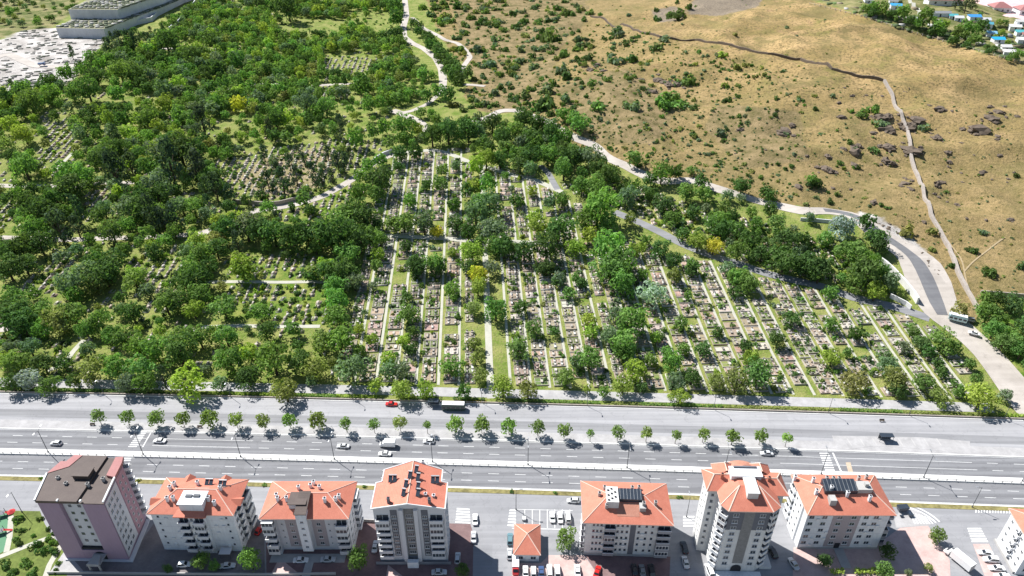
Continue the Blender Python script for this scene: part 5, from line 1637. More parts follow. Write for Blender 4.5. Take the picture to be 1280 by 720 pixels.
# ------------------------------------------------------------------ foliage meshes
def leaf_cloud(seed, n, kind='round'):
    """quads of a crown of unit radius centred on the origin; returns verts (n,4,3) and tint (n)"""
    r = np.random.RandomState(seed)
    if kind == 'pine':
        k = 15
        zc = r.uniform(-.9, 1.0, k)
        rad = np.clip(.62 - .42 * zc, .08, .8) * r.uniform(.6, 1.0, k)
        a = r.uniform(0, 2 * pi, k)
        C = np.stack([rad * np.cos(a), rad * np.sin(a), zc], -1)
        R = r.uniform(.26, .40, k)
    elif kind == 'bush':
        k = 6
        C = r.normal(0, .38, (k, 3)); C[:, 2] = np.abs(C[:, 2]) * .5
        R = r.uniform(.38, .6, k)
    else:
        k = r.randint(17, 23)
        ii = np.arange(k) + .5
        ph = np.arccos(1 - 1.75 * ii / k); th = pi * (1 + 5 ** .5) * ii
        C = np.stack([np.cos(th) * np.sin(ph), np.sin(th) * np.sin(ph), np.cos(ph)], -1) + r.normal(0, .16, (k, 3))
        C *= r.uniform(.52, .80, k)[:, None]
        C[0] = (0, 0, .05)
        R = r.uniform(.25, .42, k); R[0] = .62
    w = R ** 2 / np.sum(R ** 2)
    li = r.choice(k, n, p=w)
    d = r.normal(0, 1, (n, 3)); d[:, 2] += .35
    d /= np.linalg.norm(d, axis=1)[:, None]
    c = C[li] + d * (R[li] * r.uniform(.8, 1.06, n))[:, None]
    nm = d + r.normal(0, .34, (n, 3)); nm /= np.linalg.norm(nm, axis=1)[:, None]
    up = r.normal(0, 1, (n, 3))
    t1 = np.cross(nm, up); t1 /= np.maximum(1e-6, np.linalg.norm(t1, axis=1))[:, None]
    t2 = np.cross(nm, t1)
    s = r.uniform(.6, 1.3, n) * {'round': 2.9, 'pine': 2.3, 'bush': 3.0}[kind] / sqrt(n)
    a, b_ = t1 * s[:, None], t2 * (s * r.uniform(.55, .95, n))[:, None]
    q = np.stack([c - a - b_ * .4, c - a * .2 - b_, c + a + b_ * .3, c + a * .1 + b_], 1)
    lobe = r.uniform(0, 1, k)
    tint = np.clip(.5 + (lobe[li] - .5) * .45 + r.normal(0, .11, n), 0, 1)
    return q, tint


def leaf_mesh(name, q, tint, m, col=None):
    me = bpy.data.meshes.new(name)
    n = len(q)
    me.vertices.add(n * 4)
    me.vertices.foreach_set("co", q.reshape(-1).astype(np.float32))
    me.loops.add(n * 4)
    me.loops.foreach_set("vertex_index", np.arange(n * 4, dtype=np.int32))
    me.polygons.add(n)
    me.polygons.foreach_set("loop_start", (np.arange(n) * 4).astype(np.int32))
    me.update()
    a = me.attributes.new("tint", 'FLOAT', 'FACE'); a.data.foreach_set("value", tint.astype(np.float32))
    if col is not None:
        a = me.attributes.new("col", 'FLOAT_COLOR', 'FACE')
        a.data.foreach_set("color", np.column_stack([col, np.ones(n)]).reshape(-1).astype(np.float32))
    me.materials.append(m)
    return me


def trunk_mesh(seed):
    r = random.Random(seed)
    mb = MB()
    mb.tube((0, 0, -.3), (0.03, 0, .55), .085, .065, 7)
    mb.tube((0.03, 0, .5), (0, .05, 1.2), .065, .03, 6)
    for i in range(4):
        a = i * 1.57 + r.random()
        mb.tube((0.02, 0, .5 + .1 * i), (.5 * cos(a), .5 * sin(a), 1.0 + .12 * i), .04, .014, 5)
    return mb.mesh("trunk", M['bark'])


RAW = {'round': [leaf_cloud(100 + i, 1050) for i in range(12)], 'pine': [leaf_cloud(200 + i, 460, 'pine') for i in range(6)], 'bush': [leaf_cloud(300 + i, 130, 'bush') for i in range(8)]}
LOW = {'round': [leaf_cloud(400 + i, 380) for i in range(10)], 'pine': [leaf_cloud(500 + i, 200, 'pine') for i in range(5)], 'bush': [leaf_cloud(600 + i, 60, 'bush') for i in range(8)]}
CROWN = {k: [leaf_mesh("crown", q, t, M['leaf']) for q, t in v] for k, v in RAW.items()}
CROWN['street'] = [leaf_mesh("crown", *leaf_cloud(700 + i, 420), M['leaf']) for i in range(6)]
TRUNK = [trunk_mesh(i) for i in range(4)]
PAL = {'d': (.100, .172, .056), 'm': (.165, .27, .074), 'l': (.29, .385, .08), 'g': (.165, .295, .08), 'y': (.55, .49, .07), 'b': (.175, .245, .14), 'o': (.25, .285, .095), 'p': (.075, .112, .068), 's': (.38, .45, .39)}
CNAME = {'d': 'dark green', 'm': 'green', 'l': 'yellow green', 'g': 'vivid green', 'y': 'golden yellow', 'b': 'grey green', 'o': 'olive', 'p': 'blackish', 's': 'silver grey'}
COLS_ = [(-1e9, 176, "left of box-penthouse block"), (176, 322, "behind the box-penthouse block"), (322, 462, "behind the brown-penthouse block"), (462, 600, "behind the gabled tower"), (600, 715, "behind the pavilion"), (715, 860, "behind the solar-roof block"), (860, 990, "behind the ivory tower"), (990, 1125, "behind the mauve-panel block"), (1125, 1e9, "right of mauve-panel block")]
ROWS_ = [(470, 1e9, "at the boulevard edge"), (430, 470, "nearest graves"), (390, 430, "near graves"), (350, 390, "lower middle graves"), (310, 350, "upper middle graves"), (270, 310, "upper graves"), (230, 270, "far graves"), (190, 230, "farthest graves"), (150, 190, "far-wood edge"), (100, 150, "far wood"), (-1e9, 100, "at the far top")]


def col_of(u): return next(n for a, b, n in COLS_ if a <= u < b)
def row_of(v): return next(n for a, b, n in ROWS_ if a <= v < b)


LAB = {}            # label stem -> [(u, object)], numbered at the end


def add_label(o, stem, u, cat, group):
    LAB.setdefault(stem, []).append((u, o))
    o['category'] = cat
    o['group'] = group


def jitter_col(c, r, s=.16):
    f = 1 + r.uniform(-s, s)
    return tuple(max(.004, x * f * (1 + r.uniform(-.09, .09))) for x in c)


TREES = []          # (u, v, radius px, colour key, kind)


def T(ox, oy, lst, sc=4.0):
    for x, y, r, c in lst:
        TREES.append((ox + x / sc, oy + y / sc, r / sc, c))


T(320, 330, [(760,250,58,'g'),(790,340,32,'d'),(480,530,80,'b'),(975,510,58,'g'),(1110,470,40,'o'),(1120,560,45,'o'),(1090,400,40,'o'),(1200,230,65,'g'),(980,130,45,'m'),(800,20,50,'d'),(910,20,45,'d'),(1110,60,50,'y'),(1110,120,46,'l'),(1090,220,45,'o'),(730,540,45,'b'),(660,540,45,'b'),(665,480,40,'l'),(740,390,40,'l'),(775,430,35,'d'),(595,610,42,'l'),(730,630,62,'l'),(850,630,50,'l'),(150,640,62,'o'),(300,530,65,'o'),(330,400,60,'o'),(420,380,75,'m'),(90,480,90,'m'),(220,500,60,'d'),(180,330,45,'g'),(50,340,50,'d'),(400,260,60,'m'),(400,180,60,'g'),(400,100,60,'g'),(430,40,70,'d'),(350,40,50,'g'),(270,50,45,'d'),(20,240,55,'m'),(580,380,33,'l'),(760,170,35,'d'),(1040,640,42,'d'),(280,590,30,'b'),(1235,620,60,'l')])
T(640, 330, [(270,570,55,'m'),(80,630,55,'o'),(375,630,25,'l'),(460,640,35,'m'),(555,610,55,'l'),(840,660,50,'l'),(650,620,35,'d'),(105,320,50,'m'),(30,420,60,'m'),(45,215,40,'d'),(285,145,35,'g'),(345,95,35,'d'),(385,280,45,'l'),(395,340,45,'l'),(390,470,70,'m'),(320,500,40,'b'),(600,290,90,'g'),(560,400,72,'g'),(490,360,55,'b'),(520,260,50,'b'),(705,155,75,'s'),(500,30,90,'g'),(550,100,70,'g'),(560,440,60,'m'),(620,540,60,'l'),(845,305,40,'m'),(815,60,45,'o'),(800,500,60,'m'),(820,590,50,'b'),(900,570,50,'d'),(955,430,45,'d'),(1030,340,35,'d'),(860,430,40,'m'),(780,450,40,'g'),(690,480,40,'m'),(1110,70,45,'m'),(1150,60,50,'m'),(1110,140,40,'d'),(1190,110,50,'m'),(1170,420,40,'d'),(1190,470,50,'l'),(1230,560,80,'g'),(1120,590,70,'o'),(1020,590,50,'o'),(900,30,40,'d'),(655,60,35,'m'),(880,160,25,'m'),(230,90,35,'d'),(170,30,40,'d'),(720,370,35,'l'),(215,340,30,'d')])
T(960, 330, [(230,30,70,'d'),(180,20,50,'d'),(480,50,90,'d'),(440,100,60,'m'),(540,140,58,'l'),(310,145,45,'m'),(120,270,50,'d'),(320,300,45,'m'),(440,350,42,'d'),(320,470,55,'l'),(50,380,50,'d'),(395,450,30,'m'),(680,420,38,'b'),(730,340,40,'m'),(770,400,50,'d'),(800,440,40,'d'),(870,380,68,'g'),(930,430,40,'m'),(850,500,35,'d'),(870,550,30,'d'),(580,460,45,'b'),(600,510,55,'b'),(430,590,75,'o'),(630,580,70,'o'),(780,590,60,'m'),(660,640,50,'d'),(860,660,55,'o'),(1070,660,85,'l'),(1010,500,35,'m'),(1040,580,35,'m'),(960,640,40,'m'),(1190,660,40,'b'),(1100,250,70,'m'),(1130,330,55,'g'),(1180,390,60,'m'),(1230,200,60,'d'),(1150,180,50,'d'),(1090,180,40,'m'),(1270,430,60,'d'),(1230,400,50,'m'),(960,230,45,'o'),(1290,320,60,'d'),(1330,420,60,'m')])
T(960, 180, [(370,420,75,'s'),(490,390,45,'d'),(535,470,60,'d'),(560,510,50,'d'),(210,370,30,'b'),(90,470,70,'d'),(40,400,50,'m'),(180,480,45,'d'),(290,480,45,'m'),(430,540,75,'m'),(500,620,80,'m'),(210,600,80,'d'),(80,590,80,'d'),(260,640,70,'d'),(10,260,40,'d'),(10,330,40,'d'),(220,180,36,'m')])
T(640, 180, [(430,330,92,'g'),(480,400,60,'g'),(500,540,95,'g'),(540,620,80,'g'),(370,380,60,'m'),(230,430,80,'d'),(130,420,55,'l'),(110,370,40,'l'),(250,280,50,'m'),(190,300,40,'b'),(400,70,60,'b'),(440,120,55,'d'),(260,130,55,'m'),(350,210,50,'g'),(420,220,60,'m'),(480,170,60,'d'),(570,270,55,'b'),(610,230,40,'m'),(700,250,50,'d'),(760,300,60,'d'),(800,370,50,'m'),(690,180,45,'d'),(750,150,60,'m'),(820,140,40,'d'),(875,245,55,'m'),(960,250,45,'m'),(950,190,42,'d'),(610,75,45,'m'),(895,130,30,'m'),(905,340,40,'d'),(970,320,25,'b'),(1060,320,40,'m'),(1080,260,35,'b'),(1140,270,25,'b'),(1150,210,50,'d'),(1270,240,40,'d'),(860,450,45,'d'),(930,490,55,'l'),(1010,510,52,'y'),(1050,430,55,'d'),(1130,440,50,'m'),(1190,480,60,'d'),(1130,540,55,'m'),(1250,540,60,'d'),(1000,400,50,'m'),(1060,380,50,'m'),(1220,400,35,'m'),(320,520,50,'l'),(390,460,45,'l'),(170,530,70,'d'),(60,540,60,'d'),(160,620,50,'d'),(240,680,40,'b'),(320,680,30,'m'),(560,670,50,'g'),(740,520,55,'d'),(670,490,35,'m'),(610,540,38,'l'),(650,530,30,'l'),(810,580,50,'d'),(900,620,40,'m'),(1080,620,45,'b'),(1130,670,50,'m'),(1180,690,50,'m'),(40,100,50,'d'),(100,60,60,'d'),(180,50,60,'m'),(250,30,50,'d'),(300,60,60,'d'),(90,130,40,'b'),(20,280,40,'d'),(100,240,30,'l'),(590,380,33,'o')])
T(320, 180, [(1150,80,55,'l'),(1100,120,45,'l'),(1090,220,45,'l'),(1160,210,45,'g'),(1120,280,50,'g'),(1100,350,68,'b'),(1170,310,68,'b'),(1190,430,70,'b'),(1060,440,50,'d'),(1000,400,50,'d'),(990,300,40,'d'),(1060,240,40,'d'),(1080,540,60,'l'),(1190,510,50,'m'),(1120,660,45,'y'),(1060,620,40,'d'),(1180,620,45,'b'),(905,440,33,'y'),(840,400,58,'b'),(740,390,65,'m'),(680,410,45,'m'),(770,290,38,'g'),(750,510,38,'d'),(800,600,55,'d'),(900,600,60,'m'),(620,180,75,'d'),(600,250,50,'m'),(510,250,50,'m'),(560,120,40,'m'),(720,50,45,'d'),(800,40,45,'d'),(710,110,35,'d'),(920,200,45,'m'),(930,130,35,'m'),(850,210,30,'d'),(1000,110,30,'b'),(980,540,30,'l'),(1220,80,50,'d'),(1240,520,60,'d'),
            (380,470,85,'d'),(280,440,80,'d'),(190,460,80,'d'),(90,440,75,'d'),(20,440,70,'d'),(480,340,75,'d'),(420,380,70,'m'),(540,370,70,'d'),(520,480,70,'d'),(460,550,60,'g'),(470,430,60,'d'),(440,640,60,'m'),(490,690,50,'b'),(360,620,50,'l'),(280,640,45,'o'),(150,560,25,'d'),(235,280,40,'g'),(135,205,45,'p'),(205,180,35,'p'),(280,150,35,'p'),(360,60,30,'p'),(410,110,35,'p'),(440,110,40,'p'),(40,60,30,'p'),(330,180,30,'p'),(200,20,25,'p'),(270,330,30,'d'),(180,320,20,'d'),(610,400,40,'d'),(60,200,34,'p'),(110,150,30,'p'),(170,110,28,'p'),(240,80,26,'p'),(300,210,30,'p'),(380,170,28,'p'),(470,70,28,'p'),(90,90,24,'b'),(330,110,24,'b'),(250,230,26,'m'),(20,250,30,'d'),(430,30,26,'m'),(140,40,26,'m')])
T(0, 330, [(85,240,75,'d'),(200,330,50,'g'),(300,280,62,'o'),(310,330,40,'o'),(660,240,60,'d'),(670,70,55,'o'),(740,130,40,'b'),(480,110,50,'o'),(375,160,45,'g'),(60,170,60,'m'),(200,230,55,'m'),(370,250,65,'m'),(430,330,50,'g'),(500,290,60,'m'),(560,350,50,'m'),(620,370,55,'m'),(690,410,60,'m'),(780,430,65,'m'),(900,440,80,'d'),(970,230,50,'l'),(890,180,70,'d'),(990,150,60,'m'),(1000,80,60,'d'),(930,100,60,'d'),(1000,370,60,'m'),(1130,360,60,'m'),(1120,220,60,'g'),(1210,30,60,'l'),(1150,480,75,'m'),(1240,560,65,'d'),(1250,440,50,'l'),(930,590,85,'l'),(725,600,60,'m'),(630,600,55,'b'),(580,520,65,'m'),(700,530,70,'g'),(450,530,72,'o'),(320,500,50,'d'),(370,590,40,'d'),(240,605,50,'m'),(140,580,55,'s'),(215,500,60,'d'),(80,490,70,'m'),(30,480,50,'l'),(60,430,50,'b'),(150,420,50,'b'),(60,600,50,'d'),(900,380,60,'m'),(830,200,60,'m'),(540,30,60,'d'),(480,90,60,'d'),(340,100,70,'b'),(60,280,70,'d'),(110,300,70,'d'),(15,215,50,'d'),(820,590,40,'p'),(1100,600,40,'b')])
T(0, 180, [(120,110,70,'g'),(350,170,75,'g'),(430,150,50,'m'),(350,220,80,'d'),(280,270,70,'d'),(210,330,70,'d'),(150,300,60,'d'),(250,350,70,'d'),(160,430,60,'m'),(300,440,60,'p'),(390,360,50,'p'),(390,430,45,'p'),(200,500,60,'d'),(110,520,60,'d'),(50,530,60,'d'),(40,620,70,'d'),(120,600,60,'d'),(580,160,60,'p'),(510,90,60,'d'),(660,130,45,'p'),(740,110,60,'m'),(780,210,70,'b'),(700,270,70,'d'),(640,320,70,'b'),(720,330,70,'d'),(790,270,60,'d'),(860,130,70,'p'),(980,140,60,'p'),(1040,170,50,'d'),(1130,50,35,'g'),(970,320,50,'m'),(880,390,50,'p'),(1080,240,50,'p'),(1140,310,40,'d'),(760,380,60,'p'),(820,400,50,'p'),(640,400,50,'g'),(560,440,60,'m'),(490,370,45,'d'),(480,600,60,'d'),(560,590,60,'d'),(420,650,70,'b'),(530,660,60,'d'),(680,660,50,'l'),(980,480,50,'l'),(1000,560,60,'m'),(1080,520,60,'d'),(1150,420,70,'d'),(1230,420,70,'b'),(1210,620,60,'l'),(950,640,60,'m'),(1040,610,50,'d'),(310,560,40,'b'),(380,530,35,'b'),(770,540,40,'d'),(160,230,40,'d'),(40,280,40,'d'),(60,60,50,'d'),(600,30,50,'d'),(540,30,60,'m'),(700,50,50,'d'),(900,30,80,'d'),(820,60,70,'b'),(980,40,60,'d')])
T(320, 0, [(665,340,38,'g'),(700,90,45,'d'),(690,30,40,'d'),(700,170,45,'d'),(960,480,40,'d'),(825,560,32,'m'),(900,590,30,'m'),(910,460,38,'g'),(850,480,35,'g'),(350,540,50,'g'),(150,590,45,'l'),(250,520,50,'b'),(100,600,50,'d'),(730,630,60,'g'),(640,640,40,'m'),(1060,365,32,'d'),(535,440,45,'d'),(450,400,32,'d'),(500,700,45,'m'),(20,25,32,'d'),(90,40,30,'d'),(160,40,60,'d'),(560,530,40,'m'),(430,460,40,'b'),(1180,620,50,'d'),(1060,650,60,'d'),(960,660,60,'d'),(880,680,55,'d'),(1240,690,50,'d')])
for i in range(13):                                   # the dark strip of trees between the two dirt tracks
    f = i / 12
    TREES.append((517 + 55 * f + 3 * sin(i * 2.3), 30 + 72 * f ** 1.15, 6.5 + 3 * f, 'd'))
    if i > 2: TREES.append((524 + 48 * f, 30 + 58 * f, 5.5 + 2 * f, 'd'))
T(640, 0, [(60,600,60,'d'),(130,620,55,'d'),(200,660,55,'d'),(20,650,55,'m'),(270,690,50,'m'),(100,690,55,'d'),(340,620,48,'g'),(255,570,38,'g'),(310,590,40,'g')])
T(0, 0, [(1190,520,42,'y'),(820,530,45,'l'),(640,660,45,'l'),(1020,640,60,'p'),(30,500,40,'d'),(150,510,60,'m'),(50,620,45,'l'),(120,670,50,'l'),(460,300,32,'d'),(330,365,42,'m'),(60,450,26,'p'),(360,275,22,'p'),(830,210,60,'d'),(960,280,50,'d'),(1050,210,40,'d'),(600,350,60,'m'),(670,370,55,'d'),(440,450,60,'d'),(360,460,50,'m'),(560,240,32,'p'),(600,225,34,'p'),(640,220,34,'p'),(680,240,34,'p'),(540,270,28,'p'),(670,155,20,'d'),(580,470,40,'g'),(900,430,40,'l'),(480,380,50,'d'),(250,460,45,'m')])
T(1080, 0, [(60,110,34,'d'),(110,100,34,'m'),(200,120,34,'d'),(360,170,36,'d'),(620,260,40,'d'),(730,320,40,'d'),(1000,410,30,'d'),(1160,470,30,'m'),(1050,300,22,'l'),(930,120,22,'m'),(500,70,26,'d'),(560,150,30,'m'),(1210,400,22,'m'),(1130,290,20,'m'),(1090,370,22,'d'),(20,70,50,'m'),(70,70,52,'m'),(150,75,52,'m'),(310,110,62,'m'),(250,120,40,'d'),(490,150,70,'m'),(590,210,66,'m'),(440,180,50,'m'),(830,240,82,'m'),(940,220,60,'d'),(760,280,66,'m'),(890,310,60,'m'),(650,190,40,'l'),(740,30,42,'p'),(820,45,58,'p'),(880,30,42,'p'),(1240,440,46,'m'),(1040,390,36,'d'),(1200,450,36,'m'),(1080,180,30,'l'),(1130,185,30,'m'),(1100,270,28,'l'),(1150,340,26,'l'),(390,150,36,'d'),(540,250,40,'d'),(700,330,40,'d'),(820,360,36,'d'),(980,380,30,'d')], 6.4)

# ------------------------------------------------------------------ where the hand-placed trees stand
WOODS = [
    # polygon, spacing m, radius range m, palette
    ([(-80, 190), (300, 150), (560, 150), (560, 186), (480, 190), (478, 300), (474, 330), (-80, 330)], 7.2, (2.1, 4.0), "dddmmmmmbbpogll"),
    ([(-80, 330), (474, 330), (455, 440), (440, 492), (-80, 488)], 9.0, (1.5, 3.0), "ddmmmmbbogll"),
    ([(-80, 112), (90, 95), (120, 75), (210, 60), (300, 60), (300, 150), (-80, 190)], 7.0, (3.0, 5.2), "ddddmmmmbbgll"),
    ([(190, 60), (230, 20), (290, -20), (505, -20), (503, 60), (550, 110), (490, 140), (560, 150), (300, 150), (300, 60)], 6.2, (2.5, 4.3), "ddmmmmmmggbbllo"),
    ([(545, 168), (600, 156), (640, 150), (700, 178), (738, 204), (700, 230), (640, 215), (560, 188)], 6.6, (2.6, 4.2), "ddddmmb"),
    ([(700, 228), (760, 218), (860, 250), (960, 277), (1080, 308), (1095, 335), (1120, 375), (1020, 350), (850, 300), (760, 262)], 7.4, (1.7, 3.3), "ddddmmmbbo"),
    ([(590, 190), (640, 210), (650, 330), (610, 330), (590, 300)], 7.5, (2.0, 3.4), "mmmlbbd"),
    ([(1222, 375), (1300, 378), (1400, 420), (1400, 560), (1290, 490), (1235, 425)], 7.0, (1.8, 3.4), "ddmmmo"),
    ([(-80, -20), (95, -20), (92, 12), (60, 36), (20, 36), (-80, 52)], 11.0, (1.6, 3.4), "oodmbm"),
    ([(135, 52), (205, 40), (215, 50), (180, 75), (120, 84)], 8.0, (1.6, 3.0), "dpppb"),
    ([(205, 45), (250, 0), (300, -20), (300, 30), (230, 60)], 8.0, (1.8, 3.4), "dmmg"),
    ([(200, 30), (300, -20), (505, -20), (503, 60), (548, 112), (490, 140), (560, 150), (300, 150), (200, 100)], 4.4, (1.0, 2.2), "mmmlloobd"),
    ([(0, 468), (440, 474), (440, 486), (0, 484)], 9.0, (1.6, 3.0), "mmdobl"),
]
CLEAR = [
    [(275, 215), (330, 187), (420, 175), (486, 178), (470, 197), (430, 217), (400, 240), (330, 258), (280, 252)], [(338, 270), (385, 246), (430, 232), (442, 250), (424, 268), (400, 276), (345, 276)],
    [(285, 325), (310, 318), (425, 322), (427, 405), (400, 412), (330, 398), (280, 380)], [(50, 190), (90, 185), (100, 205), (75, 225), (50, 215)], [(105, 242), (148, 232), (145, 252), (118, 287), (104, 272)],
    [(-20, 252), (24, 238), (25, 266), (0, 292), (-20, 300)], [(163, 325), (230, 305), (230, 345), (203, 362), (165, 350)], [(26, 362), (60, 325), (100, 310), (86, 345), (50, 374)], [(165, 382), (208, 370), (206, 406), (180, 412)],
    [(58, 432), (112, 424), (110, 452), (68, 472)], [(402, 67), (465, 66), (470, 94), (405, 97)], [(460, 22), (500, 18), (500, 48), (462, 48)], [(258, 203), (290, 196), (300, 222), (268, 230)], [(350, 20), (430, 26), (425, 48), (350, 50)],
    [(395, 410), (425, 412), (420, 440), (400, 445)], [(0, 395), (60, 402), (58, 428), (0, 425)], [(60, 160), (90, 155), (100, 182), (60, 188)], [(400, 108), (440, 108), (440, 122), (400, 122)],
]
su = np.array([t[0] for t in TREES]); sv = np.array([t[1] for t in TREES]); sr = np.array([t[2] for t in TREES])
g0 = ground(su, sv, 3.0)
dep = g0[:, 1] * cos(PITCH) - (g0[:, 2] - CAMH) * sin(PITCH)
RM = sr * dep / FPX * np.where(su < 455, 1.04, np.where(su > 800, .94, 1.0))
g0 = ground(su, sv, RM * 1.0)
PLACED = []         # (x, y, radius m, colour, projected radius, u, v)
for i, t in enumerate(TREES):
    PLACED.append((g0[i, 0], g0[i, 1], float(RM[i]), t[3], t[2], t[0], t[1]))
GRID = {}


def crowded(x, y, d):
    k = (int(x // 8), int(y // 8))
    for a in (-1, 0, 1):
        for c in (-1, 0, 1):
            for px, py, pr in GRID.get((k[0] + a, k[1] + c), ()):
                if (px - x) ** 2 + (py - y) ** 2 < max(d, pr * .8) ** 2: return True
    return False


def put(x, y, r): GRID.setdefault((int(x // 8), int(y // 8)), []).append((x, y, r))


for p in PLACED: put(p[0], p[1], p[2])


def near_line(x, y, extra=0.0):
    for line, hw in LINES:
        d = np.hypot(line[:, 0] - x, line[:, 1] - y)
        if np.any(d < hw + 1.6 + extra): return True
    return False


rr = np.random.RandomState(5)
N_ = 42000
fx = rr.uniform(-520, 330, N_); fy = 205 + 900 * rr.uniform(0, 1, N_) ** 1.35
fz = height(fx, fy)
fu, fv, fw = project(fx, fy, fz)
ok = (fu > -70) & (fu < 1360) & (fv > -25) & (fv < 500) & (fw > 0)
clear = np.zeros(N_, bool)
for p in CLEAR: clear |= inpoly(fu, fv, p)
clear |= inpoly(fu, fv, [(-90, 47), (30, 38), (74, 36), (76, 46), (130, 47), (130, 56), (112, 70), (95, 98), (62, 112), (-90, 124)])
for poly, sp, (ra, rb), pal in WOODS:
    ins = np.nonzero(inpoly(fu, fv, poly) & ok & ~clear)[0]
    for i in ins:
        x, y = fx[i], fy[i]
        thin = vnoise(x, y, 38, 9)
        s = sp * (0.9 if thin > .35 else 1.4)
        if crowded(x, y, s) or near_line(x, y - 2.0, 1.0): continue
        r = rr.uniform(ra, rb) * (1.22 if thin > .35 else .8)
        put(x, y, r)
        c = pal[rr.randint(len(pal))]
        PLACED.append((x, y, r, c, r * FPX / fw[i], fu[i], fv[i] - r * 1.1 * FPX / fw[i]))

# the largest in view become trees of their own, the rest one mass
BR = [p for p in PLACED if p[3] != 'p']
PN = [p for p in PLACED if p[3] == 'p']
inside = lambda p: -p[4] < p[5] < 1280 + p[4] and -p[4] < p[6] < 720
BR = sorted([p for p in BR if inside(p)], key=lambda p: -p[4])
PN = sorted([p for p in PN if inside(p)], key=lambda p: -p[4])


def make_tree(p, kind, name, cat, group, fz=None, hz=None):
    x, y, r, c, pr, u, v = p
    rnd = random.Random(int(x * 91 + y * 37))
    z = float(height(x, y))
    root = empty(name, (x, y, z), 0)
    k = 'pine' if kind == 'pine' else kind
    hgt = r * (rnd.uniform(.92, 1.15) if kind != 'pine' else rnd.uniform(1.25, 1.6))
    cz = hgt * .98 + .25
    cr = link("crown", rnd.choice(CROWN[k]), root, (0, 0, cz), rnd.uniform(0, 6.28), (r * 1.02, r * rnd.uniform(.9, 1.1), hgt))
    cr.color = (*jitter_col(PAL[c], rnd), 1)
    link("trunk", rnd.choice(TRUNK), root, (0, 0, 0), rnd.uniform(0, 6.28), (r * 1.1, r * 1.1, hgt * .95))
    size = "large" if pr > 14 else "mid-sized" if pr > 9 else "small"
    form = "pine" if kind == 'pine' else "leafy tree"
    add_label(root, f"{size} {CNAME[c]} {form}, {row_of(v)}, {col_of(u)}", u, cat, group)
    return root


MASS = []           # arrays for the far foliage mass
MASSC = []


def mass_add(lst, kind, x, y, z, r, h, cz, c, rnd, store):
    q, t = lst[rnd.randrange(len(lst))]
    a = rnd.uniform(0, 6.28)
    ca, sa = cos(a), sin(a)
    w = np.empty_like(q)
    w[..., 0] = (q[..., 0] * ca - q[..., 1] * sa) * r + x
    w[..., 1] = (q[..., 0] * sa + q[..., 1] * ca) * r + y
    w[..., 2] = q[..., 2] * h + z + cz
    store.append((w, t, np.tile(np.array(jitter_col(PAL[c], rnd)), (len(q), 1))))


def mass_obj(store, name, label, cat):
    q = np.concatenate([s[0] for s in store]); t = np.concatenate([s[1] for s in store]); c = np.concatenate([s[2] for s in store])
    return tag(link(name, leaf_mesh(name, q, t, M['leafs'], c)), label, cat, kind="stuff")


for p in BR[:298]: make_tree(p, 'round', "broadleaf_tree", "tree", "broadleaf trees of the cemetery and woods")
for p in PN[:120]: make_tree(p, 'pine', "pine_tree", "pine", "dark pines among the graves")
store = []
for p in BR[298:] + PN[120:]:
    rnd = random.Random(int(p[0] * 13 + p[1] * 7))
    k = 'pine' if p[3] == 'p' else 'round'
    h = p[2] * rnd.uniform(.9, 1.2)
    mass_add(LOW[k], k, p[0], p[1], float(height(p[0], p[1])), p[2], h, h * .98 + .2, p[3], rnd, store)
print("TREES", len(BR), len(PN), "mass", len(store))
mass_obj(store, "far_wood", "mass of smaller trees filling the woods between the larger crowns", "wood")

# street trees ---------------------------------------------------------------
ST = []
for ox, lst in ((0, [(490,320,33,'b'),(632,325,33,'m'),(778,330,38,'o'),(910,335,34,'m'),(1043,330,42,'m'),(1178,340,35,'o')]),
                (320, [(35,345,33,'o'),(165,340,36,'m'),(303,340,42,'o'),(448,358,30,'m'),(588,362,28,'m'),(718,353,33,'o'),(855,365,20,'m'),(995,358,40,'m'),(1128,362,40,'m'),(1265,370,38,'m')]),
                (640, [(130,375,33,'m'),(262,393,32,'m'),(393,405,19,'m'),(530,400,33,'b'),(675,405,29,'m'),(822,415,24,'o'),(960,408,29,'o'),(1105,420,36,'m'),(1245,420,33,'m')]),
                (960, [(97,430,25,'l')])):
    ST += [(ox + x / 4, 440 + y / 4, r / 4, c) for x, y, r, c in lst]
for i, (u, v, r, c) in enumerate(ST):
    q = G(u, v, 4.3)
    R = r * hypot(q[1], 180) / FPX * 1.12
    rnd = random.Random(i)
    z0 = .14
    root = empty("street_tree", (q[0], q[1], z0), 0, f"young round street tree on the pale pavement, {ordw(i)} from left", "street tree", "street trees on the boulevard pavement")
    cr = link("crown", rnd.choice(CROWN['street']), root, (0, 0, 4.2), rnd.uniform(0, 6.28), (R, R, R * 1.12))
    cr.color = (*jitter_col(tuple(a_ * .35 + b_ * .65 for a_, b_ in zip(PAL[c], (.215, .30, .085))), rnd), 1)
    mb = MB(); mb.tube((0, 0, -.2), (0, 0, 3.4), .11, .08, 6); mb.tube((0, 0, 3.3), (.3, .5, 4.6), .06, .02, 5); mb.tube((0, 0, 3.2), (-.5, -.2, 4.5), .06, .02, 5); mb.obj("trunk", M['bark'], root)

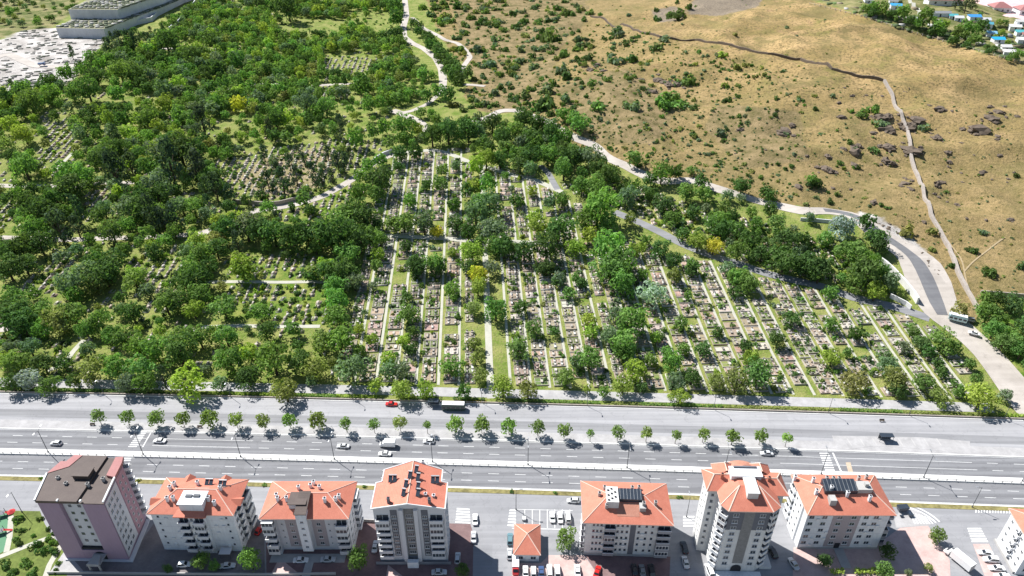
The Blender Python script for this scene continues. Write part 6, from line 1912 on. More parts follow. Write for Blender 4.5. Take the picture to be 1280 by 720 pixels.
# yard and park trees ---------------------------------------------------------
YT = [(251, 700, 11, 'm', "green leafy tree before the box-penthouse block, left of the pair"), (268, 708, 7, 'm', "smaller leafy tree right of its pair before the box-penthouse block"), (313, 701, 13, 'm', "conical green tree between the two low salmon-roof blocks"),
      (447, 702, 13, 'm', "conical green tree before the gap left of the gabled tower"), (707, 671, 13, 'm', "round tree in the paved corner between pavilion and solar-roof block"), (1172, 669, 10, 'm', "round tree at the corner of the pink yard by the junction"),
      (1106, 712, 11, 'm', "bright leafy tree among the hedges before the mauve-panel block"), (1161, 709, 6, 'o', "slim olive tree at the low edge of the pink yard"), (1136, 716, 5, 'b', "small grey shrub-like tree beside the slim olive one"),
      (579, 712, 9, 'd', "dark tree in the shade right of the gabled tower"), (1031, 700, 9, 'd', "dark tree in shade before the mauve-panel block's entrance"), (1110, 688, 10, 'd', "dark tree in shade at the right end of the mauve-panel block"), (210, 711, 6, 'd', "dark bush-like tree by the pink tower's right foot")]
for i, (u, v, r, c, lab) in enumerate(YT):
    q = G(u, v, 3.0)
    R = r * hypot(q[1], 182) / FPX
    q = P(u, v, R * 1.2)
    rnd = random.Random(50 + i)
    kd = 'round'
    root = empty("yard_tree", (q[0], q[1], .05), 0, lab, "tree", "trees in the apartment yards")
    h = R * (1.4 if 'conical' in lab else 1.05)
    cr = link("crown", rnd.choice(CROWN[kd]), root, (0, 0, h * 1.1), rnd.uniform(0, 6), (R, R, h)); cr.color = (*jitter_col(PAL[c], rnd), 1)
    link("trunk", TRUNK[i % 4], root, (0, 0, 0), 0, (R, R, h * .9))
PK = [(24,647,8,'m'),(26,662,6,'d'),(18,672,7,'m'),(22,678,6,'d'),(50,647,5,'d'),(59,660,5,'d'),(40,669,4,'m'),(45,677,8,'d'),(52,687,8,'d'),(66,676,7,'m'),(67,689,7,'d'),(65,668,5,'d'),(6,703,8,'d'),(16,713,8,'d'),(31,702,8,'m'),(40,713,8,'d'),(60,673,6,'g'),(72,703,5,'m'),(68,712,5,'d')]
for i, (u, v, r, c) in enumerate(PK):
    R = r * 215 / FPX * .9
    q = P(u, v, R * .8)
    rnd = random.Random(80 + i)
    o = link("park_shrub", leaf_mesh("park_shrub", *leaf_cloud(900 + i, 260, 'bush'), M['leaf']), None, (q[0], q[1], .1), 0, (R, R, R * 1.2)); o.color = (*jitter_col(PAL[c], rnd), 1)
    add_label(o, f"{CNAME[c]} round shrub on the {'lower' if v > 690 else 'middle' if v > 664 else 'upper'} park lawn", u, "shrub", "shrubs on the park lawn")

# hedges ----------------------------------------------------------------------
HSEG = [(0, 60, 'd'), (60, 120, 'm'), (120, 205, 'd'), (205, 262, 'o'), (262, 370, 'l'), (370, 420, 'm'), (420, 470, 'l'), (500, 545, 'd'), (566, 606, 'd'), (573, 608, 'y'), (640, 672, 'd'), (672, 750, 'm'), (765, 800, 'o'), (800, 905, 'm'), (905, 960, 'o'), (960, 1050, 'o'), (1050, 1130, 'm'), (1130, 1250, 'o'), (1250, 1340, 'l')]


def hedge(a, b_, hgt, wid, c, lab, seed, name="hedge"):
    r = np.random.RandomState(seed)
    L = hypot(b_[0] - a[0], b_[1] - a[1])
    n = int(L * 26)
    f = r.uniform(0, 1, n); s = r.uniform(-wid / 2, wid / 2, n); z = hgt * np.sqrt(r.uniform(0.02, 1, n)) * (1 + .35 * (vnoise(f * L, f * 0, 2.0, seed) - .5))
    d = np.array([(b_[0] - a[0]) / L, (b_[1] - a[1]) / L]); nn = np.array([-d[1], d[0]])
    p = np.column_stack([f * L * d[0] + s * nn[0], f * L * d[1] + s * nn[1], z])
    nm = r.normal(0, .5, (n, 3)); nm[:, 2] += .8; nm /= np.linalg.norm(nm, axis=1)[:, None]
    t1 = np.cross(nm, r.normal(0, 1, (n, 3))); t1 /= np.linalg.norm(t1, axis=1)[:, None]; t2 = np.cross(nm, t1)
    sz = r.uniform(.16, .34, n)[:, None]
    q = np.stack([p - t1 * sz - t2 * sz * .6, p + t1 * sz - t2 * sz * .6, p + t1 * sz + t2 * sz * .6, p - t1 * sz + t2 * sz * .6], 1)
    o = link(name, leaf_mesh(name, q, r.uniform(.2, .9, n), M['leaf']), None, (a[0], a[1], float(height(a[0], a[1]))))
    col_ = PAL[c] if c != 'y' else (.26, .20, .035)
    o.color = (*col_, 1)
    return tag(o, lab, "hedge", "hedges")


for i, (u0, u1, c) in enumerate(HSEG):
    xa, xb = P(u0, 489 + .028 * u0)[0], P(u1, 489 + .028 * u1)[0]
    off = 205.7 if c != 'y' else 204.9
    w_ = "low yellow clipped" if c == 'y' else CNAME[c] + (" dry" if c == 'o' else "")
    hedge((xa, float(road_y(off, xa))), (xb, float(road_y(off, xb))), .7 if c in 'oy' else 1.15, 1.5, c, f"{w_} hedge stretch along the cemetery boundary, {ordw(i)} from left", 40 + i)
hedge(P(1036, 716), P(1054, 716), 1.3, 1.6, 'l', "short clipped hedge before the mauve-panel block, left of the path gap", 90)
hedge(P(1067, 716), P(1102, 716), 1.3, 1.6, 'l', "longer clipped hedge before the mauve-panel block beside the bright tree", 91)
for i, (u, c) in enumerate(((52, 'm'), (172, 'o'), (331, 'm'), (455, 'm'), (640, 'd'), (693, 'm'), (848, 'm'))):
    x = P(u, 597 + u * .0297)[0]
    o = link("verge_bush", CROWN['bush'][i], None, (x, float(road_y(161.9, x)), .1), i, (1.0, .7, .8)); o.color = (*PAL[c], 1)
    tag(o, f"small {CNAME[c]} bush on the roadside verge, {ordw(i)} from left", "bush", "bushes on the roadside verge")

# ------------------------------------------------------------------ graves
BOXES = {}


def box_mass(name, rows, m, label, cat):
    """rows: x, y, z, sx, sy, sz, angle, colour; one mesh of boxes"""
    R = np.array([r[:7] for r in rows], float); Cc = np.array([r[7] for r in rows], float)
    base = np.array([(-.5, -.5, 0), (.5, -.5, 0), (.5, .5, 0), (-.5, .5, 0), (-.5, -.5, 1), (.5, -.5, 1), (.5, .5, 1), (-.5, .5, 1)])
    v = base[None] * R[:, None, 3:6]
    ca, sa = np.cos(R[:, 6])[:, None], np.sin(R[:, 6])[:, None]
    w = np.stack([v[..., 0] * ca - v[..., 1] * sa + R[:, 0:1], v[..., 0] * sa + v[..., 1] * ca + R[:, 1:2], v[..., 2] + R[:, 2:3]], -1)
    fc = np.array([(4, 5, 6, 7), (0, 1, 5, 4), (1, 2, 6, 5), (2, 3, 7, 6), (3, 0, 4, 7)])
    n = len(R)
    lv = (fc[None] + (np.arange(n) * 8)[:, None, None]).reshape(-1)
    me = bpy.data.meshes.new(name)
    me.vertices.add(n * 8); me.vertices.foreach_set("co", w.reshape(-1).astype(np.float32))
    me.loops.add(len(lv)); me.loops.foreach_set("vertex_index", lv.astype(np.int32))
    me.polygons.add(n * 5); me.polygons.foreach_set("loop_start", (np.arange(n * 5) * 4).astype(np.int32))
    me.update()
    a = me.attributes.new("col", 'FLOAT_COLOR', 'FACE')
    a.data.foreach_set("color", np.column_stack([np.repeat(Cc, 5, 0), np.ones(n * 5)]).reshape(-1).astype(np.float32))
    me.materials.append(m)
    return tag(link(name, me), label, cat, kind="stuff")


def attr_mat(name):
    m, t, b = new_mat(name)
    a = N(t, "ShaderNodeAttribute", attribute_name="col")
    geo = N(t, "ShaderNodeNewGeometry")
    c = mixc(t, 1.0, a.outputs["Color"], ramp2(t, noise(t, 1.1, 6, geo.outputs["Position"], .7), (.6, .6, .6), (1.15, 1.15, 1.15), .35, .65), 'MULTIPLY')
    t.links.new(c, b.inputs["Base Color"]); b.inputs["Roughness"].default_value = .85
    return m


M['stoneattr'] = attr_mat("stone_by_attribute")
STONE = [(.42, .375, .32), (.36, .32, .275), (.49, .445, .39), (.29, .27, .235), (.55, .51, .465), (.41, .325, .27)]
BED = {'pink': (.35, .25, .185), 'tan': (.31, .25, .16), 'green': (.115, .165, .035), 'pale': (.47, .42, .37), 'grassy': (.185, .215, .055)}
mb = MB(); mb.box(-.5, .5, -.5, .5, 0, 1); unit = mb.mesh("tomb", M['stonecol'])
mb = MB(); mb.box(-.5, .5, -.5, .5, 0, 1); unitb = mb.mesh("bed", M['stonecol'])
mb = MB(); mb.box(-.5, .5, -.5, .5, 0, 1); unith = mb.mesh("headstone", M['stonecol'])
KERB = {}


def kerb_mesh(w, d, h):
    k = (w, d, h)
    if k not in KERB:
        mb = MB(); t = .2
        mb.box(-w / 2, w / 2, -d / 2, -d / 2 + t, -.4, h); mb.box(-w / 2, w / 2, d / 2 - t, d / 2, -.4, h)
        mb.box(-w / 2, -w / 2 + t, -d / 2 + t, d / 2 - t, -.4, h - .003); mb.box(w / 2 - t, w / 2, -d / 2 + t, d / 2 - t, -.4, h - .003)
        if d > 3.5: mb.box(-w / 2 + t, w / 2 - t, -.09, .09, -.4, h - .05)
        mb.box(-.09, .09, -d / 2 + t, d / 2 - t, -.4, h - .06)
        KERB[k] = mb.mesh("kerb", M['stonecol'])
    return KERB[k]


gr = random.Random(11)
PLOTS = []          # every plot: column, row, x, y, width, depth, bed, stone, tombs
ends = {x0: path_end(x0) for x0 in PX0}
for ci, x0 in enumerate(PX0):
    nxt = PX0[ci + 1] if ci + 1 < len(PX0) else x0 + 8.5
    gap = nxt - x0
    sides = [(x0 + 1.75, min(gap - 2.1, 6.0))] if gap < 10.5 else [(x0 + 2.2, 4.3), (x0 + 2.2 + (gap - 3) / 2 + .4, 4.3)]
    if ci == 0: sides.append((x0 - 6.3, 4.6))
    for sx, w in sides:
        if -12 < sx + w / 2 < -5.5: continue
        y = float(road_y(215.0, sx)); row = 0
        while y < path_end(sx) - 3:
            d = gr.choice((3.2, 3.8, 4.4, 4.4, 5.0))
            row += 1
            yc = y + d / 2
            xc = path_x(sx + w / 2, yc)
            y += d + gr.choice((.4, .5, .7, 1.2))
            if gr.random() < .07 or near_line(xc, yc, -0.4): continue
            PLOTS.append((ci + 1, row, xc, yc, round(w * gr.choice((.86, .95, 1.0)), 1), d, gr.choice(('pink', 'pink', 'tan', 'tan', 'tan', 'green', 'green', 'green', 'grassy', 'grassy', 'pale')), gr.choice(STONE), gr.choice((1, 1, 2, 2, 3, 4, 4, 4))))
PLOTS.sort(key=lambda p: p[3] - .0 * abs(p[2]))


def tomb_rows(p, rnd):
    """tombs and headstones of one plot in its own coordinates"""
    _, _, _, _, w, d, bed, st, n = p
    T_, H_ = [], []
    two = n > 2
    for k in range(n):
        tx = (-w / 4 + (k % 2) * w / 2) if n > 1 else rnd.uniform(-.6, .6)
        ty = (-d / 4 + (k // 2) * d / 2) if two else 0
        tw, td = rnd.uniform(.7, 1.0), min(1.9, d * (.34 if two else .5))
        c = rnd.choice(STONE + [(.58, .56, .53), (.22, .21, .19)])
        h = rnd.uniform(.45, .75)
        T_.append((tx, ty, tw, td, h, c))
        if rnd.random() < .8: H_.append((tx, ty + td / 2 - .08, tw * .8, .16, h + rnd.uniform(.4, .8), c))
    return T_, H_


rows = []
nind = 0
COLW = ["first", "second", "third", "fourth", "fifth", "sixth", "seventh", "eighth", "ninth", "tenth", "eleventh", "twelfth"]
ang0 = -0.052
DUP = {}
for p in PLOTS:
    ci, row, x, y, w, d, bed, st, n = p
    z = float(height(x, y))
    rnd = random.Random(int(x * 17 + y * 29))
    T_, H_ = tomb_rows(p, rnd)
    hk = rnd.choice((.35, .45, .6))
    bc = jitter_col(BED[bed], rnd, .12)
    hidden = any((q[0] - x) ** 2 + (q[1] - 2.5 - y) ** 2 < (q[2] * .7) ** 2 for q in BR[:298] if abs(q[1] - y) < 12)
    if nind < 298 and not hidden:
        nind += 1
        r = empty("grave_plot", (x, y, z), -ang0 * 1.0)
        o = link("kerb", kerb_mesh(w, d, hk), r); o.color = (*st, 1)
        o = link("bed", unitb, r, (0, 0, -.2), 0, (w - .36, d - .36, .2 + hk * .7)); o.color = (*bc, 1)
        for t in T_:
            o = link("tomb", unit, r, (t[0], t[1], hk * .6), 0, (t[2], t[3], t[4])); o.color = (*t[5], 1)
        for t in H_:
            o = link("headstone", unith, r, (t[0], t[1], hk * .6), 0, (t[2], t[3], t[4])); o.color = (*t[5], 1)
        side = "" if (ci, row) not in DUP else " right half of"
        DUP[(ci, row)] = 1
        bw = {'pink': 'pink earth', 'tan': 'tan earth', 'green': 'planted', 'pale': 'pale stone', 'grassy': 'grassy'}[bed]
        stem = f"{bw} grave plot, {ordw(row - 1)} back from the lane,{side} {ordw(ci - 1)} column from left"
        add_label(r, stem, x, "grave", "family grave plots between the white walks")
    else:
        a = -ang0
        ca, sa = cos(a), sin(a)
        def loc(px, py): return x + px * ca - py * sa, y + px * sa + py * ca
        t = .2
        for bx, by, sx, sy in ((0, -d / 2 + .1, w, t), (0, d / 2 - .1, w, t), (-w / 2 + .1, 0, t, d - .4), (w / 2 - .1, 0, t, d - .4), (0, 0, .18, d - .4), (0, 0, w - .4, .18)):
            q = loc(bx, by); rows.append((q[0], q[1], z - .3, sx, sy, .3 + hk, a, st))
        rows.append((x, y, z - .3, w - .4, d - .4, .3 + hk * .7, a, bc))
        for tt in T_ + H_:
            q = loc(tt[0], tt[1]); rows.append((q[0], q[1], z + hk * .6, tt[2], tt[3], tt[4], a, tt[5]))
# smaller graves in the clearings of the left wood and between its trees
for x0 in np.arange(-420, -66, 4.2):
    for y in np.arange(216, 640, 2.9):
        x = x0 - .052 * (y - 212)
        u, v, _ = project(x, y, 0.055 * max(0, y - 214))
        if u < -40 or inpoly([u], [v], WHITEP)[0] or inpoly([u], [v], SCRUBP)[0] or (v < 60 and u < 260): continue
        inc = any(inpoly([u], [v], c)[0] for c in CLEAR)
        if not inc and (crowded(x, y, 3.2) or gr.random() < (.55 if v > 190 else .8)): continue
        if gr.random() < .16 + .9 * max(0, float(vnoise(x, y, 14, 21)) - .45) or near_line(x, y, -1.0): continue
        z = float(height(x, y))
        st = gr.choice(STONE); a = .052 + gr.uniform(-.06, .06)
        if gr.random() < .6:
            rows.append((x, y, z - .4, 2.4, 2.5, .4 + gr.uniform(.2, .4), a, st))
            rows.append((x, y, z - .3, 2.0, 2.1, .3 + gr.uniform(.42, .55), a, jitter_col(BED[gr.choice(('pink', 'tan', 'green', 'grassy', 'green'))], gr)))
        rows.append((x + gr.uniform(-.4, .4), y, z, gr.uniform(.7, 1.1), 1.8, gr.uniform(.6, .9), a, gr.choice(STONE)))
        if gr.random() < .6: rows.append((x, y + .95, z, .8, .18, gr.uniform(1.0, 1.5), a, gr.choice(STONE)))
# graves between the hill road and the inner lane
UPR = [(690, 232), (760, 222), (860, 254), (960, 281), (1075, 312), (1090, 340), (1120, 372), (1020, 348), (925, 326), (850, 298), (765, 260)]
for x0 in np.arange(20, 190, 4.6):
    for y in np.arange(262, 430, 3.0):
        x = x0 - .052 * (y - 212) + gr.uniform(-.4, .4)
        z = float(height(x, y))
        u, v, _ = project(x, y, z)
        if not inpoly([u], [v], UPR)[0] or near_line(x, y, -.8) or gr.random() < .25: continue
        st = gr.choice(STONE); a = .052 + gr.uniform(-.08, .08)
        rows.append((x, y, z - .4, 3.0, 2.5, .4 + gr.uniform(.2, .4), a, st))
        rows.append((x, y, z - .3, 2.6, 2.1, .3 + gr.uniform(.42, .55), a, jitter_col(BED[gr.choice(('pink', 'tan', 'green', 'grassy', 'green'))], gr)))
        rows.append((x + gr.uniform(-.5, .5), y, z, .8, 1.7, gr.uniform(.6, .9), a, gr.choice(STONE)))
# quarry burials and terrace tops
for i in range(420):
    u, v = gr.uniform(-20, 135), gr.uniform(37, 110)
    if not inpoly([u], [v], WHITEP)[0] or near_line(*G(u, v)[:2], 1): continue
    q = G(u, v); rows.append((q[0], q[1], q[2] - .3, gr.uniform(1.8, 4.5), 1.3, .8, gr.uniform(.1, .3), gr.choice(((.12, .12, .10), (.2, .19, .17), (.09, .11, .07)))))
    if gr.random() < .3: rows.append((q[0] + .3, q[1] + 2.4, q[2] - .3, 2.4, 1.4, .6, .2, (.55, .53, .51)))
for A, zt, nlat, nd in ((A1, zt1, 46, 14), (np.array(A2), zt2, 46, 14)):
    pl = [tuple(p) for p in A]
    for i in range(nlat):
        f = (i + .5) / nlat * (len(pl) - 1)
        k = int(f); f -= k
        px = np.array(pl[k]) * (1 - f) + np.array(pl[k + 1]) * f
        for j in range(nd):
            c = gr.choice(((.07, .095, .045), (.10, .12, .06), (.34, .335, .31), (.08, .10, .055), (.22, .22, .19)))
            rows.append((px[0] + gr.uniform(-.8, .8) + j * .8, px[1] + 5 + j * 6.5, zt, 3.0, 4.2, gr.uniform(.4, 1.0), .35, c))


for i in range(420):
    u, v = gr.uniform(1012, 1285), gr.uniform(-3, 76)
    if not inpoly([u], [v], ALLOT)[0] or inpoly([u], [v], [(1135, 0), (1215, 0), (1222, 26), (1160, 20)])[0] or (u > 1205 and v < 26): continue
    q = G(u, v)
    c = gr.choice(((.07, .12, .03), (.10, .16, .04), (.26, .21, .13), (.45, .44, .42), (.20, .22, .08), (.06, .10, .03), (.3, .28, .25)))
    rows.append((q[0], q[1], q[2] - .4, gr.uniform(2, 7), gr.uniform(2, 6), .4 + gr.uniform(.2, 1.4), gr.uniform(-.3, .0), c))
print("GRAVES", len(PLOTS), nind, len(rows))
box_mass("far_graves", rows, M['stoneattr'], "mass of small stone graves filling the farther plots and clearings", "graves")

# cemetery shrubs -------------------------------------------------------------
SH = []
for p in PLOTS:
    k = gr.random()
    if k < .96:
        for _ in range(1 if k > .6 else 2 if k > .3 else 3):
            x, y = p[2] + gr.uniform(-p[4] / 2, p[4] / 2), p[3] + gr.uniform(-p[5] / 2, p[5] / 2)
            SH.append((x, y, gr.choice((.45, .6, .8, 1.0, 1.3, 1.6)), gr.choice("ddmmmobbgl")))
UPS = [(690, 232), (760, 222), (860, 254), (960, 281), (1075, 312), (1090, 340), (1120, 372), (1020, 348), (925, 326), (850, 298), (765, 260)]
for poly in CLEAR + [UPS, UPS[:]]:
    us = [q[0] for q in poly]; vs = [q[1] for q in poly]
    for _ in range(int((max(us) - min(us)) * (max(vs) - min(vs)) / 45)):
        u, v = gr.uniform(min(us), max(us)), gr.uniform(min(vs), max(vs))
        if not inpoly([u], [v], poly)[0]: continue
        q = G(u, v)
        if near_line(q[0], q[1]): continue
        SH.append((q[0], q[1], gr.uniform(.6, 1.5), gr.choice("ddmmmobpll")))
SH.sort(key=lambda s: -s[2] / s[1])
store = []
for i, (x, y, r, c) in enumerate(SH):
    rnd = random.Random(i + 999)
    z = float(height(x, y))
    u, v, _ = project(x, y, z)
    h = r * rnd.uniform(1.0, 1.7)
    if i < 290 and 0 < u < 1280:
        o = link("grave_shrub", rnd.choice(CROWN['bush']), None, (x, y, z + .1), rnd.uniform(0, 6), (r, r, h)); o.color = (*jitter_col(PAL[c], rnd), 1)
        add_label(o, f"{CNAME[c]} shrub, {row_of(v)}, {col_of(u)}", u, "shrub", "shrubs planted on the graves")
    else:
        mass_add(LOW['bush'], 'bush', x, y, z, r, h, .1, c, rnd, store)
mass_obj(store, "grave_planting", "mass of small shrubs planted on the graves", "planting")

# ------------------------------------------------------------------ the dry hill
def rock_mesh(seed, parts):
    r = random.Random(seed)
    bm = bmesh.new()
    for k in range(parts):
        res = bmesh.ops.create_icosphere(bm, subdivisions=2, radius=1.0 if k == 0 else r.uniform(.4, .8))
        off = Vector((0, 0, 0)) if k == 0 else Vector((r.uniform(-1, 1), r.uniform(-.8, .8), r.uniform(-.3, .1)))
        sc = Vector((r.uniform(.8, 1.2), r.uniform(.7, 1.1), r.uniform(.6, 1.0)))
        ph = r.uniform(0, 9)
        for v in res['verts']:
            n = v.co.normalized()
            f = 1 + .30 * sin(n.x * 5 + ph) * sin(n.y * 6 + ph * 2) + .22 * sin(n.z * 7 + n.x * 4 + ph) + r.uniform(-.16, .16)
            v.co = Vector((v.co.x * sc.x, v.co.y * sc.y, v.co.z * sc.z)) * f + off
    me = bpy.data.meshes.new("rock"); bm.to_mesh(me); bm.free()
    me.materials.append(M['rock'])
    return me


import bmesh
ROCKM = [rock_mesh(i, 2 + i % 5) for i in range(10)]
RK = [(960,0,l) for l in [(855,545,26),(1065,655,48),(1115,590,28),(1150,560,26),(845,685,26),(590,650,42),(740,600,32),(560,590,30),(75,655,36),(1245,580,13),(920,555,10),(370,590,24),(690,640,30),(720,620,26),(600,580,26),(680,460,14),(355,515,14),(420,480,14)]] + \
     [(960,180,l) for l in [(685,200,30),(295,60,22),(430,35,34),(600,20,34),(715,30,40),(290,125,34),(590,80,28),(150,215,22),(430,105,22),(850,195,24),(945,305,18),(1210,378,20),(530,290,20),(780,392,14),(900,40,16),(1160,55,13),(1075,140,18),(905,90,16),(1090,380,10),(830,250,13),(850,265,11),(895,290,10),(325,220,11),(195,60,11),(870,190,14)]] + \
     [(640,0,l) for l in [(730,400,28),(780,420,28),(830,420,22),(705,460,22),(1140,650,20),(390,350,22),(460,355,18),(650,400,16),(430,325,16)]]
rnd = random.Random(3)
for k in range(62):
    u, v = rnd.uniform(760, 1270), rnd.uniform(105, 340)
    if v > 230 + (u - 960) * .25: continue
    RK.append((0, 0, (u * 4, v * 4, rnd.uniform(4, 10))))
for k in range(26):                                        # broken stone along the road cut
    f = rnd.random()
    u = np.interp(f, [0, .3, .6, 1], [1070, 1110, 1140, 1172]); v = np.interp(f, [0, .3, .6, 1], [265, 284, 304, 345])
    RK.append((1, 0, (u * 4 - 4 + rnd.uniform(-24, 24), v * 4 + rnd.uniform(-14, 14), rnd.uniform(4, 9))))
for ox, oy, (x, y, r) in list(RK):
    if ox == 960 and r > 24 or ox == 640 and r > 20:
        for j in range(5 if y < 700 or ox == 640 else 4):
            RK.append((ox, oy, (x + rnd.uniform(-2.2, 2.2) * r, y + rnd.uniform(-1.1, 1.0) * r, r * rnd.uniform(.22, .55))))
for i, (ox, oy, (x, y, r)) in enumerate(RK):
    pale = ox == 1
    q = G(ox + x / 4, oy + y / 4)
    R = r / 4 * (q[1] * cos(PITCH) - (q[2] - CAMH) * sin(PITCH)) / FPX * .8
    o = link("rock", ROCKM[i % 10], None, (q[0], q[1], q[2] - R * .12), rnd.uniform(0, 6), (R * 1.35, R * 1.1, R * .9))
    u, v = ox + x / 4, oy + y / 4
    band = "upper dry slope" if v < 130 else "middle dry slope" if v < 190 else "lower dry slope" if v < 250 else "foot of dry hill"
    sz = "large" if r > 27 else "mid-sized" if r > 15 else "small"
    part_ = "left of wall" if u < 1105 else "at the wall" if u < 1150 else "right of wall"
    add_label(o, f"{sz} brown rock outcrop, {band}, {part_}" if not pale else "broken rock lump along the dirt road cutting", u, "rock", "rocks on the dry hill")
HS = [(640,0,l) for l in [(230,35,25,'d'),(290,60,25,'d'),(520,150,38,'b'),(545,165,30,'b'),(730,230,28,'d'),(770,190,30,'b'),(520,295,42,'b'),(610,290,28,'d'),(370,280,25,'d'),(330,290,22,'d'),(265,260,32,'m'),(1050,270,25,'l'),(720,45,20,'d'),(720,90,22,'d'),(830,60,40,'d'),(790,70,28,'d'),(880,30,20,'d'),(1070,495,22,'d'),(740,505,40,'g'),(775,480,42,'g'),(810,470,36,'g'),(830,505,38,'g'),(790,515,38,'g'),(860,515,26,'g'),(1130,330,25,'o'),(1170,320,20,'o'),(575,215,18,'d'),(200,180,50,'m'),(250,340,30,'b'),(280,380,30,'d'),(180,430,45,'b'),(130,520,40,'d'),(170,510,50,'d'),(270,490,30,'b'),(400,410,25,'m'),(475,390,25,'m'),(580,380,25,'m'),(650,435,18,'d'),(890,400,35,'m'),(1050,660,32,'b'),(430,520,40,'m'),(600,520,40,'b'),(60,470,30,'d'),(20,480,30,'d'),(110,320,30,'b'),(40,300,30,'b'),(910,530,24,'d'),(300,160,18,'d'),(360,95,20,'d')]] + \
     [(960,0,l) for l in [(465,555,32,'m'),(525,540,30,'m'),(560,610,36,'b'),(770,635,26,'b'),(240,540,16,'d'),(40,565,18,'d'),(180,500,12,'d'),(5,380,12,'d'),(410,710,20,'m')]] + \
     [(960,180,l) for l in [(220,180,35,'d'),(360,90,16,'d'),(535,20,28,'d'),(690,425,36,'o'),(1100,625,36,'d'),(1262,600,34,'d'),(1030,525,26,'d'),(990,520,16,'d'),(1075,430,24,'b'),(815,430,24,'o'),(570,300,14,'d'),(600,315,14,'d'),(305,280,18,'d'),(340,250,12,'d'),(1250,155,16,'d'),(890,235,12,'d'),(920,600,20,'d'),(810,520,22,'o'),(830,590,16,'d'),(175,315,14,'d'),(85,120,14,'d'),(45,95,12,'d')]] + \
     [(320,0,l) for l in [(1060,30,26,'m'),(1140,40,26,'b'),(1080,80,26,'d'),(1200,190,26,'b'),(1240,240,24,'d'),(1110,240,30,'b'),(1180,310,40,'b'),(1130,420,26,'d'),(1200,460,26,'b'),(980,520,26,'o'),(1040,545,20,'d'),(1080,530,18,'d'),(1150,110,26,'d'),(1000,30,26,'d'),(900,30,30,'d'),(950,90,30,'b'),(1190,520,20,'d'),(830,30,26,'m'),(870,70,24,'b')]]
HILL = []
for ox, oy, (x, y, r, c) in HS: HILL.append((ox + x / 4, oy + y / 4, r / 4, c))
for k in range(3600):
    u, v = 540 + 560 * rnd.random() ** 1.25, rnd.uniform(-5, 262)
    if not inpoly([u], [v], HILLP)[0]: continue
    dens = 1.0 if u < 760 else 1.25 if u < 930 else .6 if u < 1000 else .2
    if v < 25 + max(0, (u - 740)) * .25 and u > 730: dens *= .08
    dens *= .35 + 1.1 * float(vnoise(u, v * 1.6, 34, 5))
    if rnd.random() > dens: continue
    HILL.append((u, v, rnd.choice((1.2, 1.4, 1.6, 1.9, 2.2, 2.6, 3.2, 4.2)) * (1.3 if u < 740 else .85), rnd.choice("dddbbbomo")))
hu = np.array([h[0] for h in HILL]); hv = np.array([h[1] for h in HILL]); hr = np.array([h[2] for h in HILL])
gh = ground(hu, hv + hr * .6)
HSB = []
for i, h in enumerate(HILL):
    q = gh[i]
    if near_line(q[0], q[1], -1): continue
    HSB.append((h[2], q, h, h[2] * (q[1] * cos(PITCH) - (q[2] - CAMH) * sin(PITCH)) / FPX))
HSB.sort(key=lambda t: -t[0])
store = []
for i, (rp, q, h, R) in enumerate(HSB):
    r2 = random.Random(i + 77)
    hh = R * r2.uniform(.9, 1.5)
    u, v, c = h[0], h[1], h[3]
    col_ = tuple(x * .9 + y * .1 for x, y in zip(PAL[c], (.12, .09, .05)))
    if i < 290:
        o = link("hillside_shrub", r2.choice(CROWN['bush']), None, (q[0], q[1], q[2]), r2.uniform(0, 6), (R, R, hh)); o.color = (*jitter_col(col_, r2), 1)
        band = "hilltop" if v < 40 else "upper dry slope" if v < 90 else "middle dry slope" if v < 140 else "lower dry slope" if v < 190 else "foot of dry hill"
        part_ = "far left" if u < 620 else "left" if u < 700 else "centre left" if u < 780 else "centre" if u < 870 else "centre right" if u < 980 else "right" if u < 1120 else "far right"
        sz = "large" if rp > 7 else "mid-sized" if rp > 3 else "small"
        add_label(o, f"{sz} {CNAME[c]} shrub, {band}, {part_}", u, "shrub", "shrubs on the dry hill")
    else:
        mass_add(LOW['bush'], 'bush', q[0], q[1], q[2], R, hh, 0, c, r2, store)
# dry tufts and dwarf scrub, too many to count
tu, tv = [], []
for k in range(8500):
    u, v = rnd.uniform(530, 1275), rnd.uniform(0, 390)
    if inpoly([u], [v], HILLP)[0] and rnd.random() < (.8 if u < 800 else .45 if u < 980 else .25) * (.3 + 1.2 * float(vnoise(u, v * 1.5, 26, 8))) and not (v < 30 + max(0, u - 760) * .22 and u > 740 and rnd.random() < .9):
        tu.append(u); tv.append(v)
gt = ground(tu, tv)
for i in range(len(tu)):
    r2 = random.Random(i)
    R = r2.uniform(.3, .85)
    if near_line(gt[i, 0], gt[i, 1], -1.5): continue
    mass_add(LOW['bush'], 'bush', gt[i, 0], gt[i, 1], gt[i, 2], R, R * r2.uniform(.7, 1.5), 0, r2.choice("dobboo"), r2, store)
mass_obj(store, "dwarf_scrub", "dwarf scrub and dry tufts scattered over the golden hillside", "scrub")

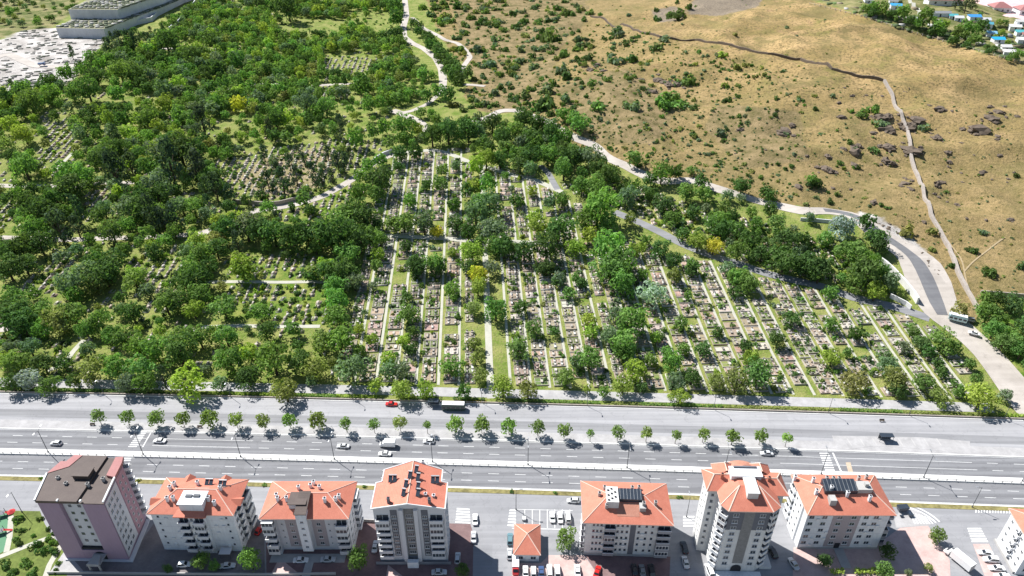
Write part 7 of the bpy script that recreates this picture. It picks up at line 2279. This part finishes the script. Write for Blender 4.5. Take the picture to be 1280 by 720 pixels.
# ------------------------------------------------------------------ allotments beyond the hill crest
HB = [(250,65,(.05,.34,.62),'blue'),(705,150,(.10,.42,.45),'teal'),(875,155,(.06,.30,.65),'blue'),(985,215,(.10,.35,.45),'teal'),(1010,290,(.25,.5,.7),'pale blue'),(1065,338,(.03,.42,.75),'bright blue'),(1200,235,(.7,.7,.7),'white'),(1245,280,(.10,.45,.48),'teal'),(1125,400,(.7,.68,.66),'white'),(1150,440,(.7,.68,.66),'white'),(960,180,(.6,.6,.62),'pale grey'),(600,128,(.3,.31,.32),'long grey'),(230,30,(.25,.26,.27),'grey'),(750,165,(.66,.66,.65),'white'),(1240,195,(.68,.67,.65),'white'),(1268,340,(.66,.66,.66),'white'),(375,170,(.5,.5,.5),'grey'),(30,20,(.5,.5,.5),'grey'),(1290,300,(.4,.2,.18),'red')]
for i, (x, y, c, nm) in enumerate(HB):
    u, v = 1080 + x / 6.4, y / 6.4
    q = G(u, v)
    L = 16 if 'long' in nm else random.Random(i).uniform(5.5, 8.5)
    D = L * .7 if 'long' not in nm else 4
    r = empty("garden_shed", tuple(q), -.25 + .1 * (i % 3))
    mb = MB(); mb.box(-L / 2, L / 2, -D / 2, D / 2, -1, 2.5); mb.obj("wall", M['white'], r)
    mb = MB(); mb.hull([(-L / 2 - .4, -D / 2 - .4, 2.5), (L / 2 + .4, -D / 2 - .4, 2.5), (L / 2 + .4, D / 2 + .4, 2.9), (-L / 2 - .4, D / 2 + .4, 2.9), (-L / 2 - .4, 0, 3.9), (L / 2 + .4, 0, 3.9)], [(0, 1, 5, 4), (2, 3, 4, 5), (0, 4, 3), (1, 2, 5)])
    o = mb.obj("roof", M['blue_roof'], r); o.color = (*c, 1)
    mb = MB(); mb.box(-.5, .5, -D / 2 - .06, -D / 2 + .1, 0, 2.0); mb.obj("door", M['darkgap'], r)
    part_ = "left" if u < 1160 else "middle" if u < 1230 else "right"
    add_label(r, f"{nm} roofed garden shed in the allotments, {part_}", u, "garden shed", "sheds in the allotments")
PLZ = ground([1218, 1228, 1250, 1300, 1420, 1420, 1225], [-4, 10, 22, 27, 28, -30, -30])
PZT = float(np.percentile(PLZ[:, 2], 60)) + .4
mb = MB(); mb.prism([(p[0], p[1]) for p in PLZ], PZT - 12, PZT)
struct(mb, "plaza", M['plaza'], "rose coloured paved plaza beyond the allotments")
for u, v, L, D, lab in ((1178, 5, 30, 12, "long white house with red roof at the allotment lawn"), (1248, 14, 16, 14, "red hip roofed house on the rose plaza"), (1279, 17, 14, 14, "red roofed house cut off at the rose plaza's right end")):
    q = G(u, v) if u < 1200 else (*P(u, v, PZT), PZT)
    r = empty("house", tuple(q), -.1, lab, "house", "red roofed houses beyond the hill")
    mb = MB(); mb.box(-L / 2, L / 2, -D / 2, D / 2, -2, 4.5); mb.obj("wall", M['white'], r)
    mb = MB(); e = 4.5
    mb.hull([(-L / 2 - .8, -D / 2 - .8, e), (L / 2 + .8, -D / 2 - .8, e), (L / 2 + .8, D / 2 + .8, e), (-L / 2 - .8, D / 2 + .8, e), (-L / 2 + D / 2.2, 0, e + 4), (L / 2 - D / 2.2, 0, e + 4)], [(0, 1, 5, 4), (1, 2, 5), (2, 3, 4, 5), (3, 0, 4), (3, 2, 1, 0)]); mb.obj("roof", M['tile_pink'], r)
    for s in (-.3, 0, .3):
        mb = MB(); mb.box(L * s - .9, L * s + .9, -D / 2 - .08, -D / 2 + .1, 1.2, 3.0); mb.obj("window", M['glass'], r)
mb = MB()
fl = ground(np.linspace(1012, 1300, 46), np.interp(np.linspace(1012, 1300, 46), [1012, 1080, 1150, 1215, 1300], [5, 22, 44, 62, 86]))
for p in fl: mb.box(p[0] - .22, p[0] + .22, p[1] - .22, p[1] + .22, p[2] - .5, p[2] + 1.5)
for a_, b_ in zip(fl, fl[1:]): mb.tube((a_[0], a_[1], a_[2] + 1.1), (b_[0], b_[1], b_[2] + 1.1), .1, n=4)
tag(mb.obj("garden_fence", M['dwall']), "pale post fence along the allotment edge at the hill crest", "fence")

# ------------------------------------------------------------------ labels: number the look-alikes from left to right
for stem, lst in LAB.items():
    lst.sort(key=lambda t: t[0])
    for i, (u, o) in enumerate(lst):
        o['label'] = stem if len(lst) == 1 else f"{stem}, {ordw(i)} from left"
n_long = [o['label'] for o in bpy.data.objects if 'label' in o and len(o['label'].split()) > 16]
print("LONG", len(n_long), n_long[:4])
